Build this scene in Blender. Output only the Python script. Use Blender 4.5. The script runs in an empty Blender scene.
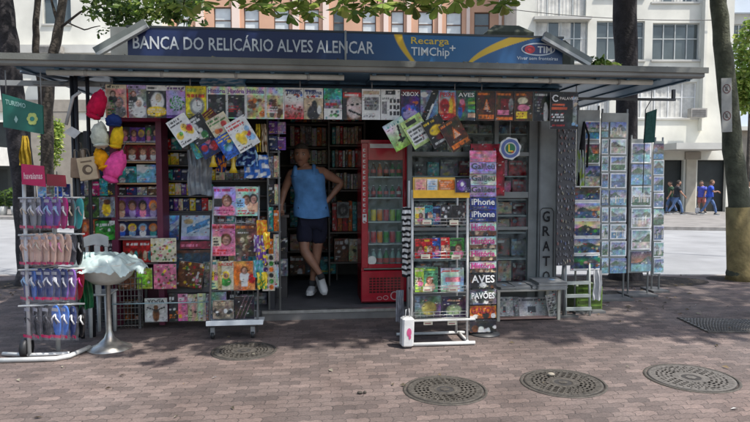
import bpy, math, random
import numpy as np
from mathutils import Vector, Matrix, noise as mnoise

random.seed(7)
PI = math.pi
scn = bpy.context.scene
COL = scn.collection

# ------------------------------------------------------------------ camera model (photo pixels -> world)
CAMH = 1.55; PITCH = math.radians(3.4); F = 612.0
FW = Vector((0, math.cos(PITCH), -math.sin(PITCH))); UP = Vector((0, math.sin(PITCH), math.cos(PITCH)))
RT = Vector((1, 0, 0)); CP = Vector((0, 0, CAMH))
A = math.radians(6.5)                                   # yaw of the newsstand
UD = Vector((math.cos(A), math.sin(A), 0)); VD = Vector((-math.sin(A), math.cos(A), 0))
def ray(px, py): return FW*F + RT*(px-375) + UP*(211-py)
def at(px, py, Y):
    r = ray(px, py); return CP + r*(Y/r.y)
def gnd(px, py, z=0.0):
    r = ray(px, py); return CP + r*((z-CAMH)/r.z)
def kk(px, py, v):
    r = ray(px, py); p = CP + r*(v/r.dot(VD)); return p.dot(UD), p.z
def kg(px, py, z=0.0):
    p = gnd(px, py, z); return p.dot(UD), p.dot(VD)
def K(u, v, z): return UD*u + VD*v + Vector((0, 0, z))

# ------------------------------------------------------------------ materials
MATS = {}
def nodes(m):
    m.use_nodes = True; nt = m.node_tree; nt.nodes.clear()
    o = nt.nodes.new('ShaderNodeOutputMaterial'); b = nt.nodes.new('ShaderNodeBsdfPrincipled')
    nt.links.new(b.outputs[0], o.inputs[0]); return nt, b, o
def mat(name, col=None, rough=.6, metal=0, attr=False, nscale=8, namt=.25, bump=0, bscale=60, trans=0, spec=.5, emit=0, coat=0, subs=0):
    if name in MATS: return MATS[name]
    m = bpy.data.materials.new(name); nt, b, o = nodes(m); N = nt.nodes; L = nt.links
    tc = N.new('ShaderNodeTexCoord')
    ns = N.new('ShaderNodeTexNoise'); ns.inputs['Scale'].default_value = nscale; ns.inputs['Detail'].default_value = 5
    L.new(tc.outputs['Object'], ns.inputs['Vector'])
    mr = N.new('ShaderNodeMapRange'); mr.inputs[1].default_value = .25; mr.inputs[2].default_value = .75
    mr.inputs[3].default_value = 1-namt; mr.inputs[4].default_value = 1+namt*.6
    L.new(ns.outputs[0], mr.inputs[0])
    mx = N.new('ShaderNodeMix'); mx.data_type = 'RGBA'; mx.blend_type = 'MULTIPLY'; mx.inputs[0].default_value = 1
    if attr:
        at_ = N.new('ShaderNodeAttribute'); at_.attribute_name = 'Col'; L.new(at_.outputs['Color'], mx.inputs[6])
    else: mx.inputs[6].default_value = (*col, 1)
    cr = N.new('ShaderNodeCombineColor'); 
    for i in range(3): L.new(mr.outputs[0], cr.inputs[i])
    L.new(cr.outputs[0], mx.inputs[7]); L.new(mx.outputs[2], b.inputs['Base Color'])
    b.inputs['Roughness'].default_value = rough; b.inputs['Metallic'].default_value = metal
    b.inputs['Specular IOR Level'].default_value = spec
    if coat: b.inputs['Coat Weight'].default_value = coat
    if bump:
        n2 = N.new('ShaderNodeTexNoise'); n2.inputs['Scale'].default_value = bscale; n2.inputs['Detail'].default_value = 4
        L.new(tc.outputs['Object'], n2.inputs['Vector'])
        bp = N.new('ShaderNodeBump'); bp.inputs['Strength'].default_value = bump; bp.inputs['Distance'].default_value = .02
        L.new(n2.outputs[0], bp.inputs['Height']); L.new(bp.outputs[0], b.inputs['Normal'])
    if trans:
        t = N.new('ShaderNodeBsdfTranslucent'); L.new(mx.outputs[2], t.inputs[0])
        ms = N.new('ShaderNodeMixShader'); ms.inputs[0].default_value = trans
        L.new(b.outputs[0], ms.inputs[1]); L.new(t.outputs[0], ms.inputs[2]); L.new(ms.outputs[0], o.inputs[0])
    MATS[name] = m; return m
def clear_mat(name, tint=(1, 1, 1), mix=.85, rough=.08, col=(.8, .85, .85)):
    if name in MATS: return MATS[name]
    m = bpy.data.materials.new(name); nt, b, o = nodes(m); N = nt.nodes; L = nt.links
    b.inputs['Base Color'].default_value = (*col, 1); b.inputs['Roughness'].default_value = rough
    tr = N.new('ShaderNodeBsdfTransparent'); tr.inputs[0].default_value = (*tint, 1)
    tc = N.new('ShaderNodeTexCoord'); n = N.new('ShaderNodeTexNoise'); n.inputs['Scale'].default_value = 14
    L.new(tc.outputs['Object'], n.inputs['Vector'])
    mr = N.new('ShaderNodeMapRange'); mr.inputs[1].default_value = .3; mr.inputs[2].default_value = .7
    mr.inputs[3].default_value = min(1, mix+.08); mr.inputs[4].default_value = mix-.08; L.new(n.outputs[0], mr.inputs[0])
    ms = N.new('ShaderNodeMixShader'); L.new(mr.outputs[0], ms.inputs[0])
    L.new(b.outputs[0], ms.inputs[1]); L.new(tr.outputs[0], ms.inputs[2]); L.new(ms.outputs[0], o.inputs[0])
    MATS[name] = m; return m
PRINT = mat('printed_paper', attr=True, rough=.42, nscale=20, namt=.18, spec=.4)
PAINT = mat('painted_surface', attr=True, rough=.5, nscale=6, namt=.3)
MATTE = mat('matte_surface', attr=True, rough=.85, nscale=9, namt=.35)
CLOTH = mat('woven_cloth', attr=True, rough=.95, nscale=25, namt=.3, bump=.4, bscale=25, spec=.2)
METAL = mat('brushed_metal', attr=True, rough=.35, metal=.85, nscale=18, namt=.3)
PLAST = mat('glossy_plastic', attr=True, rough=.22, nscale=12, namt=.2, coat=.2)
SKIN = mat('skin', (.36, .19, .125), rough=.55, nscale=14, namt=.2)
HAIR = mat('hair', (.05, .045, .04), rough=.7, nscale=60, namt=.5, bump=.6, bscale=120)
LEAF = mat('leaf_green', attr=True, rough=.5, nscale=3, namt=.35, trans=.5)
BARK = mat('bark', (.075, .062, .05), rough=.95, nscale=9, namt=.55, bump=.9, bscale=28)
BARK_D = mat('dark_bark', (.032, .028, .03), rough=.95, nscale=9, namt=.55, bump=.9, bscale=28)
GLASS = clear_mat('display_glass', (.93, .97, .96), .93, .04, (.35, .4, .42))
FILM = clear_mat('clear_plastic_film', (.97, .97, 1), .90, .08, (.4, .4, .45))
MILKY = clear_mat('milky_plastic_film', (.9, .98, .95), .38, .25, (.62, .74, .72))

# ------------------------------------------------------------------ mesh builder
class MB:
    def __init__(s): s.v = []; s.f = []; s.m = []; s.c = []; s.sm = []
    def add(s, vs, fs, col=(.5, .5, .5), m=0, cols=None, smooth=False):
        b = len(s.v); s.v += [tuple(v) for v in vs]
        s.c += cols if cols is not None else [col]*len(vs)
        for f in fs: s.f.append([b+i for i in f]); s.m.append(m); s.sm.append(smooth)
        return s
    def box(s, x0, y0, z0, x1, y1, z1, col=(.5, .5, .5), m=0, bev=0):
        if x0 > x1: x0, x1 = x1, x0
        if y0 > y1: y0, y1 = y1, y0
        if z0 > z1: z0, z1 = z1, z0
        if bev:
            b = min(bev, (x1-x0)/2.2, (y1-y0)/2.2)
            ring = [(x0+b, y0), (x1-b, y0), (x1, y0+b), (x1, y1-b), (x1-b, y1), (x0+b, y1), (x0, y1-b), (x0, y0+b)]
            n = 8; bz = min(b, (z1-z0)/2.2); cx, cy = (x0+x1)/2, (y0+y1)/2
            k = lambda p, q: (cx+(p[0]-cx)*q[0], cy+(p[1]-cy)*q[1])
            sc = (1-2*bz/(x1-x0), 1-2*bz/(y1-y0))
            vs = [(*k(p, sc), z0) for p in ring]+[(*p, z0+bz) for p in ring]+[(*p, z1-bz) for p in ring]+[(*k(p, sc), z1) for p in ring]
            fs = [list(range(n))[::-1], [3*n+i for i in range(n)]]
            for r in range(3):
                for i in range(n): fs.append([r*n+i, r*n+(i+1) % n, (r+1)*n+(i+1) % n, (r+1)*n+i])
            return s.add(vs, fs, col, m)
        vs = [(x0, y0, z0), (x1, y0, z0), (x1, y1, z0), (x0, y1, z0), (x0, y0, z1), (x1, y0, z1), (x1, y1, z1), (x0, y1, z1)]
        return s.add(vs, [(0, 3, 2, 1), (4, 5, 6, 7), (0, 1, 5, 4), (1, 2, 6, 5), (2, 3, 7, 6), (3, 0, 4, 7)], col, m)
    def tube(s, pts, r, col=(.5, .5, .5), m=0, n=8, cap=True):
        pts = [Vector(p) for p in pts]; rs = r if isinstance(r, (list, tuple)) else [r]*len(pts)
        vs = []; prev = None
        for i, p in enumerate(pts):
            d = (pts[min(i+1, len(pts)-1)]-pts[max(i-1, 0)]).normalized()
            a = (prev if prev else (Vector((1, 0, 0)) if abs(d.x) < .8 else Vector((0, 1, 0))))
            x = (a-d*a.dot(d)).normalized(); y = d.cross(x); prev = x
            for k in range(n):
                t = 2*PI*k/n; vs.append(p+(x*math.cos(t)+y*math.sin(t))*rs[i])
        fs = []
        for i in range(len(pts)-1):
            for k in range(n): fs.append([i*n+k, i*n+(k+1) % n, (i+1)*n+(k+1) % n, (i+1)*n+k])
        if cap: fs += [list(range(n))[::-1], [(len(pts)-1)*n+k for k in range(n)]]
        return s.add(vs, fs, col, m, smooth=True)
    def lathe(s, prof, c=(0, 0, 0), col=(.5, .5, .5), m=0, n=20, cols=None):
        vs = []; cc = []
        for j, (r, z) in enumerate(prof):
            for k in range(n):
                t = 2*PI*k/n; vs.append((c[0]+r*math.cos(t), c[1]+r*math.sin(t), c[2]+z)); cc.append(cols[j] if cols else col)
        fs = []
        for i in range(len(prof)-1):
            for k in range(n): fs.append([i*n+k, i*n+(k+1) % n, (i+1)*n+(k+1) % n, (i+1)*n+k])
        return s.add(vs, fs, col, m, cols=cc, smooth=True)
    def blob(s, c, r, col=(.5, .5, .5), m=0, amp=.15, fr=3, seed=0, n=16, shape=None, cut=None):
        vs = []; fs = []; h = n//2+2
        for i in range(h+1):
            ph = PI*i/h
            for k in range(n):
                t = 2*PI*k/n; d = Vector((math.sin(ph)*math.cos(t), math.sin(ph)*math.sin(t), math.cos(ph)))
                q = 1+amp*mnoise.noise(d*fr+Vector((seed*7.1, seed, 3)))
                p = Vector((d.x*r[0]*q, d.y*r[1]*q, d.z*r[2]*q))
                if shape: p = shape(p, d)
                vs.append(Vector(c)+p)
        for i in range(h):
            for k in range(n): fs.append([i*n+k, (i+1)*n+k, (i+1)*n+(k+1) % n, i*n+(k+1) % n])
        return s.add(vs, fs, col, m, smooth=True)
    def image(s, img, x0, z0, x1, z1, y=0, m=0, warp=None):
        h, w = img.shape[:2]; vs = []
        for j in range(h):
            for i in range(w):
                x = x0+(x1-x0)*i/(w-1); z = z0+(z1-z0)*j/(h-1)
                vs.append((x, y+(warp(i/(w-1), j/(h-1)) if warp else 0), z))
        fs = [[j*w+i, j*w+i+1, (j+1)*w+i+1, (j+1)*w+i] for j in range(h-1) for i in range(w-1)]
        cols = [tuple(c) for c in img.reshape(-1, 3)]
        return s.add(vs, fs, m=m, cols=cols)
    def text(s, t, x0, z0, x1, z1, y=-.002, col=(1, 1, 1), m=0, fit=True, thick=0):
        vs, fs, bb = text_geo(t)
        w = max(1e-6, bb[2]-bb[0]); h = max(1e-6, bb[3]-bb[1])
        sx = (x1-x0)/w; sz = (z1-z0)/h
        if not fit: sx = sz = min(sx, sz)
        vv = [(x0+(p[0]-bb[0])*sx, y, z0+(p[1]-bb[1])*sz) for p in vs]
        return s.add(vv, fs, col, m)
    def build(s, name, mats, parent=None, M=None, **kw):
        me = bpy.data.meshes.new(name); me.from_pydata(s.v, [], s.f)
        if not isinstance(mats, (list, tuple)): mats = [mats]
        for m_ in mats: me.materials.append(m_)
        me.polygons.foreach_set('material_index', s.m); me.polygons.foreach_set('use_smooth', s.sm)
        ca = me.attributes.new('Col', 'FLOAT_COLOR', 'POINT')
        arr = np.ones((len(s.v), 4), dtype=np.float32); arr[:, :3] = np.array(s.c, dtype=np.float32).reshape(-1, 3)
        ca.data.foreach_set('color', arr.ravel()); me.update()
        o = bpy.data.objects.new(name, me); COL.objects.link(o)
        if M is not None: o.matrix_basis = M
        if parent: o.parent = parent
        for k, v in kw.items():
            if v: o[k] = v
        return o
_tc = {}
def text_geo(t):
    if t in _tc: return _tc[t]
    cu = bpy.data.curves.new('t', 'FONT'); cu.body = t; cu.size = 1; cu.resolution_u = 2; cu.offset = .02 if len(t) < 10 and t not in ('TIMChip', 'Recarga', '+') else .012
    ob = bpy.data.objects.new('t', cu); COL.objects.link(ob)
    dg = bpy.context.evaluated_depsgraph_get(); me = ob.evaluated_get(dg).to_mesh()
    vs = [tuple(v.co) for v in me.vertices]; fs = [list(p.vertices) for p in me.polygons]
    ob.evaluated_get(dg).to_mesh_clear(); bpy.data.objects.remove(ob); bpy.data.curves.remove(cu)
    xs = [v[0] for v in vs]; ys = [v[1] for v in vs]
    _tc[t] = (vs, fs, (min(xs), min(ys), max(xs), max(ys))); return _tc[t]
def MK(u, v, z, yaw=0, tilt=0, roll=0):
    return Matrix.Translation(K(u, v, z)) @ Matrix.Rotation(A+yaw, 4, 'Z') @ Matrix.Rotation(tilt, 4, 'X') @ Matrix.Rotation(roll, 4, 'Y')
def empty(name, M, label, cat, group=None, kind=None):
    o = bpy.data.objects.new(name, None); COL.objects.link(o); o.matrix_basis = M; o.empty_display_size = .1
    o['label'] = label; o['category'] = cat
    if group: o['group'] = group
    return o
def ordn(i): return ['first', 'second', 'third', 'fourth', 'fifth', 'sixth', 'seventh', 'eighth', 'ninth', 'tenth', 'eleventh', 'twelfth'][i]

# ------------------------------------------------------------------ cover art (printed colours as vertex colours)
CN = {'red': (.55, .03, .04), 'orange': (.75, .25, .04), 'yellow': (.8, .6, .05), 'green': (.08, .32, .08), 'teal': (.08, .38, .38),
      'blue': (.05, .16, .5), 'navy': (.02, .04, .16), 'purple': (.2, .08, .35), 'pink': (.75, .28, .4), 'magenta': (.5, .03, .2), 'brown': (.2, .09, .04),
      'beige': (.6, .5, .36), 'white': (.75, .75, .73), 'grey': (.3, .3, .3), 'black': (.02, .02, .022), 'sky blue': (.3, .5, .7), 'lilac': (.5, .42, .65),
      'peach': (.75, .5, .36), 'cream': (.72, .66, .5), 'dark red': (.25, .02, .03), 'charcoal': (.06, .06, .065), 'lime': (.4, .55, .1), 'mint': (.45, .65, .55)}
def C(n): return np.array(CN[n] if isinstance(n, str) else n, dtype=float)
class Art:
    def __init__(s, w, h, bg, seed=0, asp=None):
        s.w, s.h = max(6, int(w)), max(6, int(h)); s.r = np.random.default_rng(seed)
        s.y, s.x = np.mgrid[0:1:s.h*1j, 0:1:s.w*1j]; s.asp = s.h/s.w
        s.im = np.ones((s.h, s.w, 3))*C(bg)
    def mottle(s, amt=.3, k=4):
        g = s.r.random((k+2, k+2, 3)); gx = s.x*k; gy = s.y*k; ix = gx.astype(int); iy = gy.astype(int); fx = (gx-ix)[..., None]; fy = (gy-iy)[..., None]
        n = g[iy, ix]*(1-fx)*(1-fy)+g[iy, ix+1]*fx*(1-fy)+g[iy+1, ix]*(1-fx)*fy+g[iy+1, ix+1]*fx*fy
        s.im *= (1+amt*(n-.5)*2); return s
    def put(s, mask, col, a=1):
        m = np.clip(mask, 0, 1)[..., None]*a; s.im = s.im*(1-m)+C(col)*m; return s
    def grad(s, c0, c1, y0=0, y1=1):
        t = np.clip((s.y-y0)/(y1-y0), 0, 1)[..., None]; g = C(c0)*(1-t)+C(c1)*t; m = ((s.y >= y0) & (s.y <= y1))[..., None]
        s.im = np.where(m, g, s.im); return s
    def rect(s, x0, y0, x1, y1, col, a=1): return s.put(((s.x >= x0) & (s.x <= x1) & (s.y >= y0) & (s.y <= y1)).astype(float), col, a)
    def ell(s, cx, cy, rx, ry, col, a=1):
        d = np.sqrt(((s.x-cx)/rx)**2+((s.y-cy)/ry)**2); return s.put((1.25-d)*4, col, a)
    def lines(s, x0, y0, x1, y1, col, n=3, dens=.7):
        hh = (y1-y0)/n
        for i in range(n):
            ya = y0+i*hh; nx = max(3, int((x1-x0)*s.w)); on = s.r.random(nx+1) < dens
            e = x0+(x1-x0)*s.r.uniform(.6, 1)
            ii = np.clip(((s.x-x0)/(x1-x0)*nx).astype(int), 0, nx)
            s.put(((s.x >= x0) & (s.x <= e) & (s.y >= ya+hh*.2) & (s.y <= ya+hh*.75) & on[ii]).astype(float), col, .85)
        return s
    def face(s, cx, cy, r, skin=(.6, .36, .25), hair='brown', body=None):
        ra = r/s.asp if s.asp < 1 else r
        ry = ra*1.0/s.asp*1.2; 
        if body is not None: s.ell(cx, cy-ry*2.1, ra*1.9, ry*1.4, body)
        s.ell(cx, cy+ry*.12, ra*1.25, ry*1.2, hair); s.ell(cx, cy-ry*.1, ra*.82, ry*.85, skin)
        s.ell(cx+ra*.45, cy-ry*.15, ra*.4, ry*.6, C(skin)*.6, .6); s.ell(cx, cy+ry*.08, ra*.6, ry*.1, C(skin)*.35, .55); s.ell(cx, cy-ry*.5, ra*.25, ry*.08, (.35, .05, .05), .7); return s
    def blobs(s, n, cols, x0=0, y0=0, x1=1, y1=1, r0=.04, r1=.12):
        for i in range(n):
            r = s.r.uniform(r0, r1); s.ell(s.r.uniform(x0, x1), s.r.uniform(y0, y1), r, r/s.asp*s.r.uniform(.6, 1.4), cols[s.r.integers(len(cols))], .9)
        return s
def cover(w, h, seed, style=None, bg='white', hd=None, acc='red'):
    r = random.Random(seed*13+5); a = Art(w, h, bg, seed)
    styles = ['portrait', 'blocks', 'scene', 'twofaces', 'text', 'object']
    style = style or r.choice(styles)
    others = ['red', 'yellow', 'blue', 'green', 'white', 'orange', 'pink', 'navy', 'teal', 'brown', 'cream']
    if style == 'portrait':
        a.mottle(.25); a.face(r.uniform(.4, .6), .52, .17, (.6, .38, .28), r.choice(['brown', 'black', 'beige', 'orange']), r.choice(others)); a.lines(.05, .05, .95, .25, r.choice(['white', 'yellow', 'black']), 3); a.lines(.04, .3, .3, .7, r.choice(['white', 'red', 'yellow']), 6)
    elif style == 'twofaces':
        a.mottle(.25); a.face(.3, .5, .13, (.6, .38, .28), 'black', r.choice(others)); a.face(.7, .55, .13, (.62, .4, .3), 'brown', r.choice(others)); a.lines(.05, .05, .95, .25, r.choice(['white', 'yellow']), 2)
    elif style == 'blocks':
        for i in range(5):
            x = r.uniform(0, .6); y = r.uniform(0, .6); a.rect(x, y, x+r.uniform(.2, .5), y+r.uniform(.12, .3), r.choice(others))
        a.blobs(3, others); a.lines(.05, .1, .95, .8, r.choice(['white', 'black', 'yellow']), 8, .5)
    elif style == 'scene':
        a.grad(r.choice(['brown', 'green', 'navy', 'charcoal', 'teal']), bg, 0, .8); a.mottle(.6, 6); a.blobs(4, ['brown', 'beige', 'charcoal', r.choice(others)], .15, .15, .85, .6, .05, .16); a.lines(.08, .06, .8, .2, 'white', 2)
    elif style == 'text':
        a.mottle(.1); a.lines(.08, .06, .92, .8, acc if acc != bg else 'black', 9, .75)
    elif style == 'object':
        a.mottle(.3); c1 = r.choice(others); a.ell(.5, .45, .3, .24, c1); a.ell(.5, .45, .18, .15, r.choice(others)); a.blobs(4, others, .2, .2, .8, .7, .03, .07); a.lines(.05, .04, .95, .18, r.choice(['white', 'black']), 2)
    if hd: a.rect(0, .8, 1, 1, hd); a.lines(.06, .82, 1.1, .98, acc, 1, .85)
    return a.im
def postcard(w, h, seed):
    r = random.Random(seed); a = Art(w, h, 'sky blue', seed)
    k = r.randrange(6)
    sky = [('peach', 'blue'), ('white', 'blue'), ('orange', 'navy'), ('cream', 'sky blue'), ('white', 'teal'), ('sky blue', 'blue')][k]
    a.grad(sky[0], sky[1], .35, 1); hz = r.uniform(.42, .58)
    for i in range(r.randint(2, 3)):
        cx = r.uniform(.1, .9); wd = r.uniform(.12, .3); ht = r.uniform(.15, .38)
        a.put(((s_ := a.y) < hz+ht*np.exp(-((a.x-cx)/wd)**2)).astype(float)*(a.y > .3), [(.08, .17, .09), (.14, .2, .26), (.2, .22, .14), (.28, .3, .34)][(i+seed) % 4])
    a.put((a.y < hz-.08).astype(float), [(.08, .3, .5), (.15, .42, .5), (.5, .45, .35), (.10, .2, .36), (.12, .25, .12)][r.randrange(5)])
    a.blobs(r.randint(3, 8), ['white', 'beige', 'cream', 'green'], 0, .1, 1, .45, .02, .05); a.mottle(.35, 7)
    if r.random() < .35: a.rect(0, r.uniform(.4, .5), 1, r.uniform(.52, .6), 'white', .6)
    if r.random() < .3: [a.rect(x_, .2, x_+.06, .2+r.uniform(.2, .5), r.choice(['white', 'beige', 'cream']), .9) for x_ in [r.uniform(.05, .9) for _ in range(6)]]
    b = .05; m = ((a.x < b) | (a.x > 1-b) | (a.y < b*1.4) | (a.y > 1-b*1.4)).astype(float)
    if seed % 4: a.put(m, 'white')
    return a.im*.85
def flowers(w, h, seed, bg='cream'):
    a = Art(w, h, bg, seed); a.blobs(55, ['white', 'yellow', 'green', 'red', 'brown', 'pink', 'cream'], r0=.02, r1=.06); return a.im

def sheet(px0, py0, px1, py1, v, img=None, name='magazine', label='', cat='magazine', group=None, title=None, tcol=(1, 1, 1), tbox=(.06, .84, .94, .97),
          roll=0, tilt=0, thick=.006, edge=(.7, .7, .68), mats=None, extra=None, parent=None, yaw=0, curl=0, bg=None, style=None, hd=None, acc='white', seed=None, matl=None, res=1.25, sat=1.0, dark=.85, busy=1):
    u0, z0 = kk(px0, py1, v); u1, z1 = kk(px1, py0, v); w = u1-u0; h = z1-z0
    seed = seed if seed is not None else int(px0*7+py0*3)
    if img is None: img = cover(max(8, (px1-px0)*res), max(8, (py1-py0)*res), seed, style, bg or 'white', hd, acc)
    elif callable(img): img = img(max(8, (px1-px0)*res), max(8, (py1-py0)*res), seed)
    rg = np.random.default_rng(seed+99); hh_, ww_ = img.shape[:2]; lum = img.mean(axis=2, keepdims=True); img = (lum+(img-lum)*sat)*dark
    gy_, gx_ = np.mgrid[0:1:hh_*1j, 0:1:ww_*1j]; n_ = np.ones((hh_, ww_, 3))
    for k_, am_ in ((3, .30), (6, .42), (11, .5)):
        ky_ = max(2, int(k_*hh_/ww_)); g_ = rg.random((ky_+2, k_+2, 1))*.86+rg.random((ky_+2, k_+2, 3))*.14; ax_ = gx_*k_; ay_ = gy_*ky_; ix_ = ax_.astype(int); iy_ = ay_.astype(int); fx_ = (ax_-ix_)[..., None]; fy_ = (ay_-iy_)[..., None]
        n_ = n_*(1+am_*busy*2*((g_[iy_, ix_]*(1-fx_)*(1-fy_)+g_[iy_, ix_+1]*fx_*(1-fy_)+g_[iy_+1, ix_]*(1-fx_)*fy_+g_[iy_+1, ix_+1]*fx_*fy_)-.5))
    wt_ = np.clip(1.25-lum*1.5, .16, 1)
    img = np.clip(img*(1+(n_-1)*wt_*1.15), .004, .85)
    img = img*(1+(rg.random((hh_, ww_, 1))-.5)*.5*wt_)
    for _ in range(int(hh_*ww_*.016*busy)):
        yy_ = rg.integers(0, hh_); xx_ = rg.integers(0, ww_); l_ = rg.integers(1, 4); cc_ = C(['white', 'black', 'charcoal', 'red', 'grey', 'cream', 'brown', 'charcoal'][rg.integers(8)]); img[yy_, xx_:xx_+l_] = cc_*.8
    img = np.clip(img, .003, 1)**1.32*1.2
    b = MB()
    # origin at the bottom centre, or centre when rolled
    if roll: ox, oz = 0, -h/2; cx, cz = (u0+u1)/2, (z0+z1)/2
    else: ox, oz = 0, 0; cx, cz = (u0+u1)/2, z0
    sd = random.Random(seed); cu = curl or sd.uniform(-.004, .006)
    ed = edge
    if thick > .02:
        b.box(-w/2, .002, oz, w/2, thick, oz+h, ed)
    else: b.box(-w/2, .003+abs(cu), oz, w/2, .003+abs(cu)+thick, oz+h, ed)
    b.image(img, -w/2, oz, w/2, oz+h, 0, warp=(lambda a_, b_: cu*math.sin(a_*PI)) if thick <= .02 else None)
    if title:
        b.text(title, -w/2+w*tbox[0], oz+h*tbox[1], -w/2+w*tbox[2], oz+h*tbox[3], y=-.004-abs(cu), col=tcol)
    if extra: extra(b, w, h, oz)
    kw = {} if parent else dict(label=label, category=cat, group=group)
    return b.build(name, [matl or PRINT], parent, MK(cx, v, cz, yaw, tilt, roll), **kw)

# ================================================================== SETTING
def poly_sheet(name, pts, z, m, kind='structure', **kw):
    b = MB(); b.add([(p[0], p[1], (p[2] if len(p) > 2 else z)) for p in pts], [list(range(len(pts)))]); o = b.build(name, m); o['kind'] = kind
    return o
def paver_mat():
    m = bpy.data.materials.new('interlocking_pavers'); nt, b, o = nodes(m); N = nt.nodes; L = nt.links
    tc = N.new('ShaderNodeTexCoord'); mp = N.new('ShaderNodeMapping'); mp.inputs['Rotation'].default_value = (0, 0, math.radians(-6))
    L.new(tc.outputs['Object'], mp.inputs['Vector'])
    sp = N.new('ShaderNodeSeparateXYZ'); L.new(mp.outputs[0], sp.inputs[0])
    def mth(op, a, bb=None, c=None):
        n = N.new('ShaderNodeMath'); n.operation = op
        for i, q in enumerate((a, bb, c)):
            if q is None: continue
            if isinstance(q, (int, float)): n.inputs[i].default_value = q
            else: L.new(q, n.inputs[i])
        return n.outputs[0]
    zx = mth('PINGPONG', mth('ADD', sp.outputs[1], 50), .0375); zy = mth('PINGPONG', mth('ADD', sp.outputs[0], 50), .0375)
    nx = mth('ADD', sp.outputs[0], mth('MULTIPLY', zx, .38)); ny = mth('ADD', sp.outputs[1], mth('MULTIPLY', zy, .38))
    cb = N.new('ShaderNodeCombineXYZ'); L.new(nx, cb.inputs[0]); L.new(ny, cb.inputs[1])
    nz = N.new('ShaderNodeTexNoise'); nz.inputs['Scale'].default_value = 14; L.new(tc.outputs['Object'], nz.inputs['Vector'])
    va = N.new('ShaderNodeVectorMath'); va.operation = 'MULTIPLY_ADD'; L.new(nz.outputs['Color'], va.inputs[0]); va.inputs[1].default_value = (.018, .018, 0); L.new(cb.outputs[0], va.inputs[2])
    br = N.new('ShaderNodeTexBrick'); L.new(va.outputs[0], br.inputs['Vector'])
    br.inputs['Scale'].default_value = 1; br.inputs['Brick Width'].default_value = .150; br.inputs['Row Height'].default_value = .075
    br.inputs['Mortar Size'].default_value = .0038; br.inputs['Mortar Smooth'].default_value = .5; br.inputs['Bias'].default_value = 0
    br.inputs['Color1'].default_value = (.182, .130, .112, 1); br.inputs['Color2'].default_value = (.100, .074, .066, 1); br.inputs['Mortar'].default_value = (.085, .064, .056, 1)
    def noi(sc, a, c, det=6, ro=.6):
        n = N.new('ShaderNodeTexNoise'); n.inputs['Scale'].default_value = sc; n.inputs['Detail'].default_value = det; n.inputs['Roughness'].default_value = ro
        L.new(tc.outputs['Object'], n.inputs['Vector']); r = N.new('ShaderNodeMapRange'); r.inputs[1].default_value = .3; r.inputs[2].default_value = .7
        r.inputs[3].default_value = a; r.inputs[4].default_value = c; L.new(n.outputs[0], r.inputs[0]); return r.outputs[0]
    big = mth('MULTIPLY', noi(.55, .7, 1.22), mth('MULTIPLY', noi(3.5, .75, 1.18), noi(70, .75, 1.25, 3)))
    mx = N.new('ShaderNodeMix'); mx.data_type = 'RGBA'; mx.blend_type = 'MULTIPLY'; mx.inputs[0].default_value = 1
    cc = N.new('ShaderNodeCombineColor')
    for i in range(3): L.new(big, cc.inputs[i])
    L.new(br.outputs['Color'], mx.inputs[6]); L.new(cc.outputs[0], mx.inputs[7])
    # greyer dusty patches
    mg = N.new('ShaderNodeMix'); mg.data_type = 'RGBA'; L.new(noi(.9, 0, .42, 8), mg.inputs[0]); L.new(mx.outputs[2], mg.inputs[6])
    hs = N.new('ShaderNodeHueSaturation'); hs.inputs['Saturation'].default_value = .45; hs.inputs['Value'].default_value = 1.02; L.new(mx.outputs[2], hs.inputs['Color']); L.new(hs.outputs[0], mg.inputs[7])
    L.new(mg.outputs[2], b.inputs['Base Color']); b.inputs['Roughness'].default_value = .8
    L.new(noi(1.3, .55, .95), b.inputs['Roughness'])
    bp = N.new('ShaderNodeBump'); bp.inputs['Strength'].default_value = .7; bp.inputs['Distance'].default_value = .008
    hh = mth('SUBTRACT', mth('MULTIPLY', noi(90, 0, .25, 3), 1), br.outputs['Fac']); L.new(hh, bp.inputs['Height']); L.new(bp.outputs[0], b.inputs['Normal'])
    return m
PAVER = paver_mat()
ASPH = mat('light_grey_asphalt', (.26, .265, .27), rough=.85, nscale=1.2, namt=.25, bump=.3, bscale=60)  # light grey of old asphalt, its own colour
FARP = mat('far_pavement_stone', (.21, .20, .19), rough=.85, nscale=2, namt=.3, bump=.2)
DIRT = mat('ground_earth', (.16, .13, .10), rough=1, nscale=3, namt=.5, bump=.6)
SOIL = mat('tree_pit_soil', (.045, .036, .03), rough=1, nscale=7, namt=.6, bump=1, bscale=40)
KERB = mat('kerb_stone', (.28, .26, .24), rough=.9, nscale=5, namt=.35, bump=.3)
poly_sheet('ground', [(-900, -900), (900, -900), (900, 900), (-900, 900)], -.75, DIRT)
NK = 9.35
poly_sheet('pavement', [(-60, -25), (60, -25), (60, NK), (-60, NK)], 0, PAVER)
b = MB(); b.box(-60, NK+.001, -.3, 60, NK+.14, -.004, m=0); o = b.build('kerb', KERB); o['kind'] = 'structure'
def fk(x): return 24.2-.19*x                       # the far kerb runs slightly askew
poly_sheet('road', [(-60, NK+.12, -.15), (60, NK+.12, -.15), (60, fk(60), -.45), (-60, fk(-60), -.45)], 0, ASPH)
poly_sheet('far_pavement', [(-60, fk(-60), -.33), (60, fk(60), -.33), (60, 60, -.33), (-60, 60, -.33)], 0, FARP)
b = MB(); b.add([(-60, fk(-60)-.15, -.6), (60, fk(60)-.15, -.6), (60, fk(60)-.15, -.326), (-60, fk(-60)-.15, -.326), (60, fk(60)+.02, -.326), (-60, fk(-60)+.02, -.326)], [(0, 1, 2, 3), (3, 2, 4, 5)]); o = b.build('far_kerb', KERB); o['kind'] = 'structure'
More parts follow.
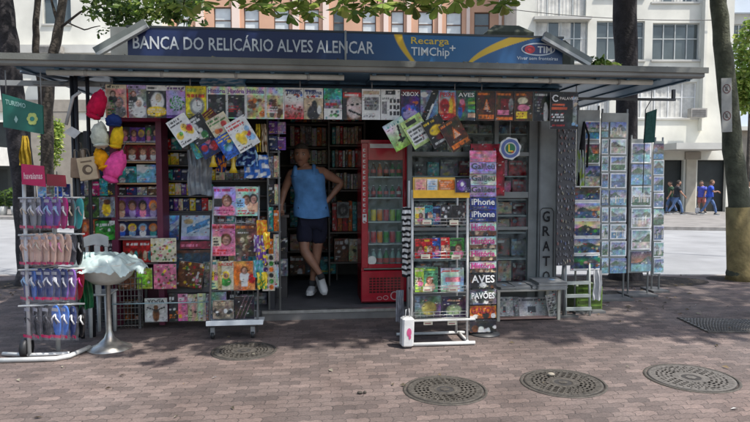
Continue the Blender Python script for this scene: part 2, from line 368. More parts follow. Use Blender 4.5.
# a worn lane line on the road
b = MB()
for i in range(-6, 8):
    x = i*4.2; b.add([(x, 17.6-.1*x, -.335), (x+2, 17.4-.1*x, -.335), (x+2, 17.52-.1*x, -.335), (x, 17.72-.1*x, -.335)], [(0, 1, 2, 3)])
# tree pits
def pit(px, py, rx, ry, name='tree_pit'):
    g = gnd(px, py); n = 22
    pts = [(g.x+rx*math.cos(2*PI*i/n)*(1+.15*mnoise.noise(Vector((i, 0, px)))), g.y+ry*math.sin(2*PI*i/n)*(1+.15*mnoise.noise(Vector((i, 3, px))))) for i in range(n)]
    poly_sheet(name, pts, .004, SOIL)
pit(622, 281, 1.25, .5); pit(741, 279, .5, .3); pit(33, 284, .8, .35)
# oily wet stain of dark asphalt by the magazine rack
g = gnd(190, 338); STAIN = mat('dark_worn_patch', (.085, .085, .095), rough=.55, nscale=6, namt=.4, bump=.3)

# ---- manhole covers and grate
IRON = mat('cast_iron', (.075, .066, .055), rough=.7, metal=.15, nscale=20, namt=.5, bump=.3, bscale=80)
IRONG = mat('cast_iron_groove', (.035, .032, .03), rough=.9, nscale=20, namt=.4)
CONC = mat('concrete_ring', (.115, .105, .095), rough=.9, nscale=16, namt=.35, bump=.3)
def manhole(px, py, rpx, label, concrete=False, seed=0, style=0):
    g = gnd(px, py); r = rpx*g.y/F
    root = empty('manhole_cover', Matrix.Translation((g.x, g.y, 0)) @ Matrix.Rotation(seed, 4, 'Z'), label, 'manhole cover', 'manhole covers in the pavement')
    b = MB(); b.lathe([(r*1.0, .002), (r*.995, .006), (r*.93, .007), (r*.93, .004)], n=48); b.build('rim', IRON, root)
    b = MB(); n = 48
    b.lathe([(0.001, .005), (r*.915, .005)], n=48); 
    b.build('gap', IRONG, root)
    b = MB()
    top = .008
    b.lathe([(r*.90, .005), (r*.90, top), (r*.84, top), (r*.83, .006)], n=48)
    b.lathe([(r*.30, .006), (r*.29, top), (r*.22, top), (r*.21, .006)], n=32)
    for ring, cnt in ((.76, 34), (.66, 28), (.56, 24), (.46, 20), (.37, 16)):
        for k in range(cnt):
            t = 2*PI*(k+(ring*10 % 1))/cnt; w = .030*r/.45*1.1; l = 2*PI*ring*r/cnt*.36
            cx, cy = r*ring*math.cos(t), r*ring*math.sin(t); ex = (-math.sin(t), math.cos(t)); ey = (math.cos(t), math.sin(t))
            q = [(-l, -w), (l, -w), (l, w), (-l, w)]
            b.add([(cx+ex[0]*a+ey[0]*c_, cy+ex[1]*a+ey[1]*c_, top) for a, c_ in q]+[(cx+ex[0]*a*1.2+ey[0]*c_*1.3, cy+ex[1]*a*1.2+ey[1]*c_*1.3, .0052) for a, c_ in q],
                  [(0, 1, 2, 3), (4, 5, 1, 0), (5, 6, 2, 1), (6, 7, 3, 2), (7, 4, 0, 3)])
    b.add([(r*.12*math.cos(2*PI*k/6), r*.12*math.sin(2*PI*k/6), top) for k in range(6)], [list(range(6))])
    b.build('lid', CONC if concrete else IRON, root)
manhole(445, 390, 43, 'round cast iron manhole cover nearest the camera in the middle of the pavement', seed=.3)
manhole(563, 383, 43, 'round patterned iron manhole cover with a stone lying on it, second from the right', seed=1.1)
manhole(691, 378, 45, 'round pale concrete filled manhole cover at the far right of the pavement', True, seed=.7)
manhole(244, 351, 33, 'small dark manhole cover in the shade in front of the white tray magazine rack', seed=.2)
manhole(622, 294, 18, 'smallest round iron cover, behind the others near the dark tree', seed=.5)
def grate():
    p = [gnd(676, 318), gnd(762, 320), gnd(775, 333), gnd(708, 333)]
    c = sum(p, Vector())/4; root = empty('access_grate', Matrix.Translation((c.x, c.y, 0)), 'rectangular grey checker plate hatch set in the pavement at the right', 'hatch')
    q = [(a-c) for a in p]; b = MB(); b.add([(a.x, a.y, .004) for a in q]+[(a.x*.97, a.y*.95, .012) for a in q], [(0, 1, 5, 4), (1, 2, 6, 5), (2, 3, 7, 6), (3, 0, 4, 7), (4, 5, 6, 7)]); b.build('frame', IRON, root)
    b = MB(); rnd = random.Random(3)
    for i in range(1, 26):
        for j in range(1, 9):
            s_, t_ = i/26, j/9; pt = (q[0]*(1-s_)+q[1]*s_)*(1-t_)+(q[3]*(1-s_)+q[2]*s_)*t_
            a = .022; b.add([(pt.x-a, pt.y-a*.6, .0135), (pt.x+a, pt.y-a*.6, .0135), (pt.x+a, pt.y+a*.6, .0135), (pt.x-a, pt.y+a*.6, .0135)], [(0, 1, 2, 3)])
    b.build('checker_plate', mat('galvanised_plate', (.3, .29, .28), rough=.5, metal=.4, nscale=30, namt=.4), root)
grate()
# litter
b = MB(); rnd = random.Random(11)
for i in range(150):
    if i < 75: px, py = rnd.uniform(575, 700), rnd.uniform(276, 315)
    elif i < 110: px, py = rnd.uniform(0, 750), rnd.uniform(300, 420)
    else: px, py = rnd.uniform(0, 80), rnd.uniform(276, 300)
    g = gnd(px, py); s_ = rnd.uniform(.012, .035); a = rnd.uniform(0, PI); cl = rnd.choice([(.25, .18, .1), (.12, .09, .05), (.3, .27, .2), (.1, .08, .05)])
    if rnd.random() < .08: cl = (.6, .6, .58)
    ca, sa = math.cos(a)*s_, math.sin(a)*s_
    b.add([(g.x-ca, g.y-sa, .009), (g.x+sa*.4, g.y-ca*.4, .016+rnd.uniform(0, .01)), (g.x+ca, g.y+sa, .009), (g.x-sa*.4, g.y+ca*.4, .012)], [(0, 1, 2, 3)], cl)
o = b.build('fallen_leaves', MATTE); o['kind'] = 'stuff'; o['label'] = 'dry fallen leaves and small litter scattered on the pavers'; o['category'] = 'litter'
def single(b, name, m, M, label, cat, group=None): return b.build(name, m, None, M, label=label, category=cat, group=group)
g = gnd(551, 377); b = MB(); b.blob((0, 0, .022), (.028, .02, .014), (.32, .28, .22), amp=.3); single(b, 'stone', MATTE, Matrix.Translation(g), 'small pale stone lying on the patterned manhole cover', 'stone')
g = gnd(360, 394); b = MB(); b.blob((0, 0, .012), (.02, .015, .01), (.06, .05, .04), amp=.3); b.blob((.035, .01, .01), (.012, .012, .01), (.06, .05, .04), amp=.3); single(b, 'dark_debris', MATTE, Matrix.Translation(g), 'tiny dark crumb of debris on the sunlit pavers left of the nearest manhole', 'debris')
g = gnd(28, 357); b = MB(); b.blob((0, 0, .012), (.03, .02, .008), (.75, .5, .1), amp=.4); single(b, 'dry_leaf', MATTE, Matrix.Translation(g), 'curled yellow leaf on the pavement before the sandal rack', 'leaf')

# ---- buildings
WH = mat('white_render', (.66, .645, .57), rough=.85, nscale=.6, namt=.28, bump=.15, bscale=8)
WHB = mat('off_white_render', (.50, .49, .45), rough=.85, nscale=.6, namt=.3, bump=.15, bscale=8)
PK = mat('pink_beige_render', (.56, .33, .22), rough=.85, nscale=.7, namt=.15, bump=.15, bscale=8)
PKL = mat('pale_pink_trim', (.72, .58, .50), rough=.8, nscale=1, namt=.1)
BLG = mat('pale_blue_panel', (.55, .62, .70), rough=.7, nscale=1, namt=.12)
TAUPE = mat('taupe_stone', (.27, .24, .20), rough=.8, nscale=2.5, namt=.25, bump=.2, bscale=10)
BEIGE = mat('beige_pillar_stone', (.40, .36, .29), rough=.8, nscale=2.5, namt=.2, bump=.2, bscale=10)
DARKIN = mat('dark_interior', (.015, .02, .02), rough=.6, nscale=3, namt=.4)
PANE = mat('window_pane', (.07, .085, .085), rough=.06, nscale=.8, namt=.5, spec=.8)
PANEL = mat('pale_reflecting_pane', (.62, .66, .66), rough=.3, nscale=2, namt=.25)  # pale tone puts the bright reflection of the panes into the colour
CURT = mat('curtain_cloth', (.55, .54, .5), rough=.9, nscale=3, namt=.35)
FRB = mat('brown_window_frame', (.12, .07, .05), rough=.6, nscale=4, namt=.2)
FRG = mat('aluminium_frame', (.45, .46, .44), rough=.4, metal=.3, nscale=4, namt=.2)
FRW = mat('white_frame', (.7, .7, .68), rough=.5, nscale=4, namt=.15)
def facade(b, x0, z0, x1, z1, holes, dep=.25, m=0):
    xs = sorted(set([x0, x1]+[min(max(h[i], x0), x1) for h in holes for i in (0, 2)])); zs = sorted(set([z0, z1]+[min(max(h[i], z0), z1) for h in holes for i in (1, 3)]))
    for i in range(len(xs)-1):
        for j in range(len(zs)-1):
            cx, cz = (xs[i]+xs[i+1])/2, (zs[j]+zs[j+1])/2
            if any(h[0] < cx < h[2] and h[1] < cz < h[3] for h in holes): continue
            b.add([(xs[i], 0, zs[j]), (xs[i+1], 0, zs[j]), (xs[i+1], 0, zs[j+1]), (xs[i], 0, zs[j+1])], [(0, 1, 2, 3)], m=m)
    for h in holes:
        a, c, d, e = h
        b.add([(a, 0, c), (d, 0, c), (d, 0, e), (a, 0, e), (a, dep, c), (d, dep, c), (d, dep, e), (a, dep, e)], [(0, 1, 5, 4), (1, 2, 6, 5), (2, 3, 7, 6), (3, 0, 4, 7)], m=m)
def building(name, label, Y, pxl, pxr, top, mats, holes_px, windows, base=-.34, extra=None, depth=9):
    c = at((pxl+pxr)/2, 175, Y); root = empty(name, Matrix.Translation((c.x, Y, base)), label, 'building')
    x0 = at(pxl, 175, Y).x-c.x; x1 = at(pxr, 175, Y).x-c.x; H = top-base
    def W(r):
        a = at(r[0], r[3], Y); d = at(r[2], r[1], Y); return (a.x-c.x, max(a.z-base, 0), d.x-c.x, d.z-base)
    holes = [W(r) for r in holes_px]+[W(w[0]) for w in windows]
    b = MB(); facade(b, x0, 0, x1, H, holes)
    b.add([(x0, 0, 0), (x1, 0, 0), (x1, depth, 0), (x0, depth, 0), (x0, 0, H), (x1, 0, H), (x1, depth, H), (x0, depth, H)], [(1, 2, 6, 5), (2, 3, 7, 6), (3, 0, 4, 7)]); b.build('wall', mats[0], root)
    b = MB(); b.box(x0-.15, -.2, H, x1+.15, depth+.1, H+.5); b.build('roof_parapet', mats[0], root)
    for (r, nx, nz, fm, pm, cur) in windows:
        a, z0, d, z1 = W(r); t = .05; b = MB(); y0, y1 = .1, .18
        b.box(a+.002, y0, z0+.002, a+t, y1, z1-.002); b.box(d-t, y0, z0+.002, d-.002, y1, z1-.002); b.box(a+t, y0+.001, z1-t, d-t, y1-.001, z1-.003); b.box(a+t, y0+.001, z0+.003, d-t, y1-.001, z0+t)
        for i in range(1, nx): x = a+(d-a)*i/nx; b.box(x-.025, y0+.012, z0+t, x+.025, y1-.01, z1-t)
        for j in range(1, nz): z = z0+(z1-z0)*(j/nz if nz != 2 else .58); b.box(a+t, y0+.018, z-.025, d-t, y1-.02, z+.025)
        wf = b.build('window', fm, root)
        b = MB(); rnd = random.Random(int(r[0])); 
        b.add([(a, .16, z0), (d, .16, z0), (d, .16, z1), (a, .16, z1)], [(0, 1, 2, 3)]); b.build('pane', pm, wf)
        if cur:
            b = MB(); n = 40; fr = .9 if cur == 1 else .5; vs = []
            for i in range(n+1):
                x = a+.06+(d-a-.12)*i/n*1; y = .145+.012*math.sin(i*2.1+rnd.random())
                vs += [(x, y, z0+.06), (x, y, z1-.06)]
            fs = [(2*i, 2*i+2, 2*i+3, 2*i+1) for i in range(n) if (cur == 1 or math.sin(i*.35) > -.1)]
            b.add(vs, fs); b.build('curtain', CURT, wf)
        b = MB(); b.box(a-.06, -.08, z0-.09, d+.06, -.003, z0-.003); b.build('sill', mats[1], wf)
    if extra: extra(root, W, x0, x1, H)
    return root
def boxpart(root, name, m, W, r, y0, y1, col=(.5, .5, .5)):
    a = W(r); b = MB(); b.box(a[0], y0, a[1], a[2], y1, a[3], col); return b.build(name, m, root)
# left white block
def exA(root, W, x0, x1, H):
    boxpart(root, 'ledge', WHB, W, (-280, 46, 165, 54), -.35, -.004)
    boxpart(root, 'stone_base', TAUPE, W, (34.3, 112, 77.7, 213), -.1, -.004); boxpart(root, 'stone_base', TAUPE, W, (155.3, 112, 164, 213), -.1, -.004); boxpart(root, 'stone_band', TAUPE, W, (-280, 100, 164, 111.8), -.12, -.004)
    boxpart(root, 'shop_awning', FRW, W, (-60, 148, 13, 166), -1.6, -.004)
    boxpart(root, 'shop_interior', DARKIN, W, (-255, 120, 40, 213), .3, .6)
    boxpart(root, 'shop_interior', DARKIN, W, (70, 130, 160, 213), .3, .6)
building('white_apartment_block', 'plain white rendered block with a ledge, at the left behind the slender trees', 33, -300, 165, 17, [WH, WHB],
         [(-250, 122, 34, 212), (78, 132, 155, 212)],
         [((43, -20, 70, 24), 2, 2, FRG, PANE, 0), ((43, -110, 70, -66), 2, 2, FRG, PANE, 0), ((-60, -20, -33, 24), 2, 2, FRG, PANE, 0), ((-160, -20, -133, 24), 2, 2, FRG, PANE, 0), ((110, -110, 137, -66), 2, 2, FRG, PANE, 0), ((-60, -110, -33, -66), 2, 2, FRG, PANE, 0)], extra=exA)
def exB(root, W, x0, x1, H):
    for px in (200, 236, 296, 326, 386, 409, 440, 468, 500):
        boxpart(root, 'pilaster', PKL, W, (px-2.5, -80, px+2.5, 110), -.12, -.004)
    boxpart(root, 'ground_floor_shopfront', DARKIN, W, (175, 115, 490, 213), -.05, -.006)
wb = []
for a, d in ((214, 231), (244, 259), (304, 319), (333, 344), (362, 376), (418, 433), (446, 462), (474, 490), (176, 190), (274, 289), (391, 404)):
    for y0, y1 in ((7, 38), (-55, -22)): wb.append(((a, y0+(a-214)*.02, d, y1+(a-214)*.02), 1, 2, FRB, PANEL if int(a) % 3 else PANE, 0))
building('pink_building', 'pinkish beige building with brown framed windows seen above the blue sign board', 34, 165.2, 514, 16, [PK, PKL], [], wb, extra=exB)
def exC(root, W, x0, x1, H):
    boxpart(root, 'ledge', WHB, W, (533, 17.5, 590, 20.5), -.3, -.004)
    boxpart(root, 'canopy', WHB, W, (655, 145, 712, 151), -2.2, -.004)
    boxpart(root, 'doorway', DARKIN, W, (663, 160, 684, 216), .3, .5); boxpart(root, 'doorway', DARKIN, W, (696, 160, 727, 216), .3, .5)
    boxpart(root, 'stone_base', BEIGE, W, (684.2, 152, 695.8, 216), -.1, -.004); boxpart(root, 'stone_base', BEIGE, W, (600, 152, 662.8, 216), -.1, -.004)
    boxpart(root, 'stone_base', TAUPE, W, (684.5, 152, 700, 159.5), -.12, -.006)
    w = boxpart(root, 'corner_pier', WH, W, (700.5, -130, 706, 131), -.35, -.004)
wc = [((535, -30, 587, 17), 4, 1, FRG, PANE, 1), ((535, 21, 588, 62), 4, 2, FRG, PANE, 2), ((596, 21, 645, 60), 4, 2, FRG, PANE, 0), ((652, 23, 700, 60), 4, 2, FRG, PANE, 0),
      ((596, -45, 645, -3), 4, 2, FRG, PANE, 2), ((652, -43, 700, 2), 4, 2, FRG, PANE, 2), ((628, 82, 697, 118), 5, 2, FRW, PANEL, 1), ((570, 82, 610, 118), 4, 2, FRW, PANEL, 1)]
building('white_office_building', 'bright white building with wide metal windows and curtains, right of centre', 31, 514.5, 729, 15, [WH, WHB], [(663, 160, 684, 216), (696, 160, 727, 216)], wc, extra=exC)
def exD(root, W, x0, x1, H):
    for y in (40, 98, -25): pass
    boxpart(root, 'blue_band', BLG, W, (706.2, 53, 1000, 72), -.3, -.004); boxpart(root, 'blue_band', BLG, W, (706.2, 112, 1000, 127), -.3, -.004); boxpart(root, 'blue_band', BLG, W, (706.2, -8, 1000, 14), -.3, -.004)
    boxpart(root, 'ledge', WHB, W, (704, 127.2, 1000, 131), -.6, -.004)
    boxpart(root, 'taupe_base', TAUPE, W, (729.2, 131.2, 1000, 163), -.1, -.004)
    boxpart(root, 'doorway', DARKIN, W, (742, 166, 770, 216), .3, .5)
wd = []
for k in range(5):
    for y0, y1 in ((24, 52), (76, 112), (-55, -9)): wd.append(((708+k*46, y0, 748+k*46, y1), 5, 1, FRG, PANE, 2 if y0 == 76 else 0))
building('blue_grey_apartment_building', 'pale blue grey apartment building with long window bands at the right edge', 32.3, 706.2, 1000, 15, [WHB, BLG], [(742, 166, 770, 216)], wd, extra=exD)
def ac_unit(px0, py0, px1, py1, Y, label):
    a = at(px0, py1, Y); d = at(px1, py0, Y); w = d.x-a.x; h = d.z-a.z
    root = empty('air_conditioner', Matrix.Translation((a.x, Y-.4, a.z)), label, 'air conditioner', 'air conditioners on the facades')
    b = MB(); b.box(0, 0, 0, w, .38, h, (.32, .3, .27)); b.build('casing', PAINT, root)
    b = MB()
    for i in range(6): b.box(w*.08, -.015, h*(.12+.13*i), w*.92, -.002, h*(.17+.13*i), (.15, .14, .13))
    b.build('grille', PAINT, root)
ac_unit(687, 109, 703, 118, 30.6, 'small window air conditioner sticking out under the curtained window on the right')
ac_unit(612, 61, 622, 68, 30.6, 'tiny air conditioner hidden behind the dark trunk below its window')
for nm, (x0, y0, x1, y1, Y) in {'cable': (500, 8, 720, 20, 30.5)}.items():
    a = at(x0, y0, Y); d = at(x1, y1, Y); b = MB(); b.tube([a.lerp(d, t)-Vector((0, 0, .8*t*(1-t))) for t in [i/12 for i in range(13)]], .02, (.03, .03, .03), n=5); b.build('overhead_cable', PAINT, None, None, label='thin black cable sagging in front of the white building', category='cable')
ac_unit(40, 47, 64, 54, 32.6, 'white boxy unit on the ledge of the white block on the left')

# ---- trees
def leaves(b, c, R, n, size, rnd, greens, droop=0):
    for i in range(n):
        d = Vector((rnd.gauss(0, 1), rnd.gauss(0, 1), rnd.gauss(0, 1))); d.normalize(); q = rnd.random()**.4
        p = Vector(c)+Vector((d.x*R[0], d.y*R[1], d.z*R[2]))*q
        ax = Vector((rnd.gauss(0, 1), rnd.gauss(0, 1), rnd.gauss(-.3-droop, .6))).normalized(); s2 = Vector((rnd.gauss(0, 1), rnd.gauss(0, 1), rnd.gauss(0, .5))); s2 = (s2-ax*s2.dot(ax)).normalized(); nn = ax.cross(s2)
        L_ = size*rnd.uniform(.65, 1.25); w = L_*.27; g = greens[rnd.randrange(len(greens))]; k = rnd.uniform(.75, 1.3); g = (g[0]*k, g[1]*k, g[2]*k)
        v = [p, p+ax*L_*.45+s2*w+nn*w*.25, p+ax*L_*.75+s2*w*.8+nn*w*.2, p+ax*L_*1.02, p+ax*L_*.75-s2*w*.8+nn*w*.2, p+ax*L_*.45-s2*w+nn*w*.25]
        b.add(v, [(0, 1, 2, 3), (0, 3, 4, 5)], g)
GR = [(.07, .13, .03), (.1, .17, .035), (.05, .1, .025), (.13, .2, .04)]
GRD = [(.03, .065, .02), (.05, .09, .025), (.02, .05, .015)]
GRY = [(.26, .38, .07), (.34, .44, .09), (.17, .28, .055), (.40, .45, .12)]  # brightened so hanging leaves look backlit although the added clumps shade them
def tree(name, label, base, trunk, limbs, clumps, bark=BARK, greens=GR, seed=1, group='street trees', lsize=.16, extra=None):
    root = empty(name, Matrix.Translation(base), label, 'tree', group); B = Vector(base)
    b = MB(); rnd = random.Random(seed)
    def rough(pts, rs, n=14):
        P = []; RS = []
        for i in range(len(pts)-1):
            for k in range(4):
                t = k/4; p = Vector(pts[i])*(1-t)+Vector(pts[i+1])*t; P.append(p-B+Vector((rnd.uniform(-.01, .01), rnd.uniform(-.01, .01), 0))); RS.append((rs[i]*(1-t)+rs[i+1]*t)*rnd.uniform(.96, 1.05))
        P.append(Vector(pts[-1])-B); RS.append(rs[-1]); b.tube(P, RS, n=n)
    rough(*trunk); b.build('trunk', bark, root)
    if limbs:
        b = MB()
        for l in limbs: rough(l[0], l[1], 7)
        b.build('limbs', bark, root)
    b = MB()
    for (c, R, n, *s_) in clumps: leaves(b, Vector(c)-B, R, n, s_[0] if s_ else lsize, rnd, s_[1] if len(s_) > 1 else greens)
    b.build('crown', LEAF, root)
    return root
# dark straight trunk behind the postcard racks
Y1 = 9.15
def tp(px, py, Y): return at(px, py, Y)
b0 = gnd(626, 279)
tree('almond_tree', 'tall dark straight trunk rising behind the postcard racks', (b0.x, b0.y, 0),
     ([(b0.x, b0.y, -.05), (b0.x, b0.y, .25), tp(627, 200, Y1), tp(626, 60, Y1), tp(625, 0, Y1), tp(625, -80, Y1), tp(627, -160, Y1)], [.26, .19, .15, .155, .165, .16, .12]),
     [([tp(625, -70, Y1), (2.2, 8, 5.4), (.8, 6.6, 4.6), (-.4, 5.6, 3.9)], [.1, .07, .05, .025]), ([tp(625, -90, Y1), (4.6, 7.6, 6.3), (5, 5.5, 6.0), (3.4, 4.8, 5.5)], [.1, .07, .05, .02]), ([tp(625, -95, Y1), (3, 7, 5.8), (1.0, 5.4, 5.7), (-.8, 4.8, 5.5)], [.1, .07, .05, .02]), ([tp(626, -100, Y1), (2.6, 7.5, 6.6), (1.2, 5, 6.5)], [.1, .07, .03])],
     [((3.7, 9, 7.4), (2.6, 2.2, 1.3), 2600), ((2.2, 6.8, 6.2), (1.6, 1.3, .7), 1300), ((4.6, 6.3, 6.7), (1.6, 1.3, .6), 1000), ((1.6, 5.9, 5.6), (1.3, .7, .5), 700)]+[((x, 4.75+.35*math.sin(x*2.3), 5.6+.25*math.sin(x*3.1)), (.8, .5, .4), 420, .19) for x in (-.9, 0, .9, 1.8, 2.7, 3.6, 4.5, 5.4, 6.3)]+[((x, 5.9+.3*math.sin(x*1.7), 6.1), (.9, .7, .4), 420, .19) for x in (-.4, .8, 2.0, 3.2, 4.4, 5.6, 6.8, 8)]+[((x, 7.3, 6.6), (1.0, .8, .5), 380, .19) for x in (5.2, 6.6, 8.0)], bark=BARK_D, seed=2)  # looped clump rows sit above the frame, added to shade the forecourt
# leaning trunk at the right with painted base
b0 = gnd(739, 280); Y2 = b0.y
lt = tree('leaning_tree', 'leaning greenish trunk with a yellow painted base at the right edge', (b0.x, b0.y, 0),
     ([(b0.x, b0.y, -.05), tp(739.5, 262, Y2), tp(739, 205, Y2), tp(733, 150, Y2), tp(727, 80, Y2), tp(721, 30, Y2), tp(716, -20, Y2), tp(710, -130, Y2)], [.17, .155, .15, .13, .125, .115, .105, .09]),
     [([tp(712, -100, Y2), (6.2, 6.5, 6.6)], [.07, .03])],
     [((5.0, 8.6, 7.6), (1.8, 1.6, 1.0), 1300), ((6.6, 6.5, 7.0), (1.6, 1.5, .7), 800)], bark=mat('mossy_bark', (.085, .09, .06), rough=.95, nscale=8, namt=.5, bump=.8, bscale=30), seed=5)
b = MB(); p1 = tp(740, 279, Y2)-b0; p2 = tp(738.5, 207, Y2)-b0
b.tube([(p1.x, 0, .0), (p1.x, 0, .12), ((p1.x+p2.x)/2, 0, p2.z*.5), (p2.x, 0, p2.z)], [.2, .178, .172, .168], n=18); b.build('painted_base', mat('faded_yellow_paint', (.26, .20, .085), rough=.9, nscale=6, namt=.55, bump=.6, bscale=25), lt)
# big dark trunk, left edge, and the two slender trunks
b0 = gnd(31, 284); Y3 = b0.y
tree('old_tree', 'thick dark trunk at the far left edge of the picture', (b0.x, b0.y, 0),
     ([(b0.x, b0.y, -.05), tp(30, 270, Y3), tp(25, 190, Y3), tp(14, 110, Y3), tp(8, 55, Y3), tp(1, 0, Y3), tp(-14, -110, Y3)], [.24, .16, .145, .14, .15, .15, .12]),
     [([tp(-8, -80, Y3), (-3.4, 7.2, 5.8), (-1.6, 5.9, 4.6), (-.6, 5.3, 3.8)], [.1, .08, .05, .025]), ([tp(-8, -80, Y3), (-5.2, 6, 6.2)], [.09, .04])],
     [((-4.8, 8.2, 7.0), (2.2, 2, 1.1), 1900), ((-2.6, 6.6, 5.9), (1.6, 1.1, .7), 1000)], bark=BARK_D, seed=8)
b0 = gnd(47, 279); Y4 = b0.y
tree('slender_tree', 'pair of thin crooked trunks splitting above the green tourism sign', (b0.x, b0.y, 0),
     ([(b0.x, b0.y, -.05), tp(47, 200, Y4), tp(47, 110, Y4), tp(52, 60, Y4), tp(60, 25, Y4), tp(66, -30, Y4), tp(80, -90, Y4)], [.1, .085, .085, .07, .065, .05, .03]),
     [([tp(47, 125, Y4), tp(42, 95, Y4), tp(36, 50, Y4), tp(36, 20, Y4), tp(40, -20, Y4), tp(30, -90, Y4)], [.07, .055, .05, .045, .04, .02]),
      ([tp(60, 28, Y4), tp(80, 12, Y4-.3), tp(110, 2, Y4-.5)], [.02, .015, .01]), ([tp(59, 27, Y4), tp(53, 8, Y4), tp(49, -10, Y4)], [.025, .02, .012]), ([tp(66, 22, Y4), tp(84, 30, Y4-.3), tp(100, 26, Y4-.5)], [.012, .01, .006])],
     [(tp(128, 14, 8), (.42, .3, .17), 330, .09), (tp(155, 4, 8), (.5, .4, .22), 420, .09, GRY), (tp(108, -2, 8.2), (.4, .4, .2), 260, .09), (tp(122, 27, 8), (.2, .2, .08), 60, .08), (tp(94, 14, 8.2), (.14, .2, .08), 36, .07), (tp(102, 32, 8.2), (.08, .1, .05), 14, .06), (tp(182, 6, 8), (.35, .3, .25), 300, .1), (tp(60, -70, 8), (1.2, 1, .5), 700, .1)], seed=9)
# foliage hanging at the top of the picture: limb of a tree standing behind the camera
def sprig(b, c, rnd, n=11, size=.13, greens=GRY):
    for i in range(n):
        t = 2*PI*i/n+rnd.uniform(-.3, .3); ax = Vector((math.cos(t), math.sin(t)*.8, rnd.uniform(-.75, .15))).normalized(); s2 = ax.cross(Vector((rnd.uniform(-.4, .4), rnd.uniform(-.6, .2), 1))).normalized(); nn = ax.cross(s2)
        L_ = size*rnd.uniform(.7, 1.2); w = L_*.28; g = greens[rnd.randrange(len(greens))]; k = rnd.uniform(.7, 1.2)
        p = Vector(c)+ax*.01
        b.add([p, p+ax*L_*.35+s2*w*.55, p+ax*L_*.72+s2*w+nn*w*.2, p+ax*L_*.95+s2*w*.5, p+ax*L_*1.02, p+ax*L_*.95-s2*w*.5, p+ax*L_*.72-s2*w+nn*w*.2, p+ax*L_*.35-s2*w*.55], [(0, 1, 2, 3, 4), (0, 4, 5, 6, 7)], (g[0]*k, g[1]*k, g[2]*k))
rnd = random.Random(21)
base = Vector((-4.6, 1.2, 0)); ot = empty('overhanging_tree', Matrix.Translation(base), 'tree whose leafy branch with large bright leaves hangs down over the blue sign', 'tree', 'street trees')
b = MB(); P = [base, base+Vector((.1, .1, 2)), base+Vector((.3, .4, 4)), base+Vector((.2, .6, 6))]; b.tube([p-base for p in P], [.22, .18, .15, .08], n=14); b.build('trunk', BARK, ot)
b = MB(); br = [Vector((-4.4, 1.6, 3.9)), Vector((-2.6, 3.6, 3.9)), Vector((-1.2, 4.6, 3.6)), Vector((.2, 5.1, 3.38)), Vector((1.3, 5.2, 3.3))]
b.tube([p-base for p in br], [.09, .06, .04, .025, .01], n=8)
tw = []
for px, py in ((176, 2), (190, -4), (215, -8), (236, -10), (254, 6), (268, -2), (280, 6), (296, 10), (300, -8), (318, 0), (330, -4), (345, 8), (352, -6), (368, 0), (378, 10), (392, -4), (402, 4), (415, 8), (430, -6), (446, -3), (466, -5), (498, 5), (488, -4), (512, 0), (520, -8), (200, 4), (228, 2), (244, -6), (306, 2), (362, 8), (386, 6), (340, 2), (270, 10), (456, 2), (505, 8), (183, 8), (335, -14), (262, -14), (410, -14), (312, 14), (356, 12), (424, 2), (438, 8), (286, 16)):
    c = at(px+rnd.uniform(-3, 3), py-3, 5.1+rnd.uniform(-.35, .35)); tw.append(c)
    q = min((Vector(br[i])*(1-t)+Vector(br[i+1])*t for i in range(1, 4) for t in (0, .25, .5, .75)), key=lambda w: (w-c).length)
    b.tube([q-base, (q+c)/2-base+Vector((0, 0, .06)), c-base], [.012, .008, .004], n=5)
b.build('branch', BARK, ot)
b = MB()
for c in tw: sprig(b, c-base, rnd, rnd.randint(9, 14), .125)
for i in range(280):   # the rest of the branch above the frame
    t = rnd.random(); k = int(t*3.99); q = br[k]*(1-(t*4-k))+br[min(k+1, 4)]*(t*4-k)
    c = q+Vector((rnd.gauss(0, .55), rnd.gauss(.1, .45), rnd.uniform(.1, .9)))
    sprig(b, c-base, rnd, 11, .14, GR)
leaves(b, Vector((-3.6, 1.8, 6.2))-base, (2.2, 2.0, 1.2), 1700, .16, rnd, GR)
b.build('crown', LEAF, ot)

# bushes and plants
def bush(name, label, px, py, Y, R, n, size, greens, group=None, zc=None):
    c = at(px, py, Y); g0 = Vector((c.x, Y, -.33 if Y > 20 else 0)); root = empty(name, Matrix.Translation(g0), label, 'shrub' if name != 'roof_plant' else 'plant', group)
    rnd = random.Random(int(px)); b = MB(); b.tube([(0, 0, 0), (.02, 0, (c-g0).z*.6), (0, 0, (c-g0).z)], [.05, .035, .015]); b.build('stem', BARK, root)
    b = MB(); leaves(b, c-g0, R, n, size, rnd, greens)
    for i in range(5): leaves(b, c-g0+Vector((rnd.uniform(-R[0], R[0])*.8, rnd.uniform(-R[1], R[1])*.6, rnd.uniform(-R[2], R[2])*.9)), (R[0]*.45, R[1]*.45, R[2]*.3), n//6, size, rnd, greens)
    b.build('foliage', LEAF, root)
bush('bushy_tree', 'bright green leafy crown beside the leaning trunk at the right edge', 751, 60, 14, (.42, .5, 1.0), 1500, .12, GRY)
bush('hedge_plant', 'light green plant seen between the slender trunks and the shop', 52, 142, 30.5, (.55, .5, 1.3), 800, .2, GRY)
for i, px in enumerate((2, 15)):
    c = at(px, 190, 28.5); root = empty('potted_plant', Matrix.Translation((c.x, 28.5, -.33)), ['small green potted plant at the left edge across the road', 'taller potted plant just right of the one at the left edge across the road'][i], 'potted plant', 'potted plants across the road')
    b = MB(); b.lathe([(.0, .0), (.16, 0), (.22, .4), (.2, .42), (0, .40)], col=(.55, .55, .52)); b.build('pot', PAINT, root)
    b = MB(); leaves(b, (0, 0, .75+.15*i), (.35, .35, .4+.1*i), 160, .22, random.Random(i), GRD+GR); b.build('foliage', LEAF, root)
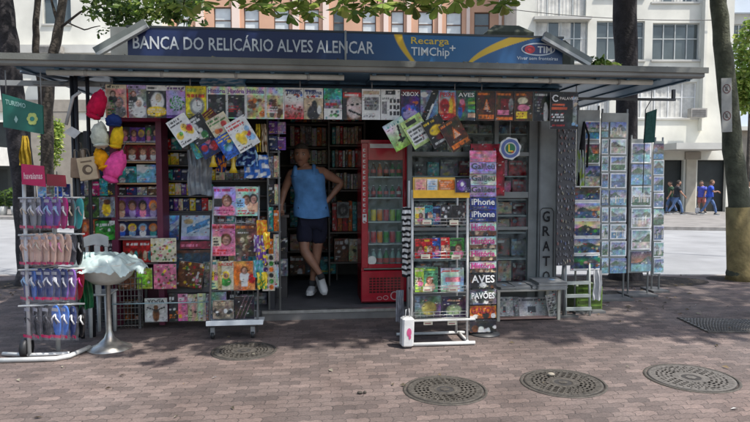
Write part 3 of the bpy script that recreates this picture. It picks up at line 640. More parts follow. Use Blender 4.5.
# no parking sign on the leaning trunk
def parking_sign():
    Y = Y2-.17; a = at(722, 132, Y); d = at(734, 78, Y); w = d.x-a.x; h = d.z-a.z; cx = (a.x+d.x)/2
    root = empty('parking_sign', Matrix.Translation((cx, Y, a.z)) @ Matrix.Rotation(math.radians(-2.5), 4, 'Y'), 'weathered pale street sign with two crossed circles fixed to the leaning trunk', 'sign')
    b = MB(); b.box(-w/2, 0, 0, w/2, .012, h, (.33, .33, .31)); b.build('plate', PAINT, root)
    for k, cz in enumerate((h*.8, h*.3)):
        b = MB(); n = 28; r = w*.4
        vs = []; 
        for i in range(n):
            t = 2*PI*i/n; vs += [(r*math.cos(t), -.003, cz+r*1.15*math.sin(t)), (r*.78*math.cos(t), -.003, cz+r*.92*math.sin(t))]
        b.add(vs, [(2*i, 2*((i+1) % n), 2*((i+1) % n)+1, 2*i+1) for i in range(n)], (.12, .05, .05))
        b.add([(-r*.65, -.004, cz+r*.75), (-r*.5, -.004, cz+r*.85), (r*.65, -.004, cz-r*.75), (r*.5, -.004, cz-r*.85)], [(0, 1, 2, 3)], (.12, .05, .05))
        b.text('E', -r*.3, cz-r*.5, r*.3, cz+r*.5, y=-.005, col=(.05, .05, .05)); b.build('prohibition_symbol', PAINT, root)
parking_sign()
# ================================================================== NEWSSTAND
def kroot(name, label, cat, u, v, z=0, group=None):
    r = empty(name, MK(u, v, z), label, cat, group); r['_k'] = [u, v, z]; return r
def kp(b, name, m, root):                       # part whose vertices are given in newsstand coordinates (u, v, z)
    u, v, z = root['_k']; b.v = [(p[0]-u, p[1]-v, p[2]-z) for p in b.v]; return b.build(name, m, root)
def kone(b, name, m, u, v, z, label, cat, group=None):
    b.v = [(p[0]-u, p[1]-v, p[2]-z) for p in b.v]; return b.build(name, m, None, MK(u, v, z), label=label, category=cat, group=group)
def kq(px0, py0, px1, py1, v):                  # pixel rectangle -> u0, z0, u1, z1 on plane v
    u0, z0 = kk(px0, py1, v); u1, z1 = kk(px1, py0, v); return u0, z0, u1, z1
def kbox(b, px0, py0, px1, py1, v0, v1, col, m=0, bev=0):
    u0, z0, u1, z1 = kq(px0, py0, px1, py1, v0); return b.box(u0, v0, z0, u1, v1, z1, col, m, bev)
NS = kroot('newsstand', 'long grey newspaper kiosk with flat roof and open front packed with magazines', 'newsstand', -.4, 7.4)
RV = 5.72
zt = kk(352, 62.5, RV)[1]; zb = kk(352, 71, RV)[1]
uL = kk(6, 60, RV)[0]; uR = kk(701, 70, RV)[0]; uLL = kk(-70, 60, RV)[0]
b = MB(); b.box(uLL, RV, zb, uR+.05, RV+.09, zt, (.23, .235, .22), bev=.012)
b.box(uLL, RV-.02, zt-.035, uR+.07, RV-.002, zt+.02, (.16, .165, .15)); 
kp(b, 'roof_fascia', mat('weathered_roof_paint', attr=True, rough=.7, nscale=2.2, namt=.45, bump=.15), NS)
b = MB(); 
b.box(uL, RV+.1, zt-.03, uR, 9.0, zt+.01, (.2, .2, .19)); kp(b, 'roof', MATTE, NS)
SOF = mat('blue_grey_soffit', attr=True, rough=.38, metal=.25, nscale=1.4, namt=.4)
b = MB(); zs = zt-.06
n = 20
b.box(uL+.02, RV+.1, zs-.02, uR-.02, 8.98, zs+.02, (.10, .20, .30))
for i in range(n+1):
    u = uL+.05+(uR-uL-.1)*i/n; b.box(u-.02, RV+.12, zs-.035, u+.02, 8.95, zs-.021, (.085, .17, .25))
kp(b, 'roof_underside', SOF, NS)
# raised flap braces under the side wings
b = MB()
for (p0, p1) in (((20, 72), (104, 84)), ((60, 84), (110, 72))):
    a = kk(*p0, 6.1); c = kk(*p1, 6.5); b.tube([(a[0], 6.1, a[1]), (c[0], 6.5, c[1])], .014, (.12, .16, .2))
kp(b, 'wing_brace', PAINT, NS); b = MB()
a = kk(0, 83, 6.15); c = kk(112, 85, 6.15); b.box(a[0], 6.15, a[1]-.02, c[0], 6.19, a[1]+.028, (.3, .32, .33)); b.box(a[0]+.3, 6.12, a[1]-.012, c[0]-.1, 6.148, a[1]+.01, (.22, .24, .25))
kp(b, 'wing_rail', PAINT, NS); b = MB()
a = kk(555, 98, 6.3); c = kk(676, 98, 6.3); b.box(a[0], 6.3, a[1]-.012, c[0], 6.33, a[1]+.012, (.05, .055, .06)); b.box(c[0]-.03, 6.31, a[1], c[0], 6.34, zs-.05, (.05, .055, .06))
kp(b, 'wing_rail', PAINT, NS)
# awning rollers (two pale bars)
for (x0, x1, y) in ((47, 344, 75), (370, 652, 80)):
    b = MB(); a = kk(x0, y, RV+.16); c = kk(x1, y, RV+.16); zc = kk((x0+x1)/2, y, RV+.16)[1]
    b.tube([(a[0], RV+.16, zc), (c[0], RV+.16, zc)], .026, (.50, .50, .45), n=12)
    for k in range(4): u = a[0]+(c[0]-a[0])*(k+.5)/4; b.tube([(u-.012, RV+.16, zc), (u+.012, RV+.16, zc)], .031, (.3, .3, .28), n=12)
    kp(b, 'awning_roller', PAINT, NS)
# lintel
b = MB(); u0, z0, u1, z1 = kq(112, 80, 560, 92, 6.5); b.box(u0, 6.5, z0-.05, u1, 6.58, zs-.05, (.04, .10, .16))
u0b, z0b, _, z1b = kq(112, 76, 560, 80, 6.44); b.box(u0, 6.44, z0b, u1, 6.499, z1b, (.10, .22, .32)); kp(b, 'lintel', PAINT, NS)
KL = kk(113, 200, 6.62)[0]; KR = kk(559, 200, 6.62)[0]; FZ = .1
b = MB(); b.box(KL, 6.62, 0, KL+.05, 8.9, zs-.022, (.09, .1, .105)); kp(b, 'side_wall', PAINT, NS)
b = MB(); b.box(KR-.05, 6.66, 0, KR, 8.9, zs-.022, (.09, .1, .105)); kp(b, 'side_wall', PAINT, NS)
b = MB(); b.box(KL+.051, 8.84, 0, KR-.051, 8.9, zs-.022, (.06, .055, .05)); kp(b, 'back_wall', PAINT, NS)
FL = mat('worn_rubber_floor', (.11, .108, .11), rough=.6, nscale=5, namt=.35, bump=.15)
b = MB(); b.box(KL+.052, 6.56, 0, KR-.052, 8.83, FZ); kp(b, 'floor', FL, NS)
u0, z0, u1, z1 = kq(262, 308, 403, 312.5, 6.5)
b = MB(); b.box(u0, 6.5, FZ-.025, u1, 6.555, FZ+.006, (.5, .5, .48)); kp(b, 'door_sill', METAL, NS)
b = MB(); b.box(u0, 6.51, 0, u1, 6.553, FZ-.027, (.16, .15, .14)); kp(b, 'kick_board', PAINT, NS)
ul = kk(266, 200, 6.9)[0]
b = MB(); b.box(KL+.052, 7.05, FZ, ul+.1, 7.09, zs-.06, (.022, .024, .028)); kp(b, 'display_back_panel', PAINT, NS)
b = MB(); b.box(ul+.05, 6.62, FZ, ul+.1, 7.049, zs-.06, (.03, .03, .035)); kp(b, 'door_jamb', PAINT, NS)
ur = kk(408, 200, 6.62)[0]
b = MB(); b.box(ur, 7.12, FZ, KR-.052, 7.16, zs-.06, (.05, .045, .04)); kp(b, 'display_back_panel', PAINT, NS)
# right window bays: frames, shelves, glass
GF = (.17, .185, .18)
b = MB(); zlow = kk(500, 283, 6.62)[1]
for (x0, x1) in ((407.5, 412), (494, 498), (528.5, 537)):
    a = kk(x0, 200, 6.6)[0]; c = kk(x1, 200, 6.6)[0]; b.box(a, 6.6, FZ, c, 6.66, zs-.06, GF)
a = kk(412, 200, 6.6)[0]; c = kk(528.5, 200, 6.6)[0]
for y0, y1 in ((152, 156), (192, 198), (227, 230)):
    z0 = kk(500, y1, 6.605)[1]; z1 = kk(500, y0, 6.605)[1]; b.box(a+.001, 6.605, z0, c-.001, 6.655, z1, (.2, .21, .2))
b.box(a+.001, 6.606, FZ, c-.001, 6.65, zlow, (.12, .12, .115))
kp(b, 'window_frame', PAINT, NS)
b = MB(); b.box(a+.002, 6.625, zlow, c-.002, 6.631, zs-.08); kp(b, 'window_glass', GLASS, NS)
b = MB()
for y in (135, 156.5, 176, 198.5, 214, 230.5, 256): z0 = kk(500, y, 6.9)[1]; b.box(a, 6.66, z0-.012, c, 7.118, z0, (.3, .31, .3))
kp(b, 'display_shelf', PAINT, NS)
# shutter panel with scrawled letters
u0, z0, u1, z1 = kq(537.5, 112, 558.5, 300, 6.56)
b = MB(); b.box(u0, 6.56, .02, u1, 6.62, zs-.07, (.27, .285, .28))
for k in (0, 4): x = u0+(u1-u0)*(k+.2)/4.4; b.box(x-.004, 6.553, .03, x+.004, 6.559, zs-.08, (.22, .235, .23))
inkc = (.015, .015, .018); 
x0, _, x1, _ = kq(541, 200, 553, 210, 6.55)
ys = [(211, 222), (226, 236), (241, 251), (256, 266), (271, 281)]
for ch, (ya, yb) in zip('GRATO', ys):
    q = kq(542.5, ya, 550, yb, 6.55); b.text(ch, q[0], q[1], q[2], q[3], y=6.550, col=inkc)
q = kq(539, 208, 554, 284, 6.55); 
for pts in ([(q[0], q[1]), (q[0], q[3]-.03), (q[0]+.03, q[3]), (q[2]-.03, q[3]), (q[2], q[3]-.04), (q[2]+.005, q[1]-.1)],):
    b.tube([(p[0], 6.552, p[1]) for p in pts], .004, inkc, n=5)
kp(b, 'shutter_panel', PAINT, NS)
# interior: back shelving
b = MB(); sh = []
for px0, px1, ys_, vv in ((268, 336, (124, 147, 165, 184, 205, 228, 251), 8.35), (330, 364, (122, 145, 168, 190, 232, 262), 7.95)):
    a = kk(px0, 200, vv)[0]; c = kk(px1, 200, vv)[0]
    for y in ys_: z0 = kk((px0+px1)/2, y, vv)[1]; b.box(a, vv, z0-.02, c, 8.84 if vv > 8 else 8.3, z0, (.11, .09, .07))
    b.box(a-.02, vv+.01, FZ, a, 8.83, 2.3, (.1, .085, .07)); b.box(c, vv+.01, FZ, c+.02, 8.83 if vv > 8 else 8.3, 2.3, (.1, .085, .07))
kp(b, 'wall_shelving', PAINT, NS)

# sign board on the roof
SV = 6.02
u0, z0, u1, z1 = kq(128, 30, 563, 60, SV); zb_ = zt+.012; zt_ = kk(345, 33, SV)[1]
W_, H_ = 620, 40
yy, xx = np.mgrid[0:1:H_*1j, 0:1:W_*1j]; PX = 128+435*xx
im = np.ones((H_, W_, 3))*np.array((.012, .025, .10)); t = np.clip((PX-300)/110, 0, 1)[..., None]; im = im*(1-t)+np.array((.015, .10, .26))*t
t = np.clip((PX-512)/40, 0, 1)[..., None]; im = im*(1-t)+np.array((.012, .05, .14))*t
c1 = 386+4*(1-yy)+20*(1-yy)**1.6; w1 = 9-5*(1-yy)
lowb = np.clip((PX-c1)/6, 0, 1)*np.clip((470-PX+40*yy)/20, 0, 1); im = im*(1-.5*lowb[..., None])+np.array((.02, .15, .34))*.5*lowb[..., None]
m = np.clip((PX-c1+.5)*.9, 0, 1)*np.clip((c1+w1-PX)*.9, 0, 1); im = im*(1-m[..., None])+np.array((.72, .46, .02))*m[..., None]
c2 = 458+20*yy+34*yy**2.2; w2 = 1+21*yy**1.2
m = np.clip((PX-c2+w2*.3)*.8, 0, 1)*np.clip((c2+w2-PX)*.8, 0, 1)*np.clip(yy*9, 0, 1); im = im*(1-m[..., None])+np.array((.72, .46, .02))*m[..., None]
b = MB(); b.box(u0, SV+.002, zb_, u1, SV+.1, zt_, (.1, .1, .11)); b.image(im, u0, zb_, u1, zt_, SV)
b.box(u0-.01, SV-.006, zt_, u1+.01, SV+.1, zt_+.02, (.03, .035, .04))
zc = (zb_+zt_)/2
def st(s_, x0, x1, y0, y1, cx, col, k=.004):
    q0 = kk(x0, 45, SV)[0]; q1 = kk(x1, 45, SV)[0]; b.text(s_, q0, kk(cx, y1, SV)[1], q1, kk(cx, y0, SV)[1], y=SV-k, col=col)
st('BANCA DO RELICÁRIO ALVES ALENCAR', 133, 374, 35.5, 51.5, 254, (.62, .66, .70))
st('Recarga', 411, 449, 37.5, 46.5, 430, (.72, .52, .06)); st('TIMChip', 411, 449.5, 47.5, 58.5, 430, (.7, .74, .76)); st('+', 449.5, 455.5, 45.5, 51, 452, (.7, .74, .76))
st('TIM', 537.5, 552, 46.5, 53.2, 545, (.7, .72, .74)); st('Viver sem fronteiras', 517, 558, 56.8, 60.2, 538, (.6, .64, .68))
q = kq(521, 43.5, 555, 55.5, SV); cx, cz, rx, rz = (q[0]+q[2])/2, (q[1]+q[3])/2, (q[2]-q[0])/2, (q[3]-q[1])/2
def ring(b, cx, cz, rx, rz, th, y, col, n=30, a0=0, a1=2*PI):
    vs = []
    for i in range(n+1):
        t = a0+(a1-a0)*i/n; vs += [(cx+rx*math.cos(t), y, cz+rz*math.sin(t)), (cx+(rx-th)*math.cos(t), y, cz+(rz-th)*math.sin(t))]
    b.add(vs, [(2*i, 2*i+2, 2*i+3, 2*i+1) for i in range(n)], col)
def disc(b, cx, cz, rx, rz, y, col, n=20): b.add([(cx+rx*math.cos(2*PI*i/n), y, cz+rz*math.sin(2*PI*i/n)) for i in range(n)], [list(range(n))], col)
disc(b, cx, cz, rx, rz, SV-.0025, (.02, .045, .16)); ring(b, cx, cz, rx, rz, .012, SV-.004, (.55, .6, .65))
q = kq(524.5, 45.5, 535, 53.5, SV); disc(b, (q[0]+q[2])/2, (q[1]+q[3])/2, (q[2]-q[0])/2, (q[3]-q[1])/2, SV-.005, (.5, .02, .03)); ring(b, (q[0]+q[2])/2, (q[1]+q[3])/2, (q[2]-q[0])/2*.6, (q[3]-q[1])/2*.6, .008, SV-.007, (.2, .02, .05), a1=4.5)
kp(b, 'sign_board', mat('sign_vinyl', attr=True, rough=.4, nscale=3, namt=.14), NS)
b = MB(); q = kk(345.5, 50, SV-.06); b.tube([(q[0], SV-.06, zt+.01), (q[0], SV-.06, zt_+.01)], .010, (.45, .45, .43)); kp(b, 'sign_post', PAINT, NS)
# slanted end braces of the sign
for (p0, p1, p2, p3) in (((97, 56), (148, 27), (126, 29), (100, 50)), ((590, 66), (543, 39), (548, 34), (588, 58))):
    b = MB(); a = kk(*p0, 5.93); c = kk(*p1, 5.93); dx, dz = c[0]-a[0], c[1]-a[1]; L_ = math.hypot(dx, dz); nx, nz = -dz/L_, dx/L_
    if nz < 0: nx, nz = -nx, -nz
    a = (a[0], max(a[1], zt+.012))
    th = .03
    for (o0, o1, y0, y1, cl) in ((0, th, 5.93, 5.99, (.46, .47, .46)), (th, th+.06, 5.95, 6.012, (.16, .18, .17))):
        vs = [(a[0]+nx*o0, y0, a[1]+nz*o0), (c[0]+nx*o0, y0, c[1]+nz*o0), (c[0]+nx*o1, y0, c[1]+nz*o1), (a[0]+nx*o1, y0, a[1]+nz*o1)]; vs += [(p[0], y1, p[2]) for p in vs]
        b.add(vs, [(0, 1, 2, 3), (7, 6, 5, 4), (0, 4, 5, 1), (1, 5, 6, 2), (2, 6, 7, 3), (3, 7, 4, 0)], cl)
    kp(b, 'sign_brace', PAINT, NS)
# roof top housings
b = MB(); u0, z0, u1, z1 = kq(487, 24, 534, 60, 7.2); b.box(u0, 7.2, zt+.012, u1, 8.0, z1-.1, (.055, .065, .05)); 
b.add([(u0, 7.2, z1-.1), (u1, 7.2, z1-.1), (u1, 8, z1-.1), (u0, 8, z1-.1), (u0+.12, 7.3, z1), (u1-.15, 7.3, z1), (u1-.15, 7.9, z1), (u0+.12, 7.9, z1)], [(0, 1, 5, 4), (1, 2, 6, 5), (2, 3, 7, 6), (3, 0, 4, 7), (4, 5, 6, 7)], (.07, .08, .06)); kp(b, 'roof_housing', MATTE, NS)
b = MB(); u0, z0, u1, z1 = kq(556, 39, 578, 64, 6.5); b.box(u0, 6.5, zt+.012, u1, 6.85, z1, (.06, .065, .05), bev=.08); kp(b, 'roof_housing', MATTE, NS)
b = MB(); u0, z0, u1, z1 = kq(100, 27, 128, 55, 6.25); b.box(u0+.1, 6.25, zt+.012, u1, 6.29, z1, (.2, .21, .2)); kp(b, 'roof_housing', PAINT, NS)
# roof plant and roof leaves
q = kk(603, 60, 6.4); p = K(q[0], 6.4, zt+.012)
root = empty('roof_plant', Matrix.Translation(p), 'small leafy weed growing on the right of the kiosk roof', 'plant'); b = MB(); b.tube([(0, 0, 0), (.02, 0, .15)], .008); b.build('stem', BARK, root)
b = MB(); leaves(b, (0, 0, .14), (.14, .12, .10), 40, .11, random.Random(4), GRY); leaves(b, (-.08, 0, .2), (.12, .1, .05), 26, .1, random.Random(5), GR); b.build('foliage', LEAF, root)
b = MB(); rnd = random.Random(31)
for i in range(260):
    u = rnd.uniform(uL, uR); v = rnd.choice([rnd.uniform(RV+.02, RV+.3), rnd.uniform(RV+.02, 6.9)]); s_ = rnd.uniform(.02, .05); a = rnd.uniform(0, PI)
    b.add([(u-s_*math.cos(a), v-s_*math.sin(a), zt+.014), (u+s_*.4, v-s_*.3, zt+.03), (u+s_*math.cos(a), v+s_*math.sin(a), zt+.016), (u-s_*.4, v+s_*.3, zt+.02+rnd.uniform(0, .03))], [(0, 1, 2, 3)], rnd.choice([(.2, .15, .08), (.1, .08, .05), (.3, .25, .15)]))
o = kone(b, 'roof_litter', MATTE, 0, 6, zt, 'dead leaves lying along the kiosk roof edge', 'litter'); o['kind'] = 'stuff'

# ------------------------------------------------------------------ FRIDGE
FV = 6.72
fu0, fz0, fu1, fz1 = kq(361.5, 140, 407.5, 306, FV); fz0 = FZ+.001
FR = kroot('drinks_fridge', 'tall red glass door drinks fridge standing in the kiosk doorway', 'fridge', (fu0+fu1)/2, FV+.25, FZ)
RED = (.33, .010, .022); GLR = PLAST
cw = .05; w = fu1-fu0; D = .52
dz0 = kk(385, 268, FV)[1]; dz1 = kk(385, 143, FV)[1]
b = MB(); b.box(fu0, FV+.03, fz0+.02, fu0+.03, FV+D, fz1, RED); b.box(fu1-.03, FV+.03, fz0+.02, fu1, FV+D, fz1, RED); b.box(fu0+.031, FV+D-.03, fz0+.02, fu1-.031, FV+D, fz1, (.72, .74, .74)); b.box(fu0+.0305, FV+.04, fz0+.5, fu0+.034, FV+D-.031, fz1-.05, (.7, .72, .72)); b.box(fu1-.034, FV+.04, fz0+.5, fu1-.0305, FV+D-.031, fz1-.05, (.7, .72, .72)); b.box(fu0+.031, FV+.03, fz1-.04, fu1-.031, FV+D-.031, fz1, RED); kp(b, 'cabinet', GLR, FR)  # pale back and side liners added to brighten the interior without a lamp
b = MB(); b.box(fu0-.005, FV, fz0+.03, fu1+.005, FV+.029, dz0-.03, RED, bev=.01); b.box(fu0, FV+.03, fz0+.021, fu1-.031, FV+D-.03, dz0-.04, RED)
gx0, _, gx1, _ = kq(369, 275, 401, 295, FV)
gz1 = kk(385, 277, FV)[1]; gz0 = kk(385, 293, FV)[1]
for i in range(9):
    for j in range(6):
        x = gx0+(gx1-gx0)*i/9; z = gz0+(gz1-gz0)*j/6; b.box(x+.004, FV-.003, z+.004, x+(gx1-gx0)/9-.006, FV-.0005, z+(gz1-gz0)/6-.006, (.05, .004, .006))
q = kq(375, 293, 400, 302, FV); b.text('coca', q[0], q[1], q[2], q[3], y=FV-.005, col=(.6, .55, .5)) if False else None
ring(b, q[2]-.06, (q[1]+q[3])/2+.02, .05, .05, .012, FV-.004, (.5, .3, .3)); ring(b, q[0]+.05, (q[1]+q[3])/2-.005, .03, .02, .006, FV-.004, (.5, .3, .3)); ring(b, q[0]+.12, (q[1]+q[3])/2, .03, .025, .006, FV-.004, (.5, .3, .3))
kp(b, 'base_panel', GLR, FR)
# door: frame + glass + handle
b = MB(); fw = .075
b.box(fu0, FV, dz0, fu0+fw, FV+.028, dz1, RED, bev=.006); b.box(fu1-.05, FV, dz0, fu1, FV+.028, dz1, RED, bev=.006); b.box(fu0+fw+.001, FV+.001, dz0+.001, fu1-.051, FV+.027, dz0+.045, RED)
hz = kk(385, 160, FV)[1]; b.box(fu0+fw+.001, FV+.001, hz, fu1-.051, FV+.027, dz1-.001, RED)
for k in range(14):
    z = kk(365, 150+k*5.5, FV)[1]; b.box(fu0+.018, FV-.003, z-.018, fu0+.045, FV-.0008, z+.014, (.5, .48, .46)); b.box(fu0+.03, FV-.0045, z-.01, fu0+.046, FV-.0032, z+.004, RED)
q = kq(362.5, 214, 366.5, 222, FV); b.box(q[0], FV-.003, q[1], q[2], FV-.001, q[3], (.6, .6, .58))
dr = kp(b, 'door', GLR, FR)
b = MB(); q = kq(370, 144, 398, 148, FV); b.box(q[0], FV-.004, q[1], q[2], FV-.001, q[3], (.5, .5, .48)); q = kq(371, 151, 399, 157, FV); b.text('Refrescos', q[0], q[1], q[2], q[3], y=FV-.003, col=(.25, .04, .05)) if False else None; kp(b, 'header_strip', PLAST, FR)
b = MB(); b.box(fu0+fw+.002, FV+.012, dz0+.046, fu1-.052, FV+.016, hz-.001); kp(b, 'door_glass', GLASS, FR)
b = MB(); b.tube([(fu1-.03, FV-.03, kk(385, 215, FV)[1]), (fu1-.03, FV-.03, kk(385, 180, FV)[1])], .01, (.25, .02, .03)); kp(b, 'handle', PLAST, FR)
shz = []
for y in (176.5, 197.5, 221.5, 243.5, 268): 
    z = kk(385, y, FV+.06)[1]; shz.append(z)
for z in shz[:-1]:
    b = MB(); b.box(fu0+.032, FV+.045, z-.012, fu1-.032, FV+D-.032, z, (.55, .58, .56)); kp(b, 'shelf', PLAST, FR)
b = MB(); b.box(fu0+.032, FV+.045, shz[-1]-.012, fu1-.032, FV+D-.032, shz[-1], (.4, .42, .4)); kp(b, 'shelf', PLAST, FR)
q = kq(368, 255, 376, 266, FV); b = MB(); disc(b, (q[0]+q[2])/2, (q[1]+q[3])/2, .05, .05, FV+.009, (.6, .6, .55)); kp(b, 'door_sticker', PRINT, FR)
# drinks
def drink(kind, u, v, z, col, label, group, H=None):
    b = MB(); cn = tuple(C(col))
    if kind == 'can': H = H or .122; b.lathe([(.0, 0), (.026, 0), (.032, .01), (.032, H-.012), (.026, H), (0, H)], (0, 0, 0), m=0, n=12, cols=[(.5, .5, .5), (.5, .5, .5), cn, cn, (.6, .6, .6), (.6, .6, .6)])
    else:
        H = H or .2; r = .034*(H/.2)**.5; g = tuple(c*.6 for c in cn); lb = (.6, .1, .08) if col != 'red' else (.6, .6, .55)
        b.lathe([(0, 0), (r, 0), (r, H*.25), (r, H*.26), (r, H*.5), (r, H*.51), (r*.9, H*.62), (r*.4, H*.82), (r*.38, H*.93), (r*.45, H*.93), (r*.45, H), (0, H)], n=12, cols=[g, g, g, lb, lb, g, g, g, g, (.6, .6, .6), (.6, .6, .6), (.6, .6, .6)])
    return b.build(kind, PLAST, None, MK(u, v, z), label=label, category=kind, group=group)
rows = [('bottle', .155, ['green', 'brown', 'orange', 'brown', 'green', 'green'], 'top'), ('bottle', .135, ['green', 'dark red', 'green', 'charcoal', 'green', 'red'], 'second'),
        ('can', .135, ['green', 'yellow', 'orange', 'red', 'lime', 'green'], 'third'), ('can', .135, ['red', 'red', 'orange', 'green', 'red', 'green'], 'fourth'), ('bottle', .21, ['mint', 'mint', 'mint', 'green', 'mint', 'mint'], 'bottom')]
for (kd, H, cols, rn), z in zip(rows, shz):
    for i, cn in enumerate(cols):
        u = fu0+.075+(w-.15)*i/5
        drink(kd, u, FV+.13, z+.001, cn, f'{cn} {kd}, {ordn(i)} from the left on the {rn} shelf of the red fridge', 'drinks in the fridge', H)
        if kd == 'bottle' and False: pass
# ================================================================== MAGAZINES, TOYS AND GOODS ON THE KIOSK
# -- the strip of magazines clipped in a line under the roof
def artf(fn):
    def g(w, h, seed):
        a = Art(w, h, 'white', seed); fn(a); return a.im
    return g
def a_fig(bgc, hd, body, acc, band=None):
    def f(a):
        a.im[:] = C(bgc); a.mottle(.3, 5)
        if band: a.rect(0, 0, .1, 1, band)
        a.face(.62, .45, .17, (.6, .45, .38), body, body); a.face(.35, .72, .1, (.55, .4, .35), 'brown', 'charcoal'); a.lines(.1, .1, .5, .55, acc, 5); a.rect(.02, .88, 1, 1, hd); a.lines(.1, .88, .95, .99, 'charcoal', 1)
    return artf(f)
def a_wed(a): a.im[:] = C('charcoal'); a.mottle(.4, 5); a.rect(0, .85, 1, 1, 'white'); a.ell(.55, .5, .3, .25, 'white'); a.ell(.6, .62, .14, .12, 'beige'); a.ell(.5, .2, .45, .14, 'yellow'); a.lines(.05, .05, .9, .3, 'cream', 3); a.lines(.05, .87, .95, .98, 'charcoal', 1)
def a_mandala(a):
    a.im[:] = C('lilac'); a.mottle(.2); r = np.hypot((a.x-.55)*1, (a.y-.45)*a.asp); t = np.arctan2(a.y-.45, a.x-.55)
    a.put(((r < .42) & (np.sin(t*9+r*20) > 0)).astype(float), 'green'); a.put(((r < .3) & (np.sin(r*50) > .2)).astype(float), 'mint'); a.rect(0, .86, 1, 1, 'white'); a.lines(.05, .87, .95, .98, 'purple', 1); a.rect(0, 0, 1, .1, 'purple')
def a_clock(a): a.im[:] = np.array((.72, .62, .03)); a.ell(.55, .38, .32, .25, 'grey'); a.ell(.55, .38, .22, .17, 'white'); a.rect(.53, .38, .57, .52, 'black'); a.rect(.55, .37, .7, .4, 'black'); a.rect(.05, .82, .5, .93, 'lime'); a.lines(.05, .62, .95, .78, 'red', 1, .9); a.lines(.05, .04, .5, .14, 'navy', 2)
def a_hist(bgc, blobc, txt=None):
    def f(a):
        a.im[:] = C('white'); a.rect(.07, .04, .95, .74, bgc); m = a.im.copy(); a.mottle(.5, 7)
        for c in blobc: a.blobs(5, [c], .15, .1, .85, .62, .05, .14)
        if txt: a.lines(.1, .18, .75, .42, txt, 3)
        a.rect(0, 0, .06, 1, 'white'); a.rect(.95, 0, 1, 1, 'white')
    return artf(f)
def a_thema(kind):
    def f(a):
        a.im[:] = C('white'); a.lines(.05, .86, .95, .96, 'navy', 1, .95); a.blobs(8, ['red', 'blue', 'brown', 'orange'], .05, .72, .95, .8, .04, .06)
        if kind == 0: a.grad('red', 'white', 0, .62); a.blobs(30, ['dark red', 'brown', 'red'], .02, .05, .98, .42, .03, .07)
        else: a.rect(0, 0, 1, .68, 'beige'); a.ell(.5, .2, .3, .22, 'charcoal'); a.ell(.55, .45, .13, .14, 'charcoal'); a.ell(.8, .3, .1, .12, 'white')
    return artf(f)
def a_news(a): a.im[:] = C('grey'); a.rect(0, .65, 1, 1, 'teal'); a.mottle(.6, 7); a.blobs(9, ['white', 'charcoal', 'grey'], r0=.05, r1=.12); a.lines(.05, .42, .95, .58, 'red', 1, .8); a.rect(0, 0, 1, .35, 'white'); a.blobs(9, ['charcoal', 'teal', 'green'], .1, .05, .9, .3, .04, .08)
def a_facebw(a): a.im[:] = C('brown'); a.rect(0, .74, 1, .87, 'red'); a.lines(.05, .75, 1, .86, 'white', 1, .6); a.rect(0, .87, 1, 1, 'charcoal'); a.ell(.62, .4, .4, .34, (.6, .52, .5)); a.ell(.5, .48, .09, .03, 'black'); a.ell(.78, .5, .08, .03, 'black'); a.put(((np.abs(a.y-.28+.25*(a.x-.4)) < .035) & (a.x > .3)).astype(float), 'black'); a.rect(0, 0, .2, .7, 'charcoal')
def a_plain(a): a.im[:] = C('white'); a.rect(.05, .84, .95, .95, 'beige'); a.lines(.1, .1, .9, .2, 'grey', 2); a.rect(.12, .3, .92, .74, 'grey'); a.lines(.14, .32, .9, .72, 'charcoal', 4, .5)
def a_squares(a):
    a.im[:] = C('white'); a.rect(.25, .84, .75, .97, 'charcoal'); a.lines(.28, .86, .72, .94, 'white', 1)
    for i in range(3):
        for j in range(3): a.rect(.45+.2*i, .15+.2*j, .58+.2*i, .29+.2*j, 'charcoal')
    a.rect(.05, .2, .3, .6, 'grey'); a.lines(.05, .65, .9, .78, 'grey', 1)
def a_game(a): a.im[:] = C('purple')*.5; a.mottle(.7, 6); a.ell(.5, .25, .45, .22, 'blue'); a.ell(.5, .18, .35, .16, 'lilac'); a.rect(.02, .88, 1, 1, 'dark red'); a.blobs(9, ['grey', 'purple', 'navy', 'orange'], .1, .2, .9, .6, .04, .1)
def a_orca(a): a.im[:] = C((.25, .35, .45)); a.mottle(.4, 5); a.put((np.abs((a.x-.25)-(a.y-.1)*.7) < .2).astype(float), 'black'); a.put((np.abs((a.x-.42)-(a.y-.1)*.7) < .06).astype(float)*(a.y < .55), 'white'); a.ell(.2, .85, .2, .08, 'white')
def a_fire(a): a.grad('orange', 'sky blue', .1, 1); a.mottle(.3, 5); a.ell(.8, .4, .15, .4, 'orange'); a.ell(.7, .45, .12, .25, 'yellow'); a.ell(.35, .5, .25, .2, 'red'); a.ell(.5, .12, .5, .12, 'red'); a.lines(.1, .1, .5, .5, 'white', 4, .3)
def a_birds(a): a.im[:] = C((.1, .18, .15)); a.mottle(.5, 6); a.ell(.3, .5, .14, .2, 'red'); a.ell(.3, .62, .12, .09, 'pink'); a.rect(.6, .1, 1, .25, 'peach'); [a.rect(.62, .28+.13*i, .97, .37+.13*i, c) for i, c in enumerate(('teal', 'green', 'lime', 'green'))]; a.ell(.2, .3, .1, .2, 'blue')
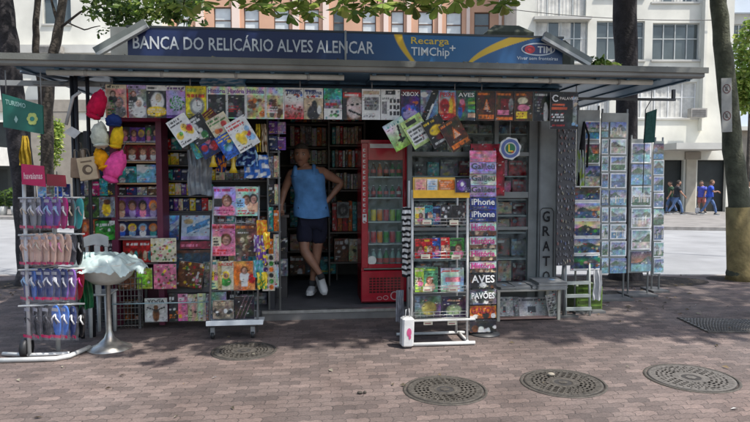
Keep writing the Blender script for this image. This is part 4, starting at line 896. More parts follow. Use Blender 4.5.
def a_craft(k):
    def f(a):
        a.im[:] = C('brown')*.6; a.mottle(.6, 6); a.lines(.04, .84, .98, .98, 'orange', 1, .95)
        if k == 0: a.put((np.abs(a.x-.55) < (.75-a.y)*.5).astype(float)*(a.y > .38)*(a.y < .75), 'orange'); a.put((np.abs(a.x-.55) < (.65-a.y)*.45).astype(float)*(a.y > .38)*(a.y < .65), 'peach'); a.rect(.1, .05, .95, .2, 'orange'); a.lines(.1, .06, .95, .2, 'brown', 1, .4)
        if k == 1: a.rect(.3, .4, .8, .75, 'dark red'); a.rect(.1, .2, .75, .36, 'pink'); a.rect(.05, .04, .95, .14, 'orange'); a.ell(.85, .55, .12, .2, 'grey')
        if k == 2: a.ell(.45, .7, .25, .1, 'cream'); a.ell(.5, .45, .3, .1, 'pink'); a.rect(.08, .08, .7, .32, 'yellow'); a.lines(.1, .1, .7, .3, 'dark red', 2, .5)
    return artf(f)
def a_white_fig(a): a.im[:] = C('charcoal')*.8; a.mottle(.5, 6); a.ell(.72, .28, .12, .3, 'white'); a.ell(.7, .55, .06, .09, 'white'); a.lines(.05, .2, .55, .8, 'grey', 6, .5); a.lines(.05, .84, .95, .96, 'white', 1)
def a_poster(a): a.im[:] = C('charcoal')*.6; a.mottle(.4, 6); a.lines(.05, .52, .62, .72, (.8, .2, .08), 2, .9); a.lines(.05, .2, .6, .45, 'white', 3, .7); a.rect(.8, .1, .97, .9, 'grey'); a.blobs(6, ['sky blue', 'navy', 'beige'], .8, .1, .97, .9, .03, .06); a.lines(.05, .05, .75, .15, 'red', 1)
strip = [(106, 126, a_fig('peach', 'cream', 'grey', 'green'), 'peach and cream magazine with a woman, far left end of the hanging row', None),
 (127, 146, a_fig('grey', 'lilac', 'white', 'white', 'red'), 'grey magazine with a red spine and a pale figure in the hanging row', None),
 (147, 166, artf(a_wed), 'white headed magazine with a white figure over a yellow base in the hanging row', None),
 (166.5, 185, artf(a_mandala), 'lilac magazine with a round green mandala in the hanging row', None),
 (186, 206, artf(a_clock), 'bright yellow magazine with a clock in the hanging row', None),
 (207, 226.5, a_hist('charcoal', ['grey', 'charcoal']), 'history magazine with a dark battle picture, first of three with the same white masthead', ('História', 'purple')),
 (227, 245.5, a_hist('charcoal', ['grey', 'black'], 'red'), 'history magazine with dark cover and red writing, middle of three with the same masthead', ('História', 'purple')),
 (246, 265.5, a_hist('beige', ['orange', 'brown']), 'history magazine with an orange flame on beige, last of three with the same masthead', ('História', 'purple')),
 (266, 284, a_hist('beige', ['beige', 'charcoal', 'brown'], 'white'), 'history magazine with a brown header and misty beige picture in the hanging row', None),
 (284.5, 303.5, a_thema(0), 'white magazine with a red crowd in the hanging row', ('Thema', 'navy')),
 (304, 323, a_thema(1), 'white magazine with a dark bearded silhouette in the hanging row', ('Thema', 'navy')),
 (324, 342, artf(a_news), 'teal and grey magazine with small photos and red writing in the hanging row', None),
 (343, 361.5, artf(a_facebw), 'magazine with a pale half face slashed in black under a red band', None),
 (362, 380.5, artf(a_plain), 'white magazine with a plain grey panel in the hanging row', None),
 (381, 400, artf(a_squares), 'white magazine with small black squares in the hanging row', None),
 (401, 420, artf(a_game), 'dark purple game magazine in the hanging row', ('XBOX', 'white')),
 (420.5, 438, artf(a_orca), 'magazine with a black and white orca on blue in the hanging row', None),
 (438.5, 456, artf(a_fire), 'red and orange fishing magazine in the hanging row', ('PEIXE', 'red')),
 (456.5, 475.5, artf(a_birds), 'dark green bird magazine in the hanging row', ('AVES', 'white')),
 (476.5, 495, a_craft(0), 'brown craft magazine with an orange triangle in the hanging row', None),
 (495.5, 514, a_craft(1), 'brown craft magazine with a pink label in the hanging row', None),
 (514.5, 532.5, a_craft(2), 'brown food magazine with yellow lettering in the hanging row', None),
 (533, 551, artf(a_white_fig), 'black magazine with a white standing figure in the hanging row', None)]
SVV = 6.1
def strip_y(px): return 86.5+(px-115)*.018, 119.5+(px-115)*.008
for px0, px1, im_, lab, tt in strip:
    yc = 350; ya, yb = 85+(px0-115)*.0175, 117.5+(px0-115)*.0085
    tb = (.07, .79, .93, .93)
    sheet(px0, ya, px1, yb, SVV, im_, label=lab, group='magazines clipped in a row under the roof', title=tt[0] if tt else None, tcol=tuple(C(tt[1])) if tt else None, tbox=tb, seed=int(px0), res=1.5, yaw=random.uniform(-.03, .03))
def poster_text(b, w, h, oz):
    ring(b, -w/2+w*.17, oz+h*.84, w*.12, w*.12, .012, -.012, (.7, .7, .7), a0=.6, a1=5.6); b.text('PALAVRAS', -w/2+w*.32, oz+h*.8, w*.48, oz+h*.88, y=-.012, col=(.65, .6, .55))
sheet(550, 93, 578.5, 129, 6.02, artf(a_poster), name='poster', cat='poster', label='black poster with orange red writing at the right end of the magazine row', extra=poster_text, seed=3, curl=.001)
# rail carrying the row
b = MB(); a = kk(106, 85, SVV+.02); c = kk(578, 92, SVV+.02); b.box(a[0], SVV+.022, a[1]-.02, c[0], SVV+.04, a[1]+.005, (.1, .1, .1))
for px in (112, 190, 300, 372, 455, 482, 577): u = kk(px, 85, SVV+.02)[0]; b.tube([(u, SVV+.03, a[1]-.005), (u, SVV+.03, zs-.055)], .006, (.3, .32, .33), n=6)
kp(b, 'hanging_rail', PAINT, NS)

# -- tilted magazines hanging under the row
def tilted(cx, cy, w, h, ang, v, img, lab, seed=None, title=None, tcol=(1, 1, 1), tbox=(.06, .82, .94, .96)):
    sheet(cx-w/2, cy-h/2, cx+w/2, cy+h/2, v, img, label=lab, roll=-math.radians(ang), seed=seed or int(cx), group='tilted magazines hanging below the row', res=1.4, curl=.003, title=title, tcol=tcol, tbox=tbox)
def a_balls(hdc, cols, bgc='white'):
    def f(a): a.im[:] = C(bgc); a.blobs(7, cols, .2, .2, .85, .65, .08, .16); a.lines(.06, .74, .94, .95, hdc, 2, .85); a.lines(.06, .04, .9, .14, 'charcoal', 1)
    return artf(f)
tilted(183, 130, 21, 29, 33, 5.98, a_balls('charcoal', ['green', 'purple', 'red', 'yellow']), 'white magazine with green and purple shapes, leftmost tilted one')
tilted(199, 129, 20, 28, 32, 6.0, a_balls('white', ['green', 'teal', 'white'], 'charcoal'), 'dark puzzle magazine, second of the left tilted group', 190)
tilted(207, 143, 20, 27, 31, 6.02, a_balls('yellow', ['red', 'blue', 'pink'], 'navy'), 'navy magazine with red and yellow, lowest in the left tilted group', 191)
tilted(222, 129, 21, 29, 31, 5.96, a_balls('green', ['orange', 'yellow', 'red'], 'cream'), 'orange and cream puzzle magazine in the left tilted group', 192)
tilted(229, 145, 19, 25, 31, 5.94, a_balls('yellow', ['sky blue', 'teal', 'yellow'], 'blue'), 'blue magazine with yellow, tucked behind the right one of the left tilted group', 193)
tilted(242, 134, 23, 32, 31, 5.9, a_balls('red', ['sky blue', 'yellow', 'red', 'pink']), 'white magazine with red heading and pastel balls, rightmost of the left tilted group', 194)
tilted(212, 121, 16, 22, 40, 6.06, a_balls('yellow', ['brown', 'orange', 'yellow'], 'dark red'), 'small dark red magazine peeking behind the left tilted group', 220)
tilted(200, 146, 17, 22, 24, 6.06, a_balls('white', ['lime', 'sky blue'], 'teal'), 'small teal magazine hanging lowest left in the left tilted group', 221)
def a_surf(a): a.im[:] = C((.5, .6, .6)); a.grad('lime', 'white', 0, .9); a.mottle(.2); a.put((np.abs(a.x-.55-(a.y-.5)*.3) < .05).astype(float)*(a.y > .2)*(a.y < .8), 'black'); a.ell(.5, .3, .18, .05, 'black'); a.lines(.1, .82, .9, .95, 'teal', 1)
def a_green(a): a.im[:] = C('lime')*.8+.2; a.rect(.08, .1, .92, .7, 'white'); a.lines(.12, .12, .88, .66, 'charcoal', 4, .8); a.rect(.2, .78, .7, .92, 'charcoal')
tilted(399, 134, 22, 29, 30, 6.0, artf(a_surf), 'pale green magazine with a dark leaping figure, leftmost of the right tilted group')
tilted(417, 131, 22, 30, 31, 5.97, artf(a_green), 'green and white magazine with black words, second of the right tilted group', 195)
def a_yel(a): a.im[:] = C('charcoal')*.6; a.mottle(.5); a.ell(.5, .55, .3, .15, 'yellow'); a.ell(.6, .3, .25, .1, 'dark red'); a.lines(.05, .82, .95, .95, 'yellow', 1); a.lines(.05, .05, .9, .2, 'white', 1)
tilted(437, 131, 21, 29, 30, 5.94, artf(a_yel), 'black magazine with a yellow picture, third of the right tilted group', 196)
tilted(455, 134, 22, 30, 31, 5.91, a_craft(0), 'brown magazine with an orange triangle, rightmost of the right tilted group', 197)

# -- generic shelf filling
def art_dolls(n, bgc, hairs=('brown', 'yellow', 'black', 'red'), body=('pink', 'purple', 'blue', 'white')):
    def f(a):
        a.im[:] = C(bgc); a.mottle(.3)
        for i in range(n): a.ell((i+.5)/n, .28, .28/n, .2, body[i % len(body)]); a.ell((i+.5)/n, .62, .36/n, .22, hairs[i % len(hairs)]); a.ell((i+.5)/n, .57, .24/n, .15, (.55, .34, .24))
        a.rect(0, 0, 1, .1, 'white', .6)
    return artf(f)
def art_box(c1, c2, seed=0):
    def f(a): a.im[:] = C(c1); a.mottle(.35, 4); a.blobs(5, [c2, c1, 'white', 'charcoal'], r0=.06, r1=.16); a.lines(.08, .7, .9, .92, 'white', 1, .8); a.lines(.08, .08, .7, .25, c2, 2, .6)
    return artf(f)
def row(px0, px1, y0, y1, v, cols, kind, where, group, depth=.1, vary=.15, gap=.6, dim=1.0, labels=None, tilt=0, imgs=None, noun=None):
    n = len(cols); rnd = random.Random(int(px0*31+y0)); ws = [rnd.uniform(.8, 1.2) for _ in cols]; S = sum(ws); x = px0
    for i, cn in enumerate(cols):
        w = (px1-px0)*ws[i]/S; c2 = rnd.choice(['yellow', 'white', 'red', 'sky blue', 'orange', 'beige']); 
        if c2 == cn: c2 = 'charcoal'
        lab = labels[i] if labels else f'{cn} {noun or kind.replace("_", " ")}, {ordn(i)} from left {where}'
        sheet(x+gap/2, y0+rnd.uniform(0, vary)*(y1-y0), x+w-gap/2, y1, v+rnd.uniform(0, .01), imgs[i] if imgs else art_box(cn, c2), name=kind, cat=(noun or kind.replace('_', ' ')), label=lab, group=group, thick=depth, edge=tuple(C(cn)*.7), seed=rnd.randrange(9999), tilt=tilt, res=1.3)
        x += w
def shelfboard(px0, px1, y, v0, v1, name='shelf', col=(.12, .11, .1), root=NS, th=.014):
    z = kk((px0+px1)/2, y, v0)[1]; a = kk(px0, y, v0)[0]; c = kk(px1, y, v0)[0]; b = MB(); b.box(a, v0, z-th, c, v1, z, col); return kp(b, name, PAINT, root)
# toy cabinet on the left
CV = 6.36
TC = kroot('toy_cabinet', 'narrow magenta toy cabinet with shelves of boxed dolls at the left of the kiosk', 'cabinet', kk(137, 200, CV)[0], CV+.15, 0)
b = MB(); q = kq(114, 113, 160.5, 121, CV); b.box(q[0], CV, q[1], q[2], CV+.3, q[3], (.22, .015, .06)); kp(b, 'header', PAINT, TC)
b = MB(); 
for a_, c_ in ((114, 115.5), (159.3, 160.8)): q = kq(a_, 121, c_, 322, CV); b.box(q[0], CV, .02, q[2], CV+.3, q[3]-.001, (.12, .012, .04))
kp(b, 'side_panel', PAINT, TC)
b = MB(); q = kq(115.6, 121, 159.2, 322, CV); b.box(q[0], CV+.28, .02, q[2], CV+.299, q[3]-.001, (.10, .015, .04)); kp(b, 'back_panel', PAINT, TC)
for y in (143, 161.5, 183, 195.5, 219.5, 238.5, 263): shelfboard(115.6, 159.2, y, CV+.003, CV+.28, 'shelf', (.42, .25, .12) if y < 190 else (.2, .15, .14), TC)
w_ = 'on the {} shelf of the toy cabinet'
G_ = 'toys on the cabinet shelves'
row(117, 158.5, 125, 142.6, CV+.06, ['purple', 'brown', 'green'], 'doll_box', w_.format('top'), G_, imgs=[art_dolls(1, 'charcoal'), art_dolls(2, 'purple'), art_dolls(2, 'charcoal', ('green', 'black'))], labels=['doll box with one fair doll, left on the top cabinet shelf', 'purple doll box in the middle of the top cabinet shelf', 'doll box with green haired figures, right on the top cabinet shelf'])
row(117, 158.5, 145, 161, CV+.06, ['brown', 'brown', 'brown', 'brown'], 'figurine', w_.format('second'), G_, imgs=[art_dolls(1, 'dark red', ('brown',), ('white',)) for _ in range(4)], labels=[f'brown haired doll with white skirt, {ordn(i)} from the left on the second cabinet shelf' for i in range(4)], vary=.05)
row(117, 158.5, 164, 182.6, CV+.06, ['teal', 'sky blue'], 'toy_pack', w_.format('third'), G_, imgs=[art_box('teal', 'magenta'), art_box('sky blue', 'white')])
row(117, 158.5, 186, 195, CV+.06, ['charcoal', 'navy', 'grey', 'brown'], 'toy_pack', w_.format('fourth'), G_)
row(116.5, 158.5, 197, 219, CV+.05, ['lilac'], 'doll_box', '', None, imgs=[art_dolls(4, 'purple', ('brown', 'brown', 'black', 'orange'), ('peach', 'lilac', 'pink', 'lilac'))], labels=['wide lilac box showing four doll faces in the toy cabinet'], vary=0)
row(116.5, 158.5, 221, 238, CV+.05, ['navy'], 'doll_box', '', None, imgs=[art_dolls(4, 'navy', ('white', 'yellow', 'sky blue', 'orange'), ('blue', 'sky blue', 'white', 'teal'))], labels=['wide navy box with pale haired dolls in the toy cabinet'], vary=0)
row(123, 158.5, 240, 262.5, CV+.03, ['red'], 'toy_box', '', None, imgs=[artf(lambda a: (a.rect(0, 0, 1, 1, (.5, .03, .03)), a.lines(.1, .75, .9, .9, 'white', 1), [a.ell(.1+.13*i, .3, .05, .2, ['brown', 'beige', 'teal'][i % 3]) for i in range(7)]))], labels=['bright red toy box with small figures at the bottom of the toy cabinet'], vary=0)
# toys stacked left of the cabinet, on a rough table of wire baskets
TV = 6.3
WB = kroot('wire_table', 'low wire basket table carrying toys at the left foot of the kiosk', 'table', kk(110, 300, TV)[0], TV+.15, 0)
b = MB(); q = kq(76, 290, 142, 325, TV); 
for i in range(19): u = q[0]+(q[2]-q[0])*i/18; b.tube([(u, TV, .02), (u, TV, .52)], .004, (.13, .13, .12), n=5)
for i in range(9): z = .04+.06*i; b.tube([(q[0], TV-.004, z), (q[2], TV-.004, z)], .004, (.13, .13, .12), n=5)
kp(b, 'wire_panel', PAINT, WB)
b = MB(); b.box(q[0], TV+.01, .525, q[2]-.02, TV+.34, .545, (.12, .1, .09)); kp(b, 'table_top', PAINT, WB)
for u in (q[0]+.02, q[2]-.05):
    for v in (TV+.03, TV+.3): b = MB(); b.box(u, v, 0, u+.025, v+.025, .524, (.15, .15, .15)); kp(b, 'leg', PAINT, WB)
b = MB(); b.box(q[0], TV+.345, 0, q[2]+.06, TV+.38, 2.0, (.035, .035, .04)); kone(b, 'back_board', PAINT, (q[0]+q[2])/2, TV+.36, 0, 'dark upright board behind the toys left of the cabinet', 'board')
LG = 'toys stacked left of the cabinet'
row(76, 114.5, 262, 289, TV+.06, ['charcoal', 'brown', 'navy', 'dark red'], 'toy_box', 'in the lowest row beside the cabinet', LG)
row(76, 114.5, 240.5, 261, TV+.06, ['brown', 'dark red', 'charcoal'], 'toy_box', 'in the second row up beside the cabinet', LG)
row(76, 115, 218, 240, TV+.05, ['orange', 'green'], 'toy_box', '', LG, labels=['dull orange toy box above the white chair back', 'green and yellow toy box touching the cabinet'], imgs=[art_dolls(3, (.4, .12, .06), ('brown', 'orange'), ('peach', 'red')), art_box('green', 'yellow')])
row(84, 115, 196, 217.5, TV+.05, ['green', 'yellow'], 'toy_box', '', LG, labels=['dark green toy box with a red toy', 'grey toy pack with a standing yellow figure'], imgs=[artf(lambda a: (a.rect(0, 0, 1, 1, (.1, .2, .05)), a.ell(.5, .5, .3, .25, 'charcoal'), a.ell(.5, .5, .14, .12, 'red'))), artf(lambda a: (a.rect(0, 0, 1, 1, (.25, .27, .3)), a.ell(.45, .4, .25, .3, 'yellow'), a.ell(.5, .75, .2, .12, 'brown')))])
row(76, 115, 176, 195.5, TV+.05, ['navy', 'grey', 'magenta', 'teal', 'charcoal'], 'toy_pack', 'in the top row beside the cabinet', LG, vary=.3)
row(84, 113, 150, 175, TV+.2, ['charcoal', 'navy', 'grey'], 'toy_pack', 'behind the hanging hats', LG, vary=.3)

# dark middle: little shelves with small goods
MV = 6.86
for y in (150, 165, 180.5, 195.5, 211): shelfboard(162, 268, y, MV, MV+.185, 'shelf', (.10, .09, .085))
rnd = random.Random(77)
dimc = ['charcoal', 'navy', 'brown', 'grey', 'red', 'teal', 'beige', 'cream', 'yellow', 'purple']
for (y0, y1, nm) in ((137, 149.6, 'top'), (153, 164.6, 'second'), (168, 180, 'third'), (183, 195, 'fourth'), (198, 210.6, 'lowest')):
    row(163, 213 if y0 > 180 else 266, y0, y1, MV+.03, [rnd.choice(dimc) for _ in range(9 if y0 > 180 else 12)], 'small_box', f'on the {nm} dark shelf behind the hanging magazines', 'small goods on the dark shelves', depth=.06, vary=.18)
# sloping comics bench
BN = kroot('comics_bench', 'sloping display bench of comics and albums under the dark shelves', 'display bench', kk(190, 260, 6.6)[0], 6.7, 0)
b = MB(); a = kk(161, 300, 6.6)[0]; c = kk(216, 300, 6.6)[0]
zs1 = kk(190, 290, 6.5)[1]; zs2 = kk(190, 213, 6.8)[1]
b.add([(a, 6.48, zs1-.02), (c, 6.48, zs1-.02), (c, 6.83, zs2), (a, 6.83, zs2), (a, 6.50, zs1-.05), (c, 6.50, zs1-.05), (c, 6.849, zs2-.03), (a, 6.849, zs2-.03)], [(0, 1, 2, 3), (7, 6, 5, 4), (0, 4, 5, 1), (1, 5, 6, 2), (2, 6, 7, 3), (3, 7, 4, 0)], (.1, .09, .085)); kp(b, 'slope', PAINT, BN)
b = MB(); b.box(a+.01, 6.6, .02, c-.01, 6.62, zs1+.05, (.08, .075, .07)); kp(b, 'front_board', PAINT, BN)
b = MB(); q = kq(112, 302.4, 214, 303.6, 6.15); b.tube([(q[0], 6.15, (q[1]+q[3])/2), (q[2], 6.15, (q[1]+q[3])/2)], .006, (.35, .5, .52), n=6); kp(b, 'front_rail', PAINT, BN)
tl = -math.atan2(.35, zs2-zs1)
def comic(px0, y0, px1, y1, v, img, lab, **k): sheet(px0, y0, px1, y1, v, img, name=k.pop('name', 'comic'), cat=k.pop('cat', 'comic'), label=lab, group='comics and albums on the bench', **k)
def a_blue(sd):
    def f(a): a.im[:] = C('blue'); a.grad('navy', 'sky blue', 0, 1); a.mottle(.5, 6); a.put((np.abs(a.y-.25-a.x*.5) < .12).astype(float), 'white', .5); a.blobs(9, ['white', 'navy', 'sky blue', 'grey'], r0=.03, r1=.1)
    return artf(f)
comic(163, 215, 178, 240, 6.62, a_blue(1), 'small blue comic at the left end of the bench', tilt=-.25)
comic(181, 215, 209, 240, 6.6, artf(lambda a: (a.rect(0, 0, 1, 1, (.55, .62, .68)), a.put((np.abs(a.y-.3-a.x*.45) < .13).astype(float)*(a.x > .2), (.12, .3, .5)), a.ell(.25, .75, .15, .1, (.5, .4, .2)), a.blobs(8, ['navy', 'white', 'sky blue'], .3, .3, 1, 1, .02, .05), a.rect(0, 0, 1, .15, 'lilac'))), 'wide pale album with a blue diagonal truck like shape on the bench', cat='album', name='album', tilt=-.25)
comic(180, 241, 211, 249, 6.55, artf(lambda a: (a.rect(0, 0, 1, 1, (.35, .04, .07)), a.lines(.05, .2, .95, .8, 'pink', 1))), 'thin dark red album lying under the pale wide album', cat='album', name='album', tilt=-.25)
comic(174, 250, 210, 270, 6.52, artf(lambda a: (a.rect(0, 0, 1, 1, (.12, .11, .1)), [a.ell(.12+.25*i, .42, .1, .45, (.07, .13, .17)) for i in range(4)], a.rect(0, .85, 1, 1, 'brown'))), 'dark album with blue trouser shapes on the bench', cat='album', name='album', tilt=-.2)
comic(151, 238, 176, 262, 6.3, lambda w, h, s: flowers(w, h, 3), 'flower patterned cream notebook in front of the red toy box', cat='notebook', name='notebook')
comic(154, 264, 176, 289, 6.28, lambda w, h, s: flowers(w, h, 5, 'pink'), 'pink patterned notebook below the flower patterned one', cat='notebook', name='notebook')
comic(178, 262, 203, 288, 6.4, lambda w, h, s: flowers(w, h, 9, 'brown'), 'brown speckled packet right of the pink notebook', cat='packet', name='packet', roll=.15)
comic(137, 268, 152, 289, 6.3, art_box('lime', 'charcoal'), 'yellow green book left of the pink notebook', cat='book', name='book')
comic(204, 262, 214, 290, 6.5, art_box('grey', 'purple'), 'grey packet at the right end of the bench', cat='packet', name='packet')
comic(118, 268, 135, 289, 6.3, art_box('brown', 'peach'), 'brown toy pack left of the yellow green book', cat='packet', name='packet')
FV2 = 6.22
comic(145, 298, 167, 322, FV2, artf(lambda a: (a.rect(0, 0, 1, 1, (.55, .55, .53)), a.ell(.5, .3, .14, .26, 'brown'), a.ell(.5, .62, .1, .08, 'brown'), a.put((np.abs(a.y-.48-np.abs(a.x-.5)*.35) < .03).astype(float)*(np.abs(a.x-.5) < .4), 'charcoal'))), 'white yoga magazine standing on the ground below the bench', cat='magazine', name='magazine', title='YOGA', tcol=(.05, .05, .05), tbox=(.12, .78, .9, .95))
row(169, 214, 292, 321, FV2+.02, ['charcoal', 'pink', 'beige', 'cream', 'grey'], 'magazine', 'on the ground right of the yoga magazine', 'magazines standing on the ground', depth=.01, vary=.12)
row(178, 212, 290, 300, 6.5, ['sky blue', 'lilac', 'white'], 'leaflet', 'just under the bench edge', 'leaflets under the bench', depth=.006)
row(117, 144, 296, 321, 6.48, ['charcoal', 'brown', 'charcoal'], 'magazine', 'standing behind the wire table by the yoga magazine', 'magazines standing on the ground', depth=.01)

# dim posters and packets behind the wheeled rack
for (y0, y1, n_, nm) in ((215, 236, 5, 'top'), (238, 262, 4, 'second'), (264, 288, 4, 'third'), (290, 317, 4, 'lowest')):
    shelfboard(216, 268, y1+.3, 6.86, 7.04, 'shelf', (.1, .09, .085))
    row(216.5, 267, y0, y1, 6.88, [rnd.choice(['beige', 'grey', 'brown', 'cream', 'charcoal', 'dark red', 'teal']) for _ in range(n_)], 'book', f'on the {nm} shelf behind the wheeled rack', 'books behind the wheeled rack', depth=.05, vary=.2)
# column of goods by the door jamb
JV = 6.55
b = MB(); 
for px in (268, 279): u = kk(px, 200, JV)[0]; b.tube([(u, JV+.02, .02), (u, JV+.02, 2.32)], .012, (.2, .2, .19), n=8)
for y in (152, 178, 205, 232, 262, 288): z = kk(278, y, JV)[1]; b.tube([(kk(268, 0, JV)[0], JV+.02, z), (kk(279, 0, JV)[0], JV+.02, z)], .006, (.25, .25, .24), n=6)
kone(b, 'goods_rack', PAINT, kk(278, 200, JV)[0], JV, 0, 'slim metal rack of small packets beside the kiosk doorway', 'rack')
JG = 'packets on the slim rack by the doorway'
for (y0, y1, cols, nm) in ((121, 134, ['purple', 'lilac'], 'top'), (136, 150, ['navy', 'purple'], 'second'), (153, 177, ['grey', 'beige'], 'third'), (180, 204, ['charcoal', 'beige', 'navy'], 'fourth'), (207, 231, ['teal', 'orange'], 'fifth'), (234, 261, ['orange', 'cream'], 'sixth'), (264, 287, ['cream', 'white', 'charcoal'], 'lowest')):
    row(268.5, 286 if y0 < 150 else 279, y0, y1, JV, cols[:(3 if y0 < 150 else 2)], 'packet', f'on the {nm} tier of the slim rack by the doorway', JG, depth=.012, vary=.2)
# fair horns, football scarves and bags hanging below the left tilted magazines
def horn(px, y0, y1, v, lab):
    u, z1 = kk(px, y0, v); z0 = kk(px, y1, v)[1]; h = z1-z0; b = MB(); yl = (.62, .42, .02)
    b.lathe([(.001, h), (.014, h), (.012, h*.9), (.014, h*.4), (.022, h*.18), (.045, .0), (.04, .004), (.015, h*.18)], col=yl, n=14)
    b.build('horn', PLAST, None, MK(u, v, z0), label=lab, category='horn', group='yellow horns hanging')
horn(213, 138, 167, 6.05, 'yellow plastic horn, left of the three under the tilted magazines'); horn(222, 140, 162, 6.12, 'yellow plastic horn, middle of the three under the tilted magazines'); horn(233, 141, 173, 6.05, 'yellow plastic horn, right of the three under the tilted magazines')
def cloth(px0, y0, px1, y1, v, name, lab, cat, col, col2=None, seed=0, taper=.8, group=None, m=CLOTH, folds=5, stripes=0):
    q = kq(px0, y0, px1, y1, v); w, h = q[2]-q[0], q[3]-q[1]; b = MB(); nx, ny = 16, 18; vs = []; cc = []
    for side in (0, 1):
        for j in range(ny+1):
            t = j/ny; ww = w*(taper+(1-taper)*math.sin((1-t)*PI*.5)) if taper <= 1 else w*(1+(taper-1)*t)
            for i in range(nx+1):
                s_ = i/nx-.5; x = s_*ww+.02*w*math.sin(t*9+seed); y = .02*math.sin(s_*folds*6+seed+t*2)+.015*mnoise.noise(Vector((s_*4, t*4, seed)))-(.035 if side == 0 else -.035)*math.cos(s_*PI)*math.sin(min(1, (1-t)*1.3+.05)*PI*.9)
                z = t*h+.02*h*math.sin(s_*7+seed)*(1-t); vs.append((x, y, z)); c_ = C(col)
                if col2 is not None: 
                    if (mnoise.noise(Vector((s_*5+seed, t*5, seed))) > .1 if not stripes else (int(t*stripes) % 2)): c_ = C(col2)
                cc.append(tuple(c_))
    N_ = (nx+1)*(ny+1); fs = []
    for side in (0, 1):
        for j in range(ny):
            for i in range(nx): a = side*N_+j*(nx+1)+i; f = [a, a+1, a+nx+2, a+nx+1]; fs.append(f if side == 0 else f[::-1])
    b.add(vs, fs, cols=cc, smooth=True)
    return b.build(name, m, None, MK((q[0]+q[2])/2, v, q[1]), label=lab, category=cat, group=group)
cloth(188, 150, 212, 195, 6.3, 'plastic_bag', 'large grey plastic bag hanging left of the yellow horns', 'bag', (.16, .18, .2), (.24, .26, .28), 2, taper=1.0, m=PLAST)
cloth(236, 147, 258, 166, 6.1, 'scarf', 'navy printed scarf hanging right of the horns', 'scarf', 'navy', 'sky blue', 3)
cloth(244, 155, 270, 178, 6.14, 'scarf', 'blue and white printed scarf hanging lowest right of the horns', 'scarf', 'blue', 'white', 6)
cloth(216, 150, 226, 172, 6.1, 'pennant', 'orange blue pennant between the yellow horns', 'pennant', 'navy', 'orange', 4)
for i, (px, c1) in enumerate(((258, 'yellow'), (264, 'beige'))): cloth(px-3, 124, px+3, 152, 6.3, 'lanyard', f'{c1} ribbon hanging by the rightmost tilted magazine on the left', 'ribbon', c1, 'brown', i, folds=2)
cloth(200, 75, 246, 86, 6.2, 'rolled_plastic', 'crumpled blue plastic sheet tucked above the hanging magazines', 'plastic sheet', (.08, .25, .4), (.35, .5, .6), 8, taper=1, m=PLAST, folds=9)

# hats and bags hanging on the left
def hat(px, py, w, h, v, col, lab, ang=0, brim=True, seed=0, col2=None):
    u0, z0 = kk(px-w/2, py+h/2, v); u1, z1 = kk(px+w/2, py-h/2, v); W = u1-u0; H = z1-z0; b = MB(); c = tuple(C(col)); 
    def shp(p, d):
        if p.z < 0: p = Vector((p.x*(1+.12*abs(d.z)), p.y, p.z*.9))
        return p
    b.blob((0, 0, 0), (W*.42, .085, H*.5), c, amp=.28, fr=2.6, seed=seed, n=20, shape=shp)
    if brim: b.blob((W*.1, -.05, -H*.36), (W*.36, .09, H*.09), tuple(C(col2 or col)*.9), amp=.15, seed=seed+2, n=16)
    b.tube([(0, 0, H*.45), (0, 0, H*.8)], .004, (.1, .1, .1), n=5)
    b.build('hat', CLOTH, None, MK((u0+u1)/2, v, (z0+z1)/2, 0, 0, math.radians(ang)), label=lab, category='hat', group='coloured hats and caps hanging at the left corner')
hat(97, 106, 19, 30, 5.95, (.55, .01, .06), 'crimson fabric hat, highest of the hats at the left corner', 20, seed=1)
hat(114, 121, 18, 14, 5.95, 'navy', 'navy cap hanging under the crimson hat', 0, seed=2)
hat(100, 136, 20, 27, 5.9, (.55, .56, .46), 'pale cream hat hanging in the middle of the hats', -5, seed=3)
hat(117, 138, 14, 24, 5.93, (.75, .48, .02), 'yellow hat hanging right of the cream hat', 10, seed=4)
hat(102, 160, 17, 23, 5.92, (.8, .35, .01), 'orange hat hanging below the cream hat', -20, seed=5)
hat(115, 167, 21, 34, 5.88, (.75, .08, .3), 'bright pink hat, lowest of the hats', 24, seed=6)
hat(57, 181, 11, 12, 5.6, (.6, .25, .25), 'small pink toy ball shaped hat above the sandal rack', 0, brim=False, seed=9)
def paper_bag(px0, y0, px1, y1, v, col, lab, print_=True, roll=0):
    q = kq(px0, y0, px1, y1, v); w, h = q[2]-q[0], q[3]-q[1]; b = MB(); hb = h*.72; c = tuple(C(col))
    b.box(-w/2, 0, 0, w/2, .06, hb, c, bev=.006)
    b.tube([(-w*.25, .01, hb*.97), (-w*.2, 0, h*.95), (0, 0, h), (w*.2, 0, h*.95), (w*.25, .01, hb*.97)], .005, (.1, .08, .06), n=6)
    if print_: disc(b, 0, hb*.45, w*.28, hb*.22, -.002, (.12, .08, .05)); disc(b, 0.01, hb*.45, w*.16, hb*.12, -.004, c); b.box(-w*.3, -.004, hb*.78, w*.3, -.001, hb*.84, (.15, .1, .06))
    b.build('shopping_bag', PRINT, None, MK((q[0]+q[2])/2, v, q[1], 0, 0, roll), label=lab, category='bag', group='small bags hanging on the pole')
paper_bag(80, 148, 98, 180, 5.86, (.5, .38, .24), 'tan printed bag hanging nearest the orange hat', roll=-.15)
paper_bag(70, 150, 80, 178, 5.95, (.3, .2, .13), 'brown bag hanging behind the tan bag', False, roll=.05)
paper_bag(74, 142, 84, 168, 6.0, (.35, .27, .2), 'grey brown bag hanging highest behind the tan bag', False)
